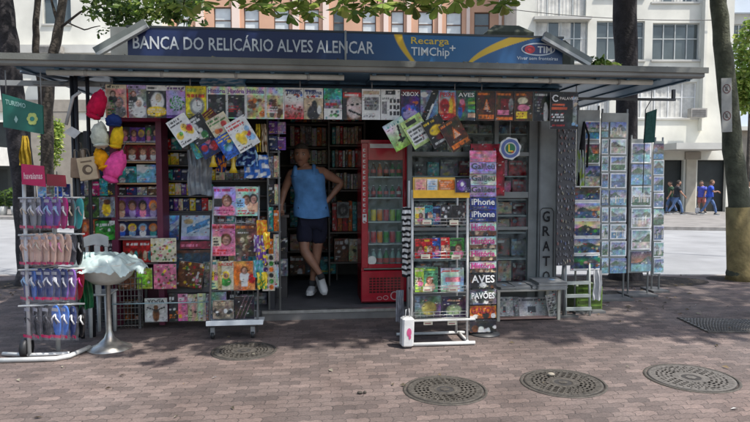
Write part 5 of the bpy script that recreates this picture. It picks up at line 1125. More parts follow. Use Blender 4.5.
# poles and hook at the left corner
PO = kroot('hanging_pole', 'pair of black poles carrying hats and bags at the left corner', 'pole', kk(83, 200, 6.0)[0], 6.0, 0)
for px, v in ((75, 6.05), (79, 6.0), (90.5, 6.05)):
    b = MB(); u = kk(px, 200, v)[0]; b.tube([(u, v, .0), (u, v, zs-.06)], .018, (.02, .02, .024)); kp(b, 'pole', PAINT, PO)
b = MB(); a = kk(66, 125, 5.95); c = kk(73, 97, 5.95); b.tube([(a[0], 5.95, a[1]), (c[0], 5.95, c[1]), (c[0]+.06, 5.97, c[1]+.05)], .016, (.45, .45, .44)); kp(b, 'hook_arm', PAINT, PO)
b = MB(); a = kk(74, 132, 5.9); b.add([(a[0]-.09, 5.9, a[1]), (a[0], 5.9, a[1]-.06), (a[0]+.06, 5.9, a[1]), (a[0]-.02, 5.9, a[1]+.05), (a[0]-.09, 5.91, a[1]), (a[0], 5.91, a[1]-.06), (a[0]+.06, 5.91, a[1]), (a[0]-.02, 5.91, a[1]+.05)], [(0, 1, 2, 3), (7, 6, 5, 4), (0, 4, 5, 1), (1, 5, 6, 2), (2, 6, 7, 3), (3, 7, 4, 0)], (.5, .5, .5)); kp(b, 'white_card', PRINT, PO)
# tourism sign and yellow cloth
def tsign():
    v = 5.75; q = kq(3.5, 94, 42, 134, v); w, h = q[2]-q[0], q[3]-q[1]
    root = empty('tourism_sign', MK((q[0]+q[2])/2, v, 0), 'dark green hanging board with a white word and a pale flower emblem', 'sign')
    o = q[1]; sk = .12*h
    b = MB(); P = [(-w/2, h*.17), (w/2, 0), (w/2, h*.72), (-w/2, h*1.0)]; g = (.012, .12, .09)
    vs = [(x, 0, o+z) for x, z in P]+[(x, .02, o+z) for x, z in P]; b.add(vs, [(0, 1, 2, 3), (7, 6, 5, 4), (0, 4, 5, 1), (1, 5, 6, 2), (2, 6, 7, 3), (3, 7, 4, 0)], g)
    vs0 = len(b.v); b.text('TURISMO', -w*.42, o+h*.74, w*.08, o+h*.86, y=-.003, col=(.3, .5, .45)); b.v[vs0:] = [(x, y, z-.22*(x+w*.42)*1.0) for x, y, z in b.v[vs0:]]
    cx, cz = w*.24, o+h*.38
    for k in range(6):
        t = 2*PI*k/6; px_, pz_ = cx+.05*w*2*math.cos(t)*.7, cz+.1*w*math.sin(t); disc(b, px_, pz_, w*.07, w*.07, -.003-.0004*k, (.35, .42, .12))
    disc(b, cx, cz, w*.06, w*.06, -.007, (.02, .15, .12)); b.add([(-w*.22, -.003, o+h*.36), (-w*.17, -.003, o+h*.27), (-w*.12, -.003, o+h*.36), (-w*.17, -.003, o+h*.46)], [(0, 1, 2, 3)], (.35, .55, .5)); b.build('board', PAINT, root)
    b = MB(); b.tube([(-w/2+.02, .03, o+h), (-w/2+.02, .03, zs-.06)], .006, (.2, .2, .2), n=6); b.build('hanging_wire', PAINT, root); b = MB(); b.tube([(w/2-.02, .03, o+h*.7), (w/2-.02, .03, zs-.06)], .006, (.2, .2, .2), n=6); b.build('hanging_wire', PAINT, root)
tsign()
cloth(20, 136, 31, 165, 5.7, 'yellow_cloth', 'limp yellow cloth hanging under the green tourism sign', 'cloth', (.42, .28, .03), None, 1, taper=.5, folds=3)

# interior goods
G2 = 'stock on the shelves inside the kiosk'
dk = ['brown', 'cream', 'beige', 'grey', 'teal', 'red', 'white', 'beige', 'orange']
rnd = random.Random(5)
for (px0, px1, y0, y1, v, n, nm) in ((290, 336, 108, 122, 8.4, 5, 'top back'), (290, 336, 127, 146, 8.4, 6, 'second back'), (290, 336, 151, 164, 8.4, 6, 'third back'), (290, 336, 169, 183, 8.4, 5, 'fourth back'), (290, 336, 188, 204, 8.4, 5, 'fifth back'), (290, 336, 208, 227, 8.4, 4, 'sixth back'),
                                (332, 362, 106, 121, 8.0, 5, 'top right'), (332, 362, 127, 144, 8.0, 5, 'second right'), (332, 362, 150, 167, 8.0, 6, 'third right'), (332, 362, 174, 189, 8.0, 5, 'fourth right'), (332, 362, 202, 231, 8.0, 3, 'fifth right')):
    row(px0, px1, y0-1.5, y1, v, [rnd.choice(dk) for _ in range(n+3)], 'stock_box', f'on the {nm} shelf inside', G2, depth=.2, vary=.14)
row(290, 336, 234, 250.5, 8.4, ['beige', 'brown'], 'cardboard_box', 'on the low back shelf inside', G2, depth=.3, vary=.1)
row(334, 361, 238, 261.5, 8.0, ['brown', 'beige'], 'cardboard_box', 'on the low right shelf inside', G2, depth=.3, vary=.1)
row(290, 336, 256, 274, 8.3, ['brown', 'charcoal', 'teal'], 'cardboard_box', 'on the kiosk floor at the back', G2, depth=.3, vary=.1)
q = kq(337, 203, 349, 220, 7.9); 
# pale drawing card like a fan behind the man
sheet(337, 202, 349, 218, 7.9, artf(lambda a: (a.rect(0, 0, 1, 1, (.3, .32, .3)), a.ell(.5, .5, .4, .36, 'charcoal'), a.ell(.5, .5, .2, .16, 'grey'), a.rect(.46, .1, .54, .9, 'charcoal'))), name='carton', cat='carton', label='small pale carton with a round dark emblem right of the man', thick=.05)
# counter by the man's hand
b = MB(); q = kq(268, 214, 287, 300, 7.35); b.box(q[0], 7.2, FZ+.001, q[2], 7.6, q[3]-.03, (.05, .045, .045)); b.box(q[0]-.02, 7.18, q[3]-.029, q[2]+.03, 7.62, q[3], (.1, .08, .07)); kone(b, 'counter', PAINT, (q[0]+q[2])/2, 7.4, FZ, 'dark narrow counter inside the doorway under the man\'s resting hand', 'counter')
CTZ = q[3]
row(268, 286, 200, 213, 7.5, ['charcoal', 'brown', 'grey'], 'packet', 'on the dark counter beside the man', 'packets on the counter', depth=.06, vary=.4)
row(270, 288, 236, 252, 7.12, ['brown', 'charcoal'], 'packet', 'hanging on the counter front upper tier', 'packets on the counter front', depth=.03, vary=.2)
row(270, 288, 256, 276, 7.12, ['charcoal', 'grey'], 'packet', 'hanging on the counter front lower tier', 'packets on the counter front', depth=.03, vary=.2)

# goods in the right window bays
G3 = 'goods behind the kiosk windows'
bays = [(124, 134.6, ['brown', 'grey', 'charcoal', 'beige', 'grey', 'navy', 'brown'], 'top'), (140, 156, ['grey', 'charcoal', 'beige', 'brown', 'grey', 'teal', 'charcoal'], 'second'), (159, 175.6, ['charcoal', 'teal', 'grey', 'dark red', 'red', 'pink', 'red'], 'third'), (179, 198, ['grey', 'brown', 'charcoal', 'dark red', 'red', 'pink', 'red'], 'fourth'), (201, 213.6, ['grey', 'charcoal', 'brown', 'dark red', 'red', 'peach', 'dark red'], 'fifth'), (217, 230, ['brown', 'grey', 'dark red', 'grey', 'beige', 'peach', 'red'], 'sixth'), (235, 255.6, ['grey', 'charcoal', 'grey', 'beige', 'grey', 'brown', 'grey'], 'seventh'), (260, 281, ['charcoal', 'brown', 'grey', 'charcoal', 'grey', 'peach', 'dark red'], 'lowest')]
for y0, y1, cols, nm in bays: row(414, 527, y0, y1, 6.82, cols, 'boxed_toy', f'behind the glass on the {nm} window shelf', G3, depth=.08, vary=.2, gap=1.5)
# crimson panel behind the cover tower
sheet(470.5, 144, 505, 196, 6.4, artf(lambda a: (a.rect(0, 0, 1, 1, (.30, .012, .04)), a.rect(.06, .04, .94, .96, (.36, .02, .05)))), name='display_panel', cat='panel', label='dark crimson upright panel behind the tall tower of covers', thick=.03, edge=(.25, .01, .03))
b = MB(); q = kq(486, 196, 488, 330, 6.42); b.box(q[0], 6.42, .0, q[2], 6.44, q[3], (.2, .2, .2)); kone(b, 'panel_post', PAINT, q[0], 6.42, 0, 'thin grey post holding up the crimson panel', 'post')
# round club badge hanging
q = kq(499.5, 137, 521, 160, 6.2); b = MB(); cx, cz, r = 0, 0, (q[2]-q[0])/2
n = 40; b.add([(r*(1+.06*math.sin(8*2*PI*i/n))*math.cos(2*PI*i/n), 0, r*(1+.06*math.sin(8*2*PI*i/n))*math.sin(2*PI*i/n)) for i in range(n)]+[(r*math.cos(2*PI*i/n), .02, r*math.sin(2*PI*i/n)) for i in range(n)], [list(range(n)), *[(i, (i+1) % n, n+(i+1) % n, n+i) for i in range(n)]], (.6, .6, .58))
ring(b, 0, 0, r*.86, r*.86, r*.28, -.003, (.08, .12, .3)); disc(b, 0, 0, r*.56, r*.56, -.004, (.5, .5, .48)); disc(b, 0, r*.0, r*.46, r*.46, -.0055, (.02, .14, .06)); b.text('L', -r*.2, -r*.3, r*.22, r*.35, y=-.007, col=(.75, .5, .02)); disc(b, r*.18, -r*.3, r*.16, r*.12, -.0065, (.4, .04, .03))
b.tube([(0, .01, r), (0, .01, r+.35)], .004, (.3, .3, .3), n=5)
b.build('round_badge', PRINT, None, MK((q[0]+q[2])/2, 6.2, (q[1]+q[3])/2), label='round scalloped badge with a green centre and yellow letter hanging in front of the window', category='badge')
# ================================================================== FREE STANDING RACKS
WT = (.55, .55, .53); STL = (.38, .38, .37)
# -- left magazine rack on castors
RVL = 5.86
LR = kroot('magazine_rack', 'pale wheeled magazine rack with white front tray left of the kiosk doorway', 'rack', kk(236, 300, RVL)[0], RVL+.1, 0)
def vpole(b, px0, py0, px1, py1, v0, v1, r, col): a = kk(px0, py0, v0); c = kk(px1, py1, v1); b.tube([(a[0], v0, a[1]), (c[0], v1, c[1])], r, col, n=8)
b = MB(); vpole(b, 214, 186, 209, 332, RVL+.03, RVL, .011, STL); vpole(b, 259, 186, 257.5, 332, RVL+.03, RVL, .011, STL); vpole(b, 236, 186, 234.5, 322, RVL+.07, RVL+.07, .009, STL)
for y in (187, 216, 223, 256, 262, 291, 312): z = kk(236, y, RVL)[1]; a = kk(212, y, RVL)[0]; c = kk(259, y, RVL)[0]; b.tube([(a, RVL+.04, z), (c, RVL+.04, z)], .006, STL, n=6)
for k in range(9):
    u = kk(213+5.5*k, 200, RVL)[0]; z1 = kk(236, 187, RVL)[1]; z0 = kk(236, 318, RVL)[1]; b.tube([(u, RVL+.075, z0), (u, RVL+.075, z1)], .003, STL, n=5)
kp(b, 'frame', METAL, LR)
b = MB(); q = kq(206, 319.5, 263, 325.5, RVL-.12); b.box(q[0], RVL-.12, q[1], q[2], RVL+.12, q[1]+.012, (.6, .62, .62)); b.box(q[0], RVL-.135, q[1]-.004, q[2], RVL-.121, q[3], (.62, .65, .66), bev=.003); kp(b, 'front_tray', PAINT, LR)
for px in (213, 253):
    b = MB(); u = kk(px, 330, RVL)[0]; b.tube([(u-.015, RVL-.02, .035), (u+.015, RVL-.02, .035)], .033, (.03, .03, .03), n=14); b.box(u-.02, RVL-.035, .04, u+.02, RVL+.0, .11, (.3, .3, .3)); kp(b, 'castor', PAINT, LR)
LG2 = 'magazines on the wheeled rack'
def mag(px0, y0, px1, y1, v, fn, lab, **k): sheet(px0, y0, px1, y1, v, artf(fn) if fn else None, label=lab, group=k.pop('group', LG2), res=1.5, **k)
def gossip(bgc, h1, seed, faces=1, box='yellow', skin=(.55, .34, .27)):
    def f(a):
        a.im[:] = C(bgc); a.mottle(.3, 5)
        if faces == 1: a.face(.6, .5, .17, skin, 'brown', 'pink')
        else: a.face(.45, .55, .13, skin, 'brown', 'white'); a.face(.75, .58, .13, skin, 'charcoal', 'peach')
        a.rect(.02, .3, .38, .6, box); a.lines(.04, .32, .36, .58, 'charcoal', 3, .8); a.lines(.02, .82, .98, .98, h1, 1, .95); a.lines(.03, .04, .95, .22, h1, 2, .7)
    return f
mag(213.5, 187, 235.5, 215.5, RVL+.02, gossip('lilac', 'magenta', 1, 1, 'charcoal'), 'pink headed gossip magazine with a dark box, left on the top rack tier')
mag(236, 187, 259.5, 216, RVL+.02, gossip('mint', 'red', 2, 2, 'sky blue'), 'white and blue magazine with two faces, right on the top rack tier')
mag(212.5, 224, 235, 256, RVL+.01, gossip('pink', 'red', 3, 1, 'cream'), 'pink magazine with orange lettering, left on the second rack tier')
mag(235.5, 224, 257.5, 256.5, RVL+.01, lambda a: (a.rect(0, 0, 1, 1, (.22, .12, .09)), a.mottle(.5), a.blobs(10, ['cream', 'brown', 'charcoal', 'beige'], .1, .1, .9, .6, .06, .12), a.lines(.02, .84, .98, .98, 'orange', 1, .9), a.lines(.05, .7, .95, .78, 'white', 1)), 'brown magazine with cream letters and round shapes, right on the second rack tier')
mag(210.5, 260, 219, 289, RVL+.03, gossip('cream', 'teal', 4, 1, 'yellow'), 'narrow cream magazine with a yellow box at the left on the third rack tier')
mag(218, 261, 233.5, 290, RVL+.015, lambda a: (a.rect(0, 0, 1, 1, (.65, .62, .5)), a.face(.5, .5, .16, (.5, .3, .22), 'yellow', 'green'), a.rect(0, 0, .25, 1, (.5, .4, .2))), 'cream magazine with green clothes and red masthead on the third rack tier', title='SAÚDE', tcol=(.5, .03, .03))
mag(233.8, 261, 255, 290.5, RVL+.01, lambda a: (a.rect(0, 0, 1, 1, (.62, .3, .12)), a.mottle(.3), a.face(.5, .68, .12, (.6, .4, .3), 'brown', 'white'), a.rect(.35, .12, .65, .5, 'white'), a.ell(.85, .4, .15, .15, 'red'), a.ell(.15, .5, .12, .3, 'orange')), 'orange magazine with a woman in white on the third rack tier')
mag(213, 300, 233.5, 319, RVL+.01, lambda a: (a.rect(0, 0, 1, 1, (.3, .25, .2)), a.lines(.05, .7, .95, .95, 'beige', 2), a.blobs(8, ['white', 'charcoal', 'beige'], .1, .0, .9, .45, .06, .1)), 'brown and white newspaper standing above the white tray, left', )
mag(235, 296, 254, 319, RVL+.03, lambda a: (a.rect(0, 0, 1, 1, (.06, .05, .055)), a.mottle(.6), [a.put((np.abs(a.x-.3-.2*i-(a.y-.5)*.5) < .02).astype(float), (.3, .2, .22)) for i in range(3)]), 'dark magazine with thin crossing lines above the white tray, right')
mag(210, 292, 226, 318, RVL+.06, lambda a: (a.rect(0, 0, 1, 1, (.3, .34, .36)), a.mottle(.4)), 'pale grey blue leaflet at the back above the white tray')
mag(262.5, 254, 274.5, 291, 5.95, lambda a: (a.rect(0, 0, 1, 1, (.6, .58, .5)), [a.ell(.28+.45*(i % 2), .1+.16*(i//2), .17, .06, ['purple', 'orange', 'brown', 'green', 'yellow', 'charcoal'][i % 6]) for i in range(12)]), 'sheet of round stickers hanging right of the wheeled rack', name='sticker_sheet', cat='stickers')
# strip of shiny snack bags hanging at the rack's side
for i, (px, y, col, c2) in enumerate(((262, 228, 'orange', 'yellow'), (265, 240, 'yellow', 'orange'), (259, 243, 'purple', 'white'), (261, 256, 'purple', 'yellow'), (258, 268, 'teal', 'sky blue'), (262, 280, 'yellow', 'green'))):
    cloth(px-5, y-8, px+5, y+9, 5.72-.01*i, 'foil_packet', f'shiny {col} foil packet with {c2}, {ordn(i)} from top of the string', 'foil packet', col, c2, i+3, taper=1, group='foil packets strung beside the wheeled rack', m=PLAST, folds=2)

# -- central white rack
CVR = 5.42
CRK = kroot('newspaper_rack', 'tall white tubular rack with yellow header and price tags in front of the fridge', 'rack', kk(437, 300, CVR)[0], CVR+.15, 0)
b = MB()
za = kk(437, 178, CVR)[1]
for px, pb in ((412.5, 411.5), (467.5, 467)):
    vpole(b, px, 190, pb, 348, CVR+.02, CVR, .012, WT); a = kk(px, 190, CVR+.3)[0]
kp(b, 'front_post', PAINT, CRK)
b = MB()
for px in (414.5, 465.5): a = kk(px, 200, CVR)[0]; b.tube([(a, CVR+.3, 0.03), (a, CVR+.3, kk(437, 181, CVR)[1])], .011, WT)
kp(b, 'rear_post', PAINT, CRK)
b = MB(); a = kk(402, 347, CVR-.03)[0]; c = kk(474, 347, CVR-.03)[0]
b.tube([(a, CVR-.06, .022), (c, CVR-.06, .022)], .017, WT, n=10); b.tube([(a, CVR+.31, .022), (c, CVR+.31, .022)], .015, WT)
for px in (411.5, 467): u = kk(px, 347, CVR)[0]; b.tube([(u, CVR-.06, .022), (u, CVR+.31, .022)], .014, WT)
kp(b, 'base_frame', PAINT, CRK)
b = MB(); zs_ = []
q = kq(410, 318, 472.5, 321, CVR-.02); b.box(q[0], CVR-.05, q[1], q[2]+.02, CVR-.02, q[3], WT)
kp(b, 'cross_bar', PAINT, CRK)
tiers = [(203, 225), (236, 258.5), (267, 292.5), (297, 318)]
for y0, y1 in tiers:
    b = MB(); z = kk(437, y1, CVR)[1]; a = kk(413.5, y1, CVR)[0]; c = kk(466, y1, CVR)[0]
    b.box(a, CVR+.01, z-.006, c, CVR+.28, z, (.3, .3, .29))
    for dz in (.0, .03, .06): b.tube([(a, CVR-.01, z+dz), (c, CVR-.01, z+dz)], .003, (.5, .5, .48), n=5)
    for k in range(9): u = a+(c-a)*k/8; b.tube([(u, CVR-.01, z), (u, CVR-.01, z+.06)], .002, (.5, .5, .48), n=4)
    kp(b, 'wire_tier', METAL, CRK)
for (px, y) in ((427, 222), (454, 222.5), (425.5, 256.5), (456, 257), (427.5, 289), (453, 289), (428, 322.5), (452, 322.5)):
    b = MB(); q = kq(px-4.5, y-2.4, px+4.5, y+2.4, CVR-.03); b.box(q[0], CVR-.034, q[1], q[2], CVR-.03, q[3], (.62, .58, .45)); b.box(q[0]+.012, CVR-.036, q[1]+.01, q[2]-.015, CVR-.0342, q[1]+.018, (.3, .1, .1)); kp(b, 'price_tag', PRINT, CRK)
b = MB(); q = kq(413, 190, 469.5, 198, CVR-.02); b.box(q[0], CVR-.03, q[1], q[2], CVR-.012, q[3], (.75, .42, .03)); kp(b, 'header_band', PRINT, CRK)
b = MB(); q = kq(413, 177.5, 455, 190.2, CVR); b.box(q[0], CVR-.004, q[1], q[2], CVR+.01, q[3], (.7, .42, .08)); kp(b, 'header_board', PRINT, CRK)
q_ = [(415, 178.5, 426.5, 190.5, 'peach', 'pink'), (427, 179, 437.5, 191, 'white', 'sky blue'), (439, 180, 454.5, 191, 'orange', 'peach')]
for i, (a_, y0, c_, y1, c1, c2) in enumerate(q_):
    sheet(a_, y0, c_, y1, CVR-.02, artf(lambda a, c1=c1, c2=c2: (a.rect(0, 0, 1, 1, C(c1)*.9), a.lines(.1, .1, .9, .9, c2, 4, .9))), name='notice', cat='notice', label=f'{c1} notice, {ordn(i)} from left on the white rack header', thick=.003, group='notices on the rack header')
sheet(455.5, 178.5, 471, 192.5, CVR-.05, artf(lambda a: (a.rect(0, 0, 1, 1, (.05, .03, .09)), a.ell(.4, .5, .28, .36, 'purple'), a.ell(.45, .6, .1, .14, 'white'), a.lines(.5, .1, .95, .4, 'lilac', 2))), label='dark purple magazine leaning on the right of the rack header', tilt=-.1)
G5 = 'magazines on the white rack'
def rmag(i, px0, px1, y0, y1, cn, c2, tier, fn=None, title=None):
    mag(px0, y0, px1, y1, CVR+.02+.008*(i % 3), fn or gossip(cn, c2, i, 1+(i % 2), c2), f'{cn} magazine with {c2}, {ordn(i)} from left on the {tier} tier of the white rack', group=G5, tilt=-.06, title=title, seed=i*7+int(px0), tcol=(.9, .9, .9))
rmag(0, 415, 425, 207, 224.6, 'cream', 'yellow', 'top'); rmag(1, 424.5, 433, 205.5, 224.6, 'teal', 'navy', 'top'); rmag(2, 432.5, 441, 206, 224.6, 'navy', 'sky blue', 'top'); rmag(3, 441, 452, 205, 224.6, 'charcoal', 'white', 'top', lambda a: (a.rect(0, 0, 1, 1, (.05, .05, .05)), a.blobs(12, ['white', 'grey', 'black'], r0=.04, r1=.12))); rmag(4, 452, 465, 205.5, 224.6, 'charcoal', 'grey', 'top', lambda a: (a.rect(0, 0, 1, 1, (.06, .05, .05)), a.blobs(12, ['grey', 'beige', 'black'], r0=.04, r1=.12)))
rmag(0, 415, 424.5, 239, 258.2, 'red', 'brown', 'second'); rmag(1, 424, 432.5, 238.5, 258.2, 'red', 'yellow', 'second'); rmag(2, 432, 441, 238, 258.2, 'blue', 'red', 'second'); rmag(3, 441, 450, 237.5, 258.2, 'red', 'peach', 'second'); rmag(4, 450, 464.5, 238, 258.2, 'green', 'charcoal', 'second')
rmag(0, 415, 424, 268, 292, 'lime', 'cream', 'third'); rmag(1, 423, 438, 267, 292, 'teal', 'orange', 'third', lambda a: (a.rect(0, 0, 1, 1, (.12, .3, .18)), a.face(.45, .45, .17, (.55, .33, .25), 'brown', 'peach'), a.lines(.05, .83, .95, .96, 'lime', 1, .9))); rmag(2, 441, 464, 268, 292, 'sky blue', 'pink', 'third', lambda a: (a.rect(0, 0, 1, 1, (.45, .55, .58)), a.mottle(.3), a.rect(.2, .4, .85, .62, (.6, .25, .3)), a.lines(.05, .8, .95, .95, 'red', 1, .95), a.lines(.1, .08, .9, .3, 'pink', 2)))
rmag(0, 415, 441, 296, 317.6, 'grey', 'yellow', 'lowest', lambda a: (a.rect(0, 0, 1, 1, (.2, .2, .18)), a.mottle(.5), a.ell(.55, .4, .25, .3, (.5, .42, .15)), a.rect(0, .5, .2, 1, (.2, .25, .3)))); rmag(1, 442, 466, 296, 317.6, 'charcoal', 'mint', 'lowest', lambda a: (a.rect(0, 0, 1, 1, (.08, .06, .1)), a.mottle(.5), a.ell(.5, .35, .3, .22, (.25, .32, .2)), a.lines(.2, .72, .95, .85, 'peach', 1, .9)))
# striped pouches hanging on the rack's left side
for i in range(6):
    y = 214+i*11; cloth(402, y-7, 412.5, y+8, CVR+.06+.02*i, 'striped_pouch', f'black and white striped pouch, {ordn(i)} from top beside the white rack', 'pouch', 'black', 'white', i+1, taper=.9, group='striped pouches hanging beside the white rack', stripes=5, folds=2)
# white carrier bag
q = kq(400, 309, 412, 348, CVR-.02); w, h = q[2]-q[0], q[3]-q[1]
b = MB(); b.box(-w/2, -.02, .012, w/2, .09, h*.78, (.58, .58, .57), bev=.015); b.tube([(-w*.2, .03, h*.77), (-w*.15, .03, h*.97), (w*.1, .03, h), (w*.2, .03, h*.77)], .005, (.5, .5, .5), n=6)
disc(b, w*.05, h*.42, w*.2, h*.11, -.022, (.5, .08, .2)); disc(b, w*.12, h*.3, w*.1, h*.06, -.023, (.5, .08, .2))
b.build('carrier_bag', PLAST, None, MK((q[0]+q[2])/2, CVR-.1, 0, .1, 0, .03), label='white carrier bag with a pink mark standing on the ground by the white rack', category='bag')
cloth(396, 290, 404, 322, 5.7, 'grey_plastic_bag', 'crumpled grey plastic bag behind the white carrier bag', 'bag', (.25, .25, .27), (.35, .35, .38), 4, taper=1.0, m=PLAST)

# -- tower of covers
TWV = 5.7
TW = kroot('cover_tower', 'slim black standing display holding a tall column of overlapping covers', 'rack', kk(484, 300, TWV)[0], TWV+.05, 0)
b = MB()
for px in (473, 495): u = kk(px, 200, TWV)[0]; b.tube([(u, TWV+.03, .01), (u, TWV+.03, kk(484, 148, TWV)[1])], .009, (.04, .04, .04))
kp(b, 'post', PAINT, TW)
q = kq(471, 346, 499, 349, TWV); b = MB(); b.lathe([(0, 0), (.15, 0), (.15, .012), (.03, .02), (0, .02)], ((q[0]+q[2])/2, TWV+.03, 0), (.05, .05, .05)); kp(b, 'base', PAINT, TW)
b = MB()
TWL = [(150.5, 162, 'pink', 'charcoal', None, 'pink and grey'), (162, 174, 'lilac', 'charcoal', 'Galileu', 'pale lilac'), (174, 185.5, 'white', 'charcoal', 'Galileu', 'white'), (185.5, 197, 'lilac', 'charcoal', 'Galileu', 'greyish lilac'), (197.5, 210, 'navy', 'white', 'iPhone', 'navy phone'), (210, 222, 'navy', 'white', 'iPhone', 'navy phone'),
       (222.5, 236, 'white', 'magenta', 'História', 'white history'), (236.5, 249, 'white', 'magenta', 'História', 'white history'), (249.5, 261, 'white', 'magenta', 'História', 'white history'), (261.5, 273, 'white', 'magenta', 'História', 'white history'), (273.5, 289, 'charcoal', 'white', 'AVES', 'dark bird'), (289.5, 305, 'grey', 'white', 'PAVÕES', 'grey bird'), (305.5, 319, 'orange', 'dark red', 'GALOS', 'orange'), (320, 333, 'charcoal', 'grey', None, 'charcoal')]
for i, (y0, y1, bgc, tc_, tt, dn) in enumerate(TWL):
    def f(a, bgc=bgc, i=i):
        a.im[:] = C(bgc)*(.8 if bgc != 'navy' else 1.6); a.mottle(.35, 5)
        if i in (6, 7, 8, 9): a.rect(0, 0, 1, .35, (.2, .12, .08)); a.blobs(6, ['beige', 'brown', 'charcoal'], 0, 0, 1, .3, .05, .1)
        elif i in (1, 2, 3): a.lines(.05, .08, .95, .3, 'grey', 1)
        elif i in (10, 11, 12, 13): a.blobs(8, ['charcoal', 'white', 'brown'], 0, 0, 1, .5, .05, .12)
        else: a.lines(.1, .05, .9, .3, 'grey', 1)
    pos = ['topmost', 'second from top', 'third from top', 'fourth from top', 'fifth from top', 'sixth from top', 'seventh from top', 'eighth from top', 'ninth from top', 'tenth from top', 'eleventh from top', 'third from bottom', 'second from bottom', 'lowest'][i]
    sheet(470, y0, 496.5, y1-.4, TWV-.02-.002*(i % 2), artf(f), label=f'{dn} cover, {pos} in the slim tower', group='covers in the slim tower', title=tt, tcol=tuple(C(tc_)), tbox=(.06, .38, .94, .9), tilt=-.12, seed=i, res=1.5)

# -- newspaper table
NTV = 6.2
NT = kroot('newspaper_table', 'low wooden table stacked with newspapers in front of the kiosk windows', 'table', kk(530, 300, NTV)[0], NTV+.2, 0)
q = kq(497, 289, 561, 292, NTV); ztab = q[3]
b = MB(); b.box(q[0], NTV, q[1], q[2], NTV+.36, q[3], (.38, .36, .31)); kp(b, 'top', PAINT, NT)
b = MB(); q2 = kq(497, 317, 558, 320, NTV); b.box(q[0]+.03, NTV+.01, q2[1], q[2]-.04, NTV+.35, q2[3], (.35, .22, .18)); kp(b, 'lower_shelf', PAINT, NT)
for px in (497.5, 558):
    for dv in (.0, .32): b = MB(); u = kk(px, 300, NTV)[0]; b.box(u, NTV+.002+dv, 0, u+.03, NTV+.034+dv, q[1]-.001, (.42, .40, .33)); kp(b, 'leg', PAINT, NT)
def paper_stack(u0, u1, v0, v1, z, n, lab, seed=0, yaw=0, name='newspaper_stack', tone=.5):
    rnd = random.Random(seed); b = MB(); w = u1-u0; d = v1-v0; hz = 0
    for i in range(n):
        dx, dy = rnd.uniform(-.012, .012), rnd.uniform(-.01, .01); t = rnd.uniform(.006, .01); k = tone*rnd.uniform(.8, 1.1); b.box(-w/2+dx, -d/2+dy, hz, w/2+dx, d/2+dy, hz+t-.001, (k, k, k*.96)); hz += t
    a = Art(26, 20, (tone, tone, tone*.96), seed); a.lines(.05, .8, .95, .95, 'charcoal', 1, .95); a.rect(.5, .3, .92, .7, 'grey'); a.lines(.05, .05, .95, .75, (.25, .25, .25), 9, .7); a.blobs(2, ['sky blue', 'brown', 'grey'], .5, .3, .9, .7, .05, .12)
    h, w_ = a.im.shape[:2]; vs = [(-w/2+w*i/(w_-1), -d/2+d*j/(h-1), hz+.001) for j in range(h) for i in range(w_)]
    b.add(vs, [(j*w_+i, j*w_+i+1, (j+1)*w_+i+1, (j+1)*w_+i) for j in range(h-1) for i in range(w_-1)], cols=[tuple(c) for c in a.im.reshape(-1, 3)])
    b.build(name, PRINT, None, MK((u0+u1)/2, (v0+v1)/2, z+.0015, yaw), label=lab, category='newspapers', group='newspapers on the low table')
def ku(px, v): return kk(px, 290, v)[0]
paper_stack(ku(499, 6.25), ku(514, 6.25), 6.22, 6.5, ztab, 3, 'thin newspaper pile at the left end of the low table', 1, .1, tone=.3)
paper_stack(ku(515, 6.25), ku(530, 6.25), 6.22, 6.5, ztab, 4, 'newspaper pile second from left on the low table', 2, -.05, tone=.33)
paper_stack(ku(531, 6.25), ku(544, 6.25), 6.22, 6.5, ztab, 5, 'newspaper pile third from left on the low table', 3, .04, tone=.42)
b = MB(); bq = kq(539, 281, 567, 290, 6.18)
paper_stack(bq[0], bq[2], 6.16, 6.5, ztab+.001, 9, 'thickest grey newspaper pile overhanging the right end of the low table', 4, -.06, tone=.32)
for i, (a_, c_, tn) in enumerate(((499, 511, .35), (511, 517, .2), (517, 552, .42))):
    sheet(a_, 297, c_+3, 316.5, NTV+.05+.02*i, artf(lambda a, tn=tn: (a.rect(0, 0, 1, 1, (tn, tn*.98, tn*.93)), a.lines(.05, .75, .95, .95, 'charcoal', 1), a.lines(.05, .05, .95, .7, 'grey', 6), a.rect(.3, .2, .5, .5, 'charcoal'))), name='newspaper', cat='newspaper', label=['newspaper standing on the lower shelf of the table, left', 'narrow dark newspaper standing on the lower shelf, middle', 'wide pale newspaper standing on the lower shelf, right'][i], thick=.015, tilt=-.25, res=1.5)
q = kq(552, 293, 557, 316, NTV+.03); sheet(547, 294, 557, 316.5, NTV+.03, artf(lambda a: (a.rect(0, 0, 1, 1, (.4, .39, .36)), a.lines(.1, .1, .9, .9, 'charcoal', 7))), name='newspaper', cat='newspaper', label='slanting newspaper at the far right end of the lower shelf', roll=-.2)

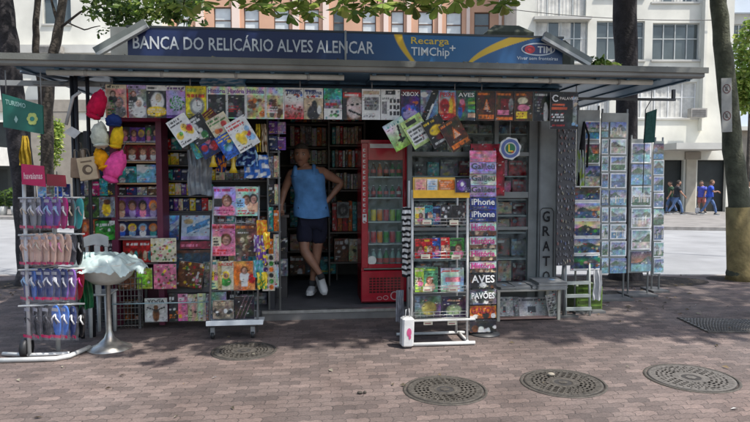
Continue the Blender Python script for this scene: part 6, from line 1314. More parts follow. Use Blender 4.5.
# -- trinket board with key rings
KRV = 6.3
KR_ = kroot('keyring_board', 'dark mesh board covered with tiny silver key rings beside the shutter panel', 'display board', kk(567, 200, KRV)[0], KRV+.02, 0)
b = MB(); q = kq(556.5, 120, 577.5, 266, KRV); b.box(q[0], KRV+.02, q[1], q[2], KRV+.035, q[3], (.05, .05, .055)); kp(b, 'board', PAINT, KR_)
rnd = random.Random(15); b = MB()
for j in range(21):
    for i in range(7):
        u = q[0]+(q[2]-q[0])*(i+.5)/7+rnd.uniform(-.013, .013); z = q[1]+(q[3]-q[1])*(j+.5)/21+rnd.uniform(-.02, .02); s_ = rnd.uniform(.006, .012)
        c_ = rnd.choice([(.2, .2, .22), (.12, .12, .14), (.28, .28, .3), (.2, .1, .09), (.1, .12, .2), (.22, .2, .15), (.2, .2, .21), (.12, .12, .13)]); b.box(u-s_*.7, KRV+.005, z-s_*1.6, u+s_*.7, KRV+.012, z+s_, c_, bev=.002); b.tube([(u, KRV+.012, z+s_), (u, KRV+.02, z+s_*2)], .002, (.4, .4, .4), n=4)
o = kp(b, 'key_rings', PAINT, KR_); o['kind'] = 'stuff'
b = MB(); u = (q[0]+q[2])/2; b.tube([(u, KRV+.04, .01), (u, KRV+.04, q[1]+.02)], .012, (.1, .1, .1)); b.box(u-.15, KRV-.02, .001, u+.15, KRV+.1, .015, (.08, .08, .08)); kp(b, 'stand', PAINT, KR_)
# grey board, black folded umbrella and bag behind the view poster
def hang_rack(name, label, px0, y0, px1, y1, v, col=(.30, .31, .30), ground=True):
    root = kroot(name, label, 'postcard rack', kk((px0+px1)/2, 200, v)[0], v+.05, 0)
    b = MB(); q = kq(px0, y0, px1, y1, v); b.box(q[0], v+.02, q[1], q[2], v+.05, q[3], col); kp(b, 'back_board', PAINT, root)
    b = MB()
    for u in (q[0]+.01, q[2]-.01): b.tube([(u, v+.035, q[1] if not ground else .02), (u, v+.035, q[3]+.05)], .012, (.36, .37, .36))
    kp(b, 'post', PAINT, root)
    if ground: b = MB(); b.box(q[0]-.05, v-.12, .001, q[2]+.05, v+.2, .025, (.12, .12, .12)); kp(b, 'base', PAINT, root)
    return root, q
def cards(pxs, y0, y1, n, v, where, group, seed, gap=1.2, wire=None):
    c = 0
    for ci, (a_, c_) in enumerate(pxs):
        for j in range(n):
            ya = y0+(y1-y0)*j/n+gap; yb = y0+(y1-y0)*(j+1)/n-gap*.6
            wh = f'in the {["left", "right"][ci]} column of the {where}' if len(pxs) > 1 else f'of the {where}'
            sheet(a_, ya, c_, yb, v, lambda w, h, s, k=seed+ci*20+j: postcard(w, h, k)*.9+.09, name='postcard', cat='postcard', label=f'{["hillside", "bay", "sunset", "harbour", "beach", "coast"][(seed+ci*20+j) % 6]} view postcard, {ordn(j)} from top {wh}', group=group, thick=.004, seed=seed+ci*20+j, res=1.4, sat=.6, dark=1.35, busy=.4)
P2 = 7.15
hang_rack('postcard_rack', 'first postcard rack with two columns of small framed views left of the dark trunk', 599.5, 113, 629.5, 274, P2, (.42, .44, .42))
cards(((601.5, 608.5), (610, 626.5)), 121, 274, 9, P2, 'first postcard rack', 'postcards on the first rack', 4)
P3 = 7.35
hang_rack('postcard_rack', 'second postcard rack with wide views, farthest right of the racks', 628.8, 139, 653.5, 273, P3, (.44, .46, .44))
cards(((631, 651.5),), 142, 272, 6, P3, 'second postcard rack', 'postcards on the second rack', 31, gap=.9)
P4 = 7.6
hang_rack('postcard_rack', 'narrow third postcard rack standing behind the second one at its right', 652.5, 141, 665, 275, P4, (.42, .45, .42))
cards(((653.5, 664),), 143, 274, 8, P4, 'narrow third postcard rack', 'postcards on the third rack', 52, gap=.6)
P1 = 6.55
hang_rack('view_board', 'leaning pale board with large city views nearest the shutter panel', 576, 110, 601, 268, P1, (.34, .36, .36))
for j, (ya, yb) in enumerate(((121, 140), (143, 164), (166, 186))):
    sheet(585, ya, 600, yb, P1-.01, lambda w, h, s, k=70+j: postcard(w, h, k), name='view_print', cat='print', label=f'small framed view print, {ordn(j)} from top on the pale board', group='prints on the pale board', seed=j)
for j, (ya, yb) in enumerate(((186, 201), (202, 219.5), (220, 237), (237.5, 254), (254.5, 270))):
    desc = ['brown dusk', 'sunset orange', 'hillside beige', 'orange evening', 'green and blue night'][j]
    def f(a, j=j):
        sk = [('brown', 'charcoal'), ('orange', 'sky blue'), ('cream', 'beige'), ('peach', 'blue'), ('green', 'navy')][j]
        a.grad(sk[0], sk[1], .4, 1); a.put((a.y < .5+.2*np.exp(-((a.x-.3-.1*j)/.2)**2)).astype(float)*(a.y > .4), (.1, .12, .1)); a.put((a.y < .45).astype(float), (.08, .14, .2)); a.blobs(9, ['brown', 'beige', 'navy', 'green'], 0, .05, 1, .5, .03, .06); a.mottle(.4, 6); a.rect(0, 0, 1, .07, 'white'); a.rect(0, .93, 1, 1, 'white')
    sheet(571.5-j*.2, ya, 600, yb, P1-.12, artf(f), name='view_print', cat='print', label=f'{desc} city view print, {ordn(j)} from top in the hanging strip', group='large prints in the hanging strip', seed=j, res=1.4)
b = MB(); q = kq(570.5, 186, 601, 271, P1-.11); b.box(q[0], P1-.11, q[1], q[2], P1-.1, q[3], (.6, .6, .58)); kone(b, 'print_backing', PRINT, (q[0]+q[2])/2, P1-.11, q[1], 'white backing board behind the strip of large city prints', 'board')
# folded black umbrella and green white bag on the pale board
b = MB(); a = kk(584, 122, P1-.06); c = kk(578, 196, P1-.1); b.tube([(a[0], P1-.06, a[1]), ((a[0]*.7+c[0]*.3), P1-.08, a[1]*.7+c[1]*.3), (c[0], P1-.1, c[1])], [.012, .03, .015], (.02, .02, .022), n=10); b.tube([(a[0], P1-.06, a[1]), (a[0]+.06, P1-.06, a[1]-.15), (a[0]+.045, P1-.06, a[1]-.5)], .012, (.02, .02, .02))
kone(b, 'folded_umbrella', CLOTH, a[0], P1-.06, c[1], 'black folded umbrella hanging over the pale board of views', 'umbrella')
cloth(576, 150, 584, 188, P1-.09, 'plastic_bag', 'white and lime plastic bag hanging by the black umbrella', 'bag', (.5, .55, .5), 'lime', 5, taper=.6, m=PLAST, folds=2)
# green furled canopy/banner hanging at right
q = kq(643.5, 108, 657, 143, 7.0); w, h = q[2]-q[0], q[3]-q[1]
b = MB(); vs = [(-w*.42, 0, 0), (w*.38, 0, h*.02), (w*.5, 0, h*.97), (-w*.3, 0, h*.86)]; vs += [(x, .03, z) for x, _, z in vs]; b.add(vs, [(0, 1, 2, 3), (7, 6, 5, 4), (0, 4, 5, 1), (1, 5, 6, 2), (2, 6, 7, 3), (3, 7, 4, 0)], (.03, .085, .075)); b.tube([(-w*.4, .015, -.6), (-w*.36, .015, h*.95), (w*.1, .015, h*1.25), (w*.12, .015, h*1.6)], .006, (.1, .1, .1), n=6)
b.build('green_banner', CLOTH, None, MK((q[0]+q[2])/2, 7.0, q[1]), label='dark green narrow banner hanging above the second postcard rack', category='banner')
# folding step stool with crate
SG = 6.35
FS = kroot('folding_stool', 'worn grey folding frame standing under the strip of large prints', 'folding frame', kk(583, 310, SG)[0], SG+.15, 0)
b = MB()
for px in (566, 590): u = kk(px, 300, SG)[0]; b.tube([(u, SG, .0), (u+.03, SG+.1, .62)], .014, (.32, .34, .32))
for px in (572, 598): u = kk(px, 300, SG)[0]; b.tube([(u, SG+.32, .0), (u-.05, SG+.12, .60)], .014, (.3, .32, .3))
kp(b, 'frame_leg', PAINT, FS)
b = MB(); a = kk(566, 300, SG)[0]; c = kk(590, 300, SG)[0]
for z in (.06, .2, .34): b.box(a, SG+z*.16-.012, z, c+.02, SG+z*.16+.012, z+.035, (.3, .33, .31))
kp(b, 'rung', PAINT, FS)
b = MB(); q = kq(576, 286, 603, 318, SG+.2); b.box(q[0], SG+.2, .01, q[2], SG+.5, q[3], (.13, .22, .04), bev=.01)
for k in range(5): b.box(q[0]+.02, SG+.194, .03+k*.065, q[2]-.02, SG+.1995, .06+k*.065, (.05, .08, .02))
kone(b, 'green_crate', PLAST, (q[0]+q[2])/2, SG+.35, 0, 'olive green plastic crate behind the grey folding frame', 'crate')
cloth(592, 270, 602, 300, SG+.05, 'paper_sheet', 'loose white paper hanging over the folding frame', 'paper', (.5, .5, .5), None, 3, m=PRINT, folds=2)

# -- sandal rack
SV_ = 5.3
SR = kroot('sandal_rack', 'revolving rack of bagged rubber sandals on a white tube base at the left', 'rack', kk(48, 300, SV_)[0], SV_+.15, 0)
b = MB(); cu = kk(47, 300, SV_)[0]; zt2 = kk(47, 176, SV_)[1]
a1 = kk(25, 300, SV_)[0]; b.tube([(a1, SV_+.05, .03), (a1, SV_+.05, zt2-.05)], .016, WT); b.tube([(cu, SV_+.2, .03), (cu, SV_+.2, zt2)], .02, WT); kp(b, 'pole', PAINT, SR)
b = MB(); aL = kk(-8, 349, SV_)[0]; aR = kk(62, 349, SV_)[0]
b.tube([(aL, SV_-.02, .022), (aR-.04, SV_-.02, .022), (aR+.04, SV_+.04, .022), (aR+.12, SV_+.3, .022)], .02, WT, n=10); b.tube([(aL, SV_+.18, .022), (a1, SV_+.05, .04), (a1+.3, SV_+.1, .03)], .016, WT); kp(b, 'base_tube', PAINT, SR)
b = MB(); wu = kk(20, 335, SV_)[0]; b.tube([(wu-.02, SV_+.1, .09), (wu+.03, SV_+.1, .09)], .088, (.02, .02, .022), n=20); b.tube([(wu-.022, SV_+.1, .09), (wu+.032, SV_+.1, .09)], .04, (.3, .3, .3), n=14); kp(b, 'wheel', PAINT, SR)
rws = [(196, 231, 7, 'upper'), (233, 267, 8, 'second'), (268, 302, 7, 'third'), (304, 340, 6, 'lowest')]
for (y0, y1, n_, nm) in rws:
    b = MB(); z = kk(48, y0+2, SV_)[1]; b.tube([(kk(17, y0, SV_)[0], SV_+.02, z), (kk(82, y0, SV_)[0], SV_+.06, z)], .008, WT, n=6); b.tube([(kk(17, y0, SV_)[0], SV_+.02, z), (cu, SV_+.2, z), (kk(82, y0, SV_)[0], SV_+.06, z)], .006, WT, n=6); kp(b, 'hook_bar', PAINT, SR)
def sole(b, cx, cz, w, h, y, col, ang, strap, flip=1):
    n = 18; pts = []
    for i in range(n):
        t = 2*PI*i/n; x = math.cos(t); z = math.sin(t); ww = w*(.5+.09*z)*(1-.12*math.exp(-((z+.1)/.4)**2)); px_ = x*ww+.03*w*z*flip; pz_ = z*h*.5
        pts.append((cx+px_*math.cos(ang)-pz_*math.sin(ang), cz+px_*math.sin(ang)+pz_*math.cos(ang)))
    vs = [(p[0], y, p[1]) for p in pts]+[(p[0], y+.016, p[1]) for p in pts]
    b.add(vs, [list(range(n))[::-1], [n+i for i in range(n)]]+[(i, (i+1) % n, n+(i+1) % n, n+i) for i in range(n)], col)
    R_ = lambda x, z: (cx+x*math.cos(ang)-z*math.sin(ang), y-.018, cz+x*math.sin(ang)+z*math.cos(ang))
    t_ = R_(0, h*.22); t_ = (t_[0], y-.002, t_[2]); e1 = R_(-w*.42, -h*.05); e2 = R_(w*.42, -h*.05)
    m1 = R_(-w*.25, h*.1); m2 = R_(w*.25, h*.1)
    b.tube([t_, m1, (e1[0], y, e1[2])], .007, strap, n=6); b.tube([t_, m2, (e2[0], y, e2[2])], .007, strap, n=6)
colsets = {'upper': [('charcoal', 'beige'), ('grey', 'white'), ('navy', 'lilac'), ('purple', 'sky blue'), ('magenta', 'white'), ('charcoal', 'beige'), ('teal', 'grey')],
           'second': [('peach', 'peach'), ('peach', 'peach'), ('peach', 'beige'), ('peach', 'peach'), ('peach', 'pink'), ('peach', 'peach'), ('charcoal', 'grey'), ('black', 'grey')],
           'third': [('navy', 'sky blue'), ('blue', 'white'), ('navy', 'navy'), ('navy', 'white'), ('navy', 'white'), ('purple', 'white'), ('dark red', 'magenta')],
           'lowest': [('black', 'black'), ('charcoal', 'black'), ('black', 'charcoal'), ('blue', 'white'), ('navy', 'white'), ('black', 'white')]}
for (y0, y1, n_, nm) in rws:
    for i in range(n_):
        px = 22+(77-22)*(i+.5)/n_+random.uniform(-.8, .8); depth = SV_-.02+.13*abs(i-n_/2.2)/n_*2*.6; col, stp = colsets[nm][i]; wpx = 62/n_*1.0
        if nm == 'lowest': px += 3
        q = kq(px-wpx*.5, y0+1, px+wpx*.5, y1-1, depth); w, h = q[2]-q[0], q[3]-q[1]; b = MB(); yw = -.5+random.uniform(-.3, .15)
        sw, shh = .088, .265
        cc = tuple(C(col)*1.0); sc = tuple(C(stp))
        sole(b, -.02, h*.52, sw, shh, .0, cc, .10, sc, 1); sole(b, .03, h*.50, sw, shh, .032, cc, -.12, sc, -1)
        b.box(-w*.6, -.030, h*.06, w*.6, -.0285, h*.14, (.55, .015, .10)); b.box(-w*.35, -.028, h*.84, w*.35, -.026, h*.93, (.4, .4, .42))
        o = b.build('sandal_pair', PLAST, None, MK((q[0]+q[2])/2, depth, q[1], yw), label=f'{col} rubber sandals with {stp} straps, {ordn(i)} from left in the {nm} row of bags', category='sandals', group='bagged sandals on the rack')
        # clear bag: crumpled film
        f = MB(); nx, ny = 6, 9; vs = [(-w*.75+1.5*w*a_/nx, -.04+.014*mnoise.noise(Vector((a_*1.3+i*3, c_*1.1, y0)))+.022*(abs(a_/nx-.5)*2)**2*1.5, h*c_/ny) for c_ in range(ny+1) for a_ in range(nx+1)]
        f.add(vs, [(c_*(nx+1)+a_, c_*(nx+1)+a_+1, (c_+1)*(nx+1)+a_+1, (c_+1)*(nx+1)+a_) for c_ in range(ny) for a_ in range(nx)], smooth=True); f.build('clear_bag', FILM, o)
def brand(px0, y0, px1, y1, v, lab, text, col):
    q = kq(px0, y0, px1, y1, v); w, h = q[2]-q[0], q[3]-q[1]; b = MB()
    vs = [(-w/2, 0, h*.12), (w/2, 0, 0), (w/2*.9, 0, h*.9), (-w/2, 0, h)]; vs += [(x, .008, z) for x, _, z in vs]; b.add(vs, [(0, 1, 2, 3), (7, 6, 5, 4), (0, 4, 5, 1), (1, 5, 6, 2), (2, 6, 7, 3), (3, 7, 4, 0)], col)
    if text: b.text(text, -w*.4, h*.34, w*.38, h*.62, y=-.003, col=(.7, .45, .5))
    b.tube([(0, .015, -.12), (0, .015, h*.5)], .006, STL, n=6); return b.build('header_sign', PLAST, SR, Matrix.Translation((0, 0, 0)))
for (r_, tx, cl) in (((22, 164, 45, 187), 'havaianas', (.42, .008, .09)), ((47, 174, 66, 187), None, (.2, .01, .03))):
    q = kq(*r_, SV_-.03); o = brand(*r_, SV_, '', tx, cl); u, v, z = SR['_k']; o.matrix_basis = Matrix.Translation(((q[0]+q[2])/2-u, SV_-.03-v, q[1]-z))
for i, (px, c_) in enumerate(((38, 'sky blue'), (46, 'grey'), (54, 'blue'), (62, 'navy'))):
    sheet(px, 184, px+8, 197, SV_+.05+.01*i, art_box(c_, 'white'), name='small_packet', cat='packet', label=f'{c_} small packet, {ordn(i)} from left on top of the sandal rack', group='small packets on top of the sandal rack', thick=.02)

# -- bowl table heaped with plastic bags
BV = 5.62
cu, _ = kk(108.5, 300, BV); zb0 = kk(108, 284, BV)[1]; zrim = kk(108, 262, BV)[1]
BT = empty('bowl_stand', MK(cu, BV, 0), 'silver pedestal stand holding a wide bowl left of the kiosk', 'pedestal bowl')
b = MB(); b.lathe([(0, 0), (.19, 0), (.19, .008), (.10, .05), (.045, .10), (.025, .16), (.021, .3), (.021, zb0-.01), (.05, zb0)], col=(.5, .48, .44), n=28); b.build('pedestal', METAL, BT)
b = MB(); b.lathe([(.03, zb0-.005), (.12, zb0+.01), (.2, zb0+.07), (.25, zrim-.02), (.255, zrim), (.24, zrim), (.19, zb0+.08), (.05, zb0+.02)], col=(.45, .46, .42), n=30); b.build('bowl', PLAST, BT)
b = MB(); rnd = random.Random(2)
nx, ny = 60, 60; vs = []
for j in range(ny):
    for i in range(nx):
        x = (i/(nx-1)-.5)*.66; y = (j/(ny-1)-.5)*.6; r2 = math.hypot(x/.31, y/.28); q_ = .75*(1-2*abs(mnoise.noise(Vector((x*7, y*7, 1)))))+.3*abs(mnoise.noise(Vector((x*17, y*17, 5))))-.4
        vs.append((x+.01*mnoise.noise(Vector((x*30, y*30, 9))), y, zrim-.03+.09*max(0, 1-r2**2)+.09*q_-.16*max(0, r2-.78)))
b.add(vs, [(j*nx+i, j*nx+i+1, (j+1)*nx+i+1, (j+1)*nx+i) for j in range(ny-1) for i in range(nx-1) if math.hypot(((i+.5)/(nx-1)-.5)*2, ((j+.5)/(ny-1)-.5)*2) < 1.04], (.40, .55, .50), smooth=True)
b.build('plastic_bags_heap', MILKY, None, MK(cu, BV, 0), label='heap of crumpled pale green transparent plastic bags in the bowl', category='plastic bags')
cloth(78, 252, 97, 272, BV-.1, 'plastic_bag', 'pale teal plastic bag drooping over the left rim of the bowl', 'bag', (.35, .5, .5), (.5, .62, .6), 9, taper=.9, m=PLAST, folds=4)
cloth(79, 266, 92, 309, BV+.1, 'green_bag', 'dark green plastic bag hanging left of the bowl', 'bag', (.01, .11, .04), (.02, .16, .06), 5, taper=.8, m=PLAST, folds=3)
for i, (px, y) in enumerate(((88, 300), (90, 262))): pass
# white chair behind
WC = kroot('plastic_chair', 'white plastic chair half hidden behind the bowl stand', 'chair', kk(97, 300, 6.0)[0], 6.1, 0)
q = kq(84, 237, 108, 247, 6.0); u0, u1 = q[0], q[2]; ztp = q[3]
b = MB(); n = 12; vs = []
for i in range(n+1):
    t = i/n; x = u0+(u1-u0)*t; y = 6.0+.03*math.sin(t*PI); dz = .03*math.sin(t*PI); vs += [(x, y, q[1]+dz*.6), (x, y, ztp+dz), (x, y+.018, ztp+dz), (x, y+.018, q[1]+dz*.6)]
b.add(vs, [(4*i+a, 4*i+4+a, 4*i+4+(a+1) % 4, 4*i+(a+1) % 4) for i in range(n) for a in range(4)]+[(3, 2, 1, 0), (4*n, 4*n+1, 4*n+2, 4*n+3)], (.55, .56, .54))
kp(b, 'backrest', PLAST, WC)
b = MB(); um = u0+(u1-u0)*.5; b.box(um-.02, 6.005, .42, um+.03, 6.02, q[1]+.01, (.55, .56, .54)); b.box(u0+.01, 6.005, .42, u0+.035, 6.022, q[1]+.001, (.5, .51, .5)); b.box(u1-.035, 6.005, .42, u1-.01, 6.022, q[1]+.001, (.5, .51, .5)); kp(b, 'back_slat', PLAST, WC)
b = MB(); b.box(u0, 5.75, .40, u1, 6.03, .419, (.52, .53, .51), bev=.01) if False else b.box(u0, 6.0, .40, u1, 6.28, .419, (.52, .53, .51), bev=.01); kp(b, 'seat', PLAST, WC)
for x in (u0+.02, u1-.05):
    for y in (6.005, 6.24): b = MB(); b.tube([(x+.015, y+.015, 0), (x+.015, y+.015, .4)], [.016, .022], (.5, .51, .5)); kp(b, 'leg', PLAST, WC)
# black box on the hook
# ================================================================== PEOPLE
def skin_obj(name, verts, edges, radii, m, parent, sub=1, root=0, wr=0):
    me = bpy.data.meshes.new(name); me.from_pydata([tuple(v) for v in verts], edges, []); o = bpy.data.objects.new(name, me); COL.objects.link(o)
    o.modifiers.new('s', 'SKIN'); s = o.modifiers.new('b', 'SUBSURF'); s.levels = s.render_levels = sub
    sv = me.skin_vertices[0].data
    for i, r in enumerate(radii):
        sv[i].radius = r if isinstance(r, (tuple, list)) else (r, r)
        sv[i].use_root = (i == root)
    dg = bpy.context.evaluated_depsgraph_get(); dg.update(); ev = o.evaluated_get(dg); m2 = bpy.data.meshes.new_from_object(ev)
    o.modifiers.clear(); o.data = m2; bpy.data.meshes.remove(me); m2.materials.clear(); m2.materials.append(m)
    m2.polygons.foreach_set('use_smooth', [True]*len(m2.polygons)); ca = m2.attributes.get('Col')
    if wr:
        for v in m2.vertices:
            q = v.co; k = mnoise.noise(Vector((q.x*9, q.y*9, q.z*5)))*.6+abs(mnoise.noise(Vector((q.x*16+3, q.y*16, q.z*7))))*.7-.25
            v.co = q+v.normal*wr*max(-.12, k)
    if parent: o.parent = parent
    return o
class Sk:
    def __init__(s): s.v = []; s.e = []; s.r = []
    def n(s, p, r, par=None):
        s.v.append(Vector(p)); s.r.append(r); i = len(s.v)-1
        if par is not None: s.e.append((par, i))
        return i
    def chain(s, par, pts):
        for p, r in pts: par = s.n(p, r, par)
        return par
def head_mesh(b, c, r, yaw=0, roll=0, m=0, skin=(.3, .16, .1)):
    R = Matrix.Rotation(yaw, 3, 'Z') @ Matrix.Rotation(roll, 3, 'Y'); n = 26; h = 20; vs = []
    for i in range(h+1):
        ph = PI*i/h
        for k in range(n):
            t = 2*PI*k/n; d = Vector((math.sin(ph)*math.cos(t), math.sin(ph)*math.sin(t), math.cos(ph)))
            p = Vector((d.x*r*.76, d.y*r*.93, d.z*r*1.12))
            if d.z < -.1: p.x *= 1+(d.z+.1)*.38; p.y = p.y*(1+(d.z+.1)*.3)-.0
            if d.y < 0:
                g = lambda x0, z0, sx, sz: math.exp(-((d.x-x0)/sx)**2-((d.z-z0)/sz)**2)
                p.y -= r*.20*g(0, -.12, .13, .16); p.y -= r*.07*g(0, .05, .1, .2)
                p.y += r*.09*(g(.33, .08, .16, .12)+g(-.33, .08, .16, .12)); p.y -= r*.04*g(0, .25, .5, .1)
                p.y -= r*.05*g(0, -.42, .25, .08); p.y += r*.03*g(0, -.5, .3, .04); p.y -= r*.06*g(0, -.85, .35, .2)
            vs.append(R @ p+Vector(c))
    b.add(vs, [(i*n+k, (i+1)*n+k, (i+1)*n+(k+1) % n, i*n+(k+1) % n) for i in range(h) for k in range(n)], skin, m, smooth=True)
    for sx in (-1, 1):      # ears
        vs = []
        for i in range(7):
            for k in range(8):
                ph = PI*i/6; t = 2*PI*k/8; p = Vector((sx*r*.77+math.sin(ph)*math.cos(t)*r*.07, r*.08+math.sin(ph)*math.sin(t)*r*.16, -r*.02+math.cos(ph)*r*.26)); vs.append(R @ p+Vector(c))
        b.add(vs, [(i*8+k, (i+1)*8+k, (i+1)*8+(k+1) % 8, i*8+(k+1) % 8) for i in range(6) for k in range(8)], skin, m, smooth=True)
    return R
def fingers(sk, wrist, par, d, side, curl=.35, s=1.0):
    d = Vector(d).normalized(); side = Vector(side).normalized(); up = d.cross(side)
    palm = sk.n(Vector(wrist)+d*.055*s, (.036*s, .018*s), par)
    for k, L_ in enumerate((.072, .082, .076, .06)):
        o = Vector(wrist)+d*.085*s+side*(-.030+.02*k)*s; a = sk.n(o, .0105*s, palm)
        p = o; dd = d.copy()
        for q in range(3): dd = (dd+up*curl*(.5+q*.35)).normalized(); p = p+dd*L_*s*(.42 if q == 0 else .3); a = sk.n(p, (.0095-.001*q)*s, a)
    o = Vector(wrist)+d*.035*s-side*.035*s; a = sk.n(o, .012*s, palm); a = sk.n(o+(d*.6-side*.8).normalized()*.03*s, .0105*s, a); sk.n(o+(d*.9-side*.5+up*.3).normalized()*.058*s, .009*s, a)
def shoe(b, ankle, fwd, col, s=1.0, sole_c=(.6, .6, .58)):
    f = Vector(fwd); f.z = 0 if abs(f.z) < .5 else f.z; f.normalize(); sd_ = Vector((0, 0, 1)).cross(f)
    if sd_.length < .1: sd_ = Vector((1, 0, 0))
    sd_.normalize(); u_ = f.cross(sd_); n = 14; prof = [(-.09, .03, .09, .035), (-.075, .04, .10, .0), (-.02, .042, .095, 0), (.04, .045, .07, 0), (.10, .048, .05, 0), (.15, .042, .04, 0), (.185, .022, .028, 0)]
    vs = []; base = Vector(ankle)-u_*.085*s
    for (t, w, h, _) in prof:
        for k in range(n):
            a = 2*PI*k/n; x = math.cos(a)*w; z = h*.5+math.sin(a)*h*.5; z = max(z, 0); vs.append(base+f*t*s+sd_*x*s+u_*z*s)
    fs = [(i*n+k, i*n+(k+1) % n, (i+1)*n+(k+1) % n, (i+1)*n+k) for i in range(len(prof)-1) for k in range(n)]+[list(range(n))[::-1], [(len(prof)-1)*n+k for k in range(n)]]
    b.add(vs, fs, col, smooth=True)
    vs = []
    for (t, w, h, _) in prof:
        for z in (-.018, .012): vs += [base+f*t*s*1.02+sd_*w*1.02*s+u_*z*s, base+f*t*s*1.02-sd_*w*1.02*s+u_*z*s]
    fs = []
    for i in range(len(prof)-1): q = 4*i; r = q+4; fs += [(q, r, r+2, q+2), (q+1, q+3, r+3, r+1), (q, q+1, r+1, r), (q+2, r+2, r+3, q+3)]
    fs += [(0, 2, 3, 1), (4*len(prof)-4, 4*len(prof)-3, 4*len(prof)-1, 4*len(prof)-2)]; b.add(vs, fs, sole_c)
def person(M, label, J, shirt, shorts_c, shoe_c, long_pants=False, sleeve=False, hair_c=(.05, .045, .04), group=None, s=1.0, skin_m=None, fing=True, face=0, shorts_len=.75):
    root = empty('person', M, label, 'person', group); V = {k: Vector(v) for k, v in J.items()}
    sk = Sk(); r_ = lambda a: a*s
    pel = sk.n(V['pelvis'], (r_(.122), r_(.155))); ab = sk.n(V['pelvis'].lerp(V['chest'], .45), (r_(.11), r_(.145)), pel); ch = sk.n(V['chest'], (r_(.122), r_(.165)), ab)
    nk = sk.n(V['neck'], r_(.075), ch); sk.n(V['neck'].lerp(V['head'], .5), r_(.064), nk); 
    for sd_ in 'LR':
        sh = sk.n(V['sh'+sd_], r_(.072), ch); el = sk.chain(sh, [(V['sh'+sd_].lerp(V['el'+sd_], .5), r_(.056)), (V['el'+sd_], r_(.045)), (V['el'+sd_].lerp(V['wr'+sd_], .35), r_(.044)), (V['wr'+sd_], r_(.029))])
        d = (V['hd'+sd_]-V['wr'+sd_]); sidev = V.get('hs'+sd_, Vector((0, 1, 0)))
        fingers(sk, V['wr'+sd_], el, d, sidev, .45, s)
        hp = sk.n(V['hip'+sd_], r_(.092), pel)
        sk.chain(hp, [(V['hip'+sd_].lerp(V['kn'+sd_], .5), r_(.085)), (V['kn'+sd_], r_(.064)), (V['kn'+sd_].lerp(V['an'+sd_], .35), r_(.064)), (V['kn'+sd_].lerp(V['an'+sd_], .75), r_(.042)), (V['an'+sd_], r_(.037))])
    body = skin_obj('body', sk.v, sk.e, sk.r, skin_m or SKIN, root)
    hb = MB(); R = head_mesh(hb, V['head'], r_(.122), face)
    me = body.data; base = len(me.vertices)
    # join the head into the body mesh
    bv = [tuple(v.co) for v in me.vertices]+hb.v; bf = [list(p.vertices) for p in me.polygons]+[[i+base for i in f] for f in hb.f]
    m3 = bpy.data.meshes.new('body'); m3.from_pydata(bv, [], bf); m3.materials.append(skin_m or SKIN); m3.polygons.foreach_set('use_smooth', [True]*len(bf)); body.data = m3; bpy.data.meshes.remove(me)
    # hair
    b = MB(); hc = V['head']; r = r_(.122)
    n = 24; h = 12; vs = []
    for i in range(h+1):
        ph = PI*.60*i/h
        for k in range(n):
            t = 2*PI*k/n; d = Vector((math.sin(ph)*math.cos(t), math.sin(ph)*math.sin(t), math.cos(ph)))
            lim = 1.0; fr = (d.y < -.2); 
            if fr and ph > PI*.33: q = PI*.33; d = Vector((math.sin(q)*math.cos(t), math.sin(q)*math.sin(t), math.cos(q)+0)) 
            k_ = 1.06+.035*mnoise.noise(d*7)
            vs.append(R @ Vector((d.x*r*.78*k_, d.y*r*.95*k_, d.z*r*1.13*k_))+hc)
    b.add(vs, [(i*n+k, (i+1)*n+k, (i+1)*n+(k+1) % n, i*n+(k+1) % n) for i in range(h) for k in range(n)], hair_c, smooth=True); b.build('hair', mat('hair_attr', attr=True, rough=.8, nscale=60, namt=.5, bump=.6, bscale=120), root)
    b = MB()
    for sx in (-1, 1):
        c_ = R @ Vector((sx*r*.30, -r*.84, r*.06))+hc; b.blob(c_, (r*.10, r*.06, r*.06), (.45, .43, .4), amp=0, n=10); c2 = R @ Vector((sx*r*.30, -r*.895, r*.06))+hc; b.blob(c2, (r*.045, r*.03, r*.05), (.02, .015, .01), amp=0, n=8)
        p0 = R @ Vector((sx*r*.16, -r*.93, r*.2))+hc; p1 = R @ Vector((sx*r*.46, -r*.82, r*.2))+hc; b.tube([p0, (p0+p1)/2+Vector((0, 0, r*.04)), p1], r*.03, hair_c, n=6)
    b.build('eyes', PAINT, root)
    b = MB(); p0 = R @ Vector((-r*.2, -r*.84, -r*.48))+hc; p1 = R @ Vector((0, -r*.93, -r*.475))+hc; p2 = R @ Vector((r*.2, -r*.84, -r*.48))+hc; b.tube([p0, p1, p2], r*.035, (.2, .06, .05), n=6); b.build('mouth', PAINT, root)
    # shirt: lofted rings from the hem to the neckline, with folds
    xa = (V['shR']-V['shL']).normalized(); hipx = (V['hipR']-V['hipL']).normalized(); top = V['neck']; bot = V['pelvis']-Vector((0, 0, .035*s)); n = 40; vs = []
    rings = [(0, .212, .160), (.08, .212, .160), (.2, .198, .150), (.34, .182, .136), (.48, .184, .136), (.6, .194, .140), (.7, .202, .142), (.78, .202, .140), (.84, .190, .134), (.885, .176, .126), (.92, .160, .112)]
    if sleeve: rings = rings[:8]+[(.84, .195, .125), (.885, .19, .11), (.93, .15, .095), (.975, .10, .08)]
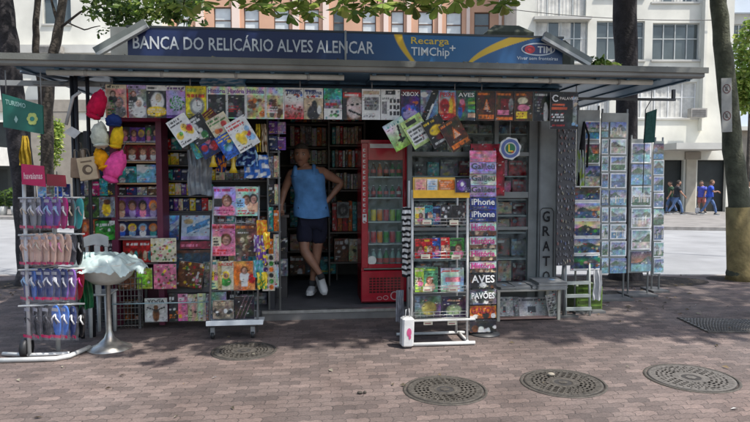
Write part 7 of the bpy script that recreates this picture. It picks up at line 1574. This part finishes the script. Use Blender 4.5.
    for j, (t, rx, ry) in enumerate(rings):
        cx = bot.lerp(top, t); mid = V['chest']; cx = cx+(mid-bot.lerp(top, .62))*math.sin(min(1, t)*PI)*.8
        xx_ = hipx.lerp(xa, min(1, t*1.3)).normalized(); yy_ = Vector((0, 0, 1)).cross(xx_).normalized()
        for k in range(n):
            a_ = 2*PI*k/n; ca, sa = math.cos(a_), math.sin(a_); ex = .82; px_ = math.copysign(abs(ca)**ex, ca)*rx*s; py_ = math.copysign(abs(sa)**ex, sa)*ry*s
            f_ = 1+(.07*mnoise.noise(Vector((a_*1.6 if a_ < PI else (2*PI-a_)*1.6, t*4, 2)))+.05*abs(mnoise.noise(Vector((ca*5, sa*5, t*9)))))*(1.2-t)
            dip = (.05*max(0, -sa)**2 if t > .93 else 0)+(.05*abs(ca)**3*(1 if (not sleeve and .8 < t < .92) else 0))
            hemz = (-.012*math.sin(a_*3) if j == 0 else 0)
            vs.append(cx+xx_*px_*f_+yy_*py_*f_+Vector((0, 0, -dip*s+hemz)))
    b = MB(); b.add(vs, [(j*n+k, j*n+(k+1) % n, (j+1)*n+(k+1) % n, (j+1)*n+k) for j in range(len(rings)-1) for k in range(n)], smooth=True)
    if not sleeve:
        ya_ = Vector((0, 0, 1)).cross(xa).normalized()
        for sx in (-1, 1):
            P0 = top+xa*(sx*.108*s); pts_ = [P0-ya_*.118*s-Vector((0, 0, .10*s)), P0-ya_*.095*s-Vector((0, 0, .035*s)), P0-ya_*.04*s+Vector((0, 0, .004*s)), P0+ya_*.03*s+Vector((0, 0, .006*s)), P0+ya_*.09*s-Vector((0, 0, .03*s)), P0+ya_*.118*s-Vector((0, 0, .10*s))]
            b.tube(pts_, [.026*s, .024*s, .024*s, .024*s, .024*s, .026*s], n=12)
    if sleeve:
        for sd_ in 'LR': b.tube([V['sh'+sd_].lerp(ch_, .25) if False else V['sh'+sd_]+(V['chest']-V['sh'+sd_])*.12, V['sh'+sd_], V['sh'+sd_].lerp(V['el'+sd_], .35), V['sh'+sd_].lerp(V['el'+sd_], .65)], [r_(.06), r_(.078), r_(.074), r_(.07)], n=16)
    b.build('shirt', mat('shirt_cloth_%d_%d' % (int(shirt[2]*1000), int(shirt[0]*1000)), shirt, rough=.9, nscale=9, namt=.35, bump=.5, bscale=14), root)
    sk = Sk(); pel = sk.n(V['pelvis']-Vector((0, 0, .03*s)), (r_(.125), r_(.15)))
    for sd_ in 'LR':
        hp = sk.n(V['hip'+sd_], r_(.108), pel)
        if long_pants: sk.chain(hp, [(V['hip'+sd_].lerp(V['kn'+sd_], .5), r_(.088)), (V['kn'+sd_], r_(.068)), (V['kn'+sd_].lerp(V['an'+sd_], .5), r_(.062)), (V['an'+sd_], r_(.055))])
        else: sk.chain(hp, [(V['hip'+sd_].lerp(V['kn'+sd_], .45), r_(.11)), (V['hip'+sd_].lerp(V['kn'+sd_], shorts_len+.1), r_(.112))])
    skin_obj('trousers' if long_pants else 'shorts', sk.v, sk.e, sk.r, mat('trouser_cloth_%d' % int(shorts_c[2]*1000), shorts_c, rough=.95, nscale=9, namt=.3, bump=.4, bscale=14), root, sub=2 if fing else 1, wr=.03*s if fing else .01)
    for sd_ in 'LR':
        b = MB(); shoe(b, V['an'+sd_], V['ft'+sd_], shoe_c, s); b.build('shoe', PAINT, root)
        if not long_pants: b = MB(); b.tube([V['an'+sd_]-Vector((0, 0, .02)), V['an'+sd_].lerp(V['kn'+sd_], .12)], r_(.042), (.05, .05, .05), n=12); b.build('sock', CLOTH, root)
    return root
# the kiosk man
MVv = 7.2
def jm(px, py, dv=0): 
    u, z = kk(px, py, MVv+dv); return (u, z)
def J_(px, py, dv=0):
    u, z = kk(px, py, MVv+dv); return K(u, MVv+dv, z)
root_p = K(kk(312, 296, MVv)[0], MVv, FZ)
Jm = {'pelvis': J_(312, 214), 'chest': J_(308.5, 179), 'neck': J_(304.5, 167, -.01), 'head': J_(301.5, 155.5, -.03), 'shL': J_(291, 174, .0), 'elL': J_(284, 191, .04), 'wrL': J_(281, 205, -.02), 'hdL': J_(281, 212, -.06), 'shR': J_(323, 172, .0), 'elR': J_(342, 183, .06), 'wrR': J_(329, 199, -.02), 'hdR': J_(322, 205, -.06),
      'hipL': J_(305, 218), 'knL': J_(304, 250, -.08), 'anL': J_(322, 277, -.10), 'hipR': J_(320, 218), 'knR': J_(317, 250, .02), 'anR': J_(312, 284, .06)}
Jm = {k: v-root_p for k, v in Jm.items()}
Jm['ftL'] = Vector((.35, -.75, -.62)); Jm['ftR'] = Vector((-.1, -1, 0)); Jm['hsL'] = (1, 0, 0); Jm['hsR'] = (0, .3, 1)
SKD = mat('tanned_skin', (.34, .17, .105), rough=.5, nscale=12, namt=.25)
person(Matrix.Translation(root_p), 'man in blue sleeveless shirt and dark shorts leaning in the doorway, legs crossed', Jm, (.10, .26, .52), (.012, .013, .03), (.6, .6, .58), hair_c=(.09, .075, .06), skin_m=SKD, face=.0)
b = MB()
# far walkers
def walker(px, Yp, H, yaw, ph, label, shirt, pants, long_pants=True, sleeve=True, hair=(.03, .025, .02), arm=.0):
    c = at(px, 215, Yp); k = H/1.75; s_ = math.sin
    sw = .30*ph; J = {'pelvis': (0, 0, .93), 'chest': (0, -.03, 1.27), 'neck': (0, -.05, 1.48), 'head': (0, -.09, 1.61), 'shL': (-.175, -.03, 1.40), 'shR': (.175, -.03, 1.40),
        'elL': (-.23, -.03-.12*ph, 1.14), 'elR': (.23, -.03+.12*ph, 1.14), 'wrL': (-.22, -.16-.16*ph, .93+.03*abs(ph)+arm*.3), 'wrR': (.22, -.12+.14*ph, .92), 'hdL': (-.21, -.20-.2*ph, .84+arm*.35), 'hdR': (.21, -.15+.16*ph, .83),
        'hipL': (-.085, 0, .90), 'hipR': (.085, 0, .90), 'knL': (-.09, sw*.62-.03, .50), 'knR': (.09, -sw*.62-.05, .50), 'anL': (-.09, sw*1.1+.06, .10+.05*max(0, ph)), 'anR': (.09, -sw*1.05, .10+.05*max(0, -ph)), 'ftL': (0, -1, 0), 'ftR': (0, -1, 0)}
    J = {a: Vector(v)*k for a, v in J.items()}
    return person(Matrix.Translation((c.x, Yp, -.328)) @ Matrix.Rotation(yaw, 4, 'Z'), label, J, shirt, pants, (.04, .04, .04), long_pants=long_pants, sleeve=sleeve, hair_c=hair, group='people walking on the far pavement', s=k)
walker(676, 28.6, 1.62, math.radians(78), 1, 'walker in a black shirt and blue jeans, leftmost on the far pavement', (.02, .024, .03), (.10, .17, .32))
walker(671, 29.3, 1.58, math.radians(-95), -.8, 'walker in dark green partly hidden behind the postcard rack across the road', (.03, .07, .04), (.08, .14, .27))
walker(709, 28.4, 1.64, math.radians(70), 1, 'man in a royal blue shirt and jeans striding on the far pavement', (.03, .08, .45), (.09, .15, .3), hair=(.12, .07, .04), arm=.8)
walker(701.5, 29.0, 1.6, math.radians(-60), -.5, 'person in a violet blue shirt and pink shorts beside the striding man', (.10, .12, .50), (.45, .16, .14), long_pants=False)
walker(746, 29.0, 1.55, math.radians(100), .7, 'woman in a pale top at the right edge of the far pavement', (.45, .40, .33), (.02, .02, .03), hair=(.1, .05, .02))
c = at(697.5, 208, 28.7); b = MB(); b.box(-.10, -.05, 0, .10, .05, .26, (.62, .6, .6), bev=.03); b.tube([(-.06, 0, .25), (0, 0, .4), (.06, 0, .25)], .01, (.6, .6, .6), n=6)
single(b, 'carrier_bag', PLAST, Matrix.Translation((c.x, 28.7, c.z-.25)), 'white carrier bag held by the person in pink shorts across the road', 'bag')
# ================================================================== CAMERA AND LIGHT
cam = bpy.data.cameras.new('camera'); co = bpy.data.objects.new('camera', cam); COL.objects.link(co); scn.camera = co
cam.sensor_width = 36; cam.lens = 36*F/750; cam.clip_end = 3000; cam.clip_start = .05
co.location = CP; co.rotation_euler = (PI/2-PITCH, 0, 0)
EL = math.radians(62); sd = Vector((.86, -.51, 0)).normalized()       # horizontal direction towards the sun
sun = bpy.data.lights.new('sun', 'SUN'); sun.energy = 3.1; sun.angle = math.radians(.8); sun.color = (1, .96, .9)
so = bpy.data.objects.new('sun', sun); COL.objects.link(so)
dirv = sd*math.cos(EL)+Vector((0, 0, math.sin(EL))); so.rotation_euler = dirv.to_track_quat('Z', 'Y').to_euler(); so.location = (0, 0, 20)
w = bpy.data.worlds.new('World'); scn.world = w; w.use_nodes = True; nt = w.node_tree; nt.nodes.clear()
o = nt.nodes.new('ShaderNodeOutputWorld'); bg = nt.nodes.new('ShaderNodeBackground'); sky = nt.nodes.new('ShaderNodeTexSky')
sky.sky_type = 'NISHITA'; sky.sun_disc = False; sky.sun_elevation = EL; sky.sun_rotation = math.atan2(sd.x, sd.y); sky.air_density = 1.2; sky.dust_density = 2.5
nt.links.new(sky.outputs[0], bg.inputs[0]); nt.links.new(bg.outputs[0], o.inputs[0]); bg.inputs[1].default_value = .125
scn.view_settings.view_transform = 'Standard'; scn.view_settings.look = 'None'; scn.view_settings.exposure = .95; scn.view_settings.gamma = 1
scn.render.engine = 'CYCLES'
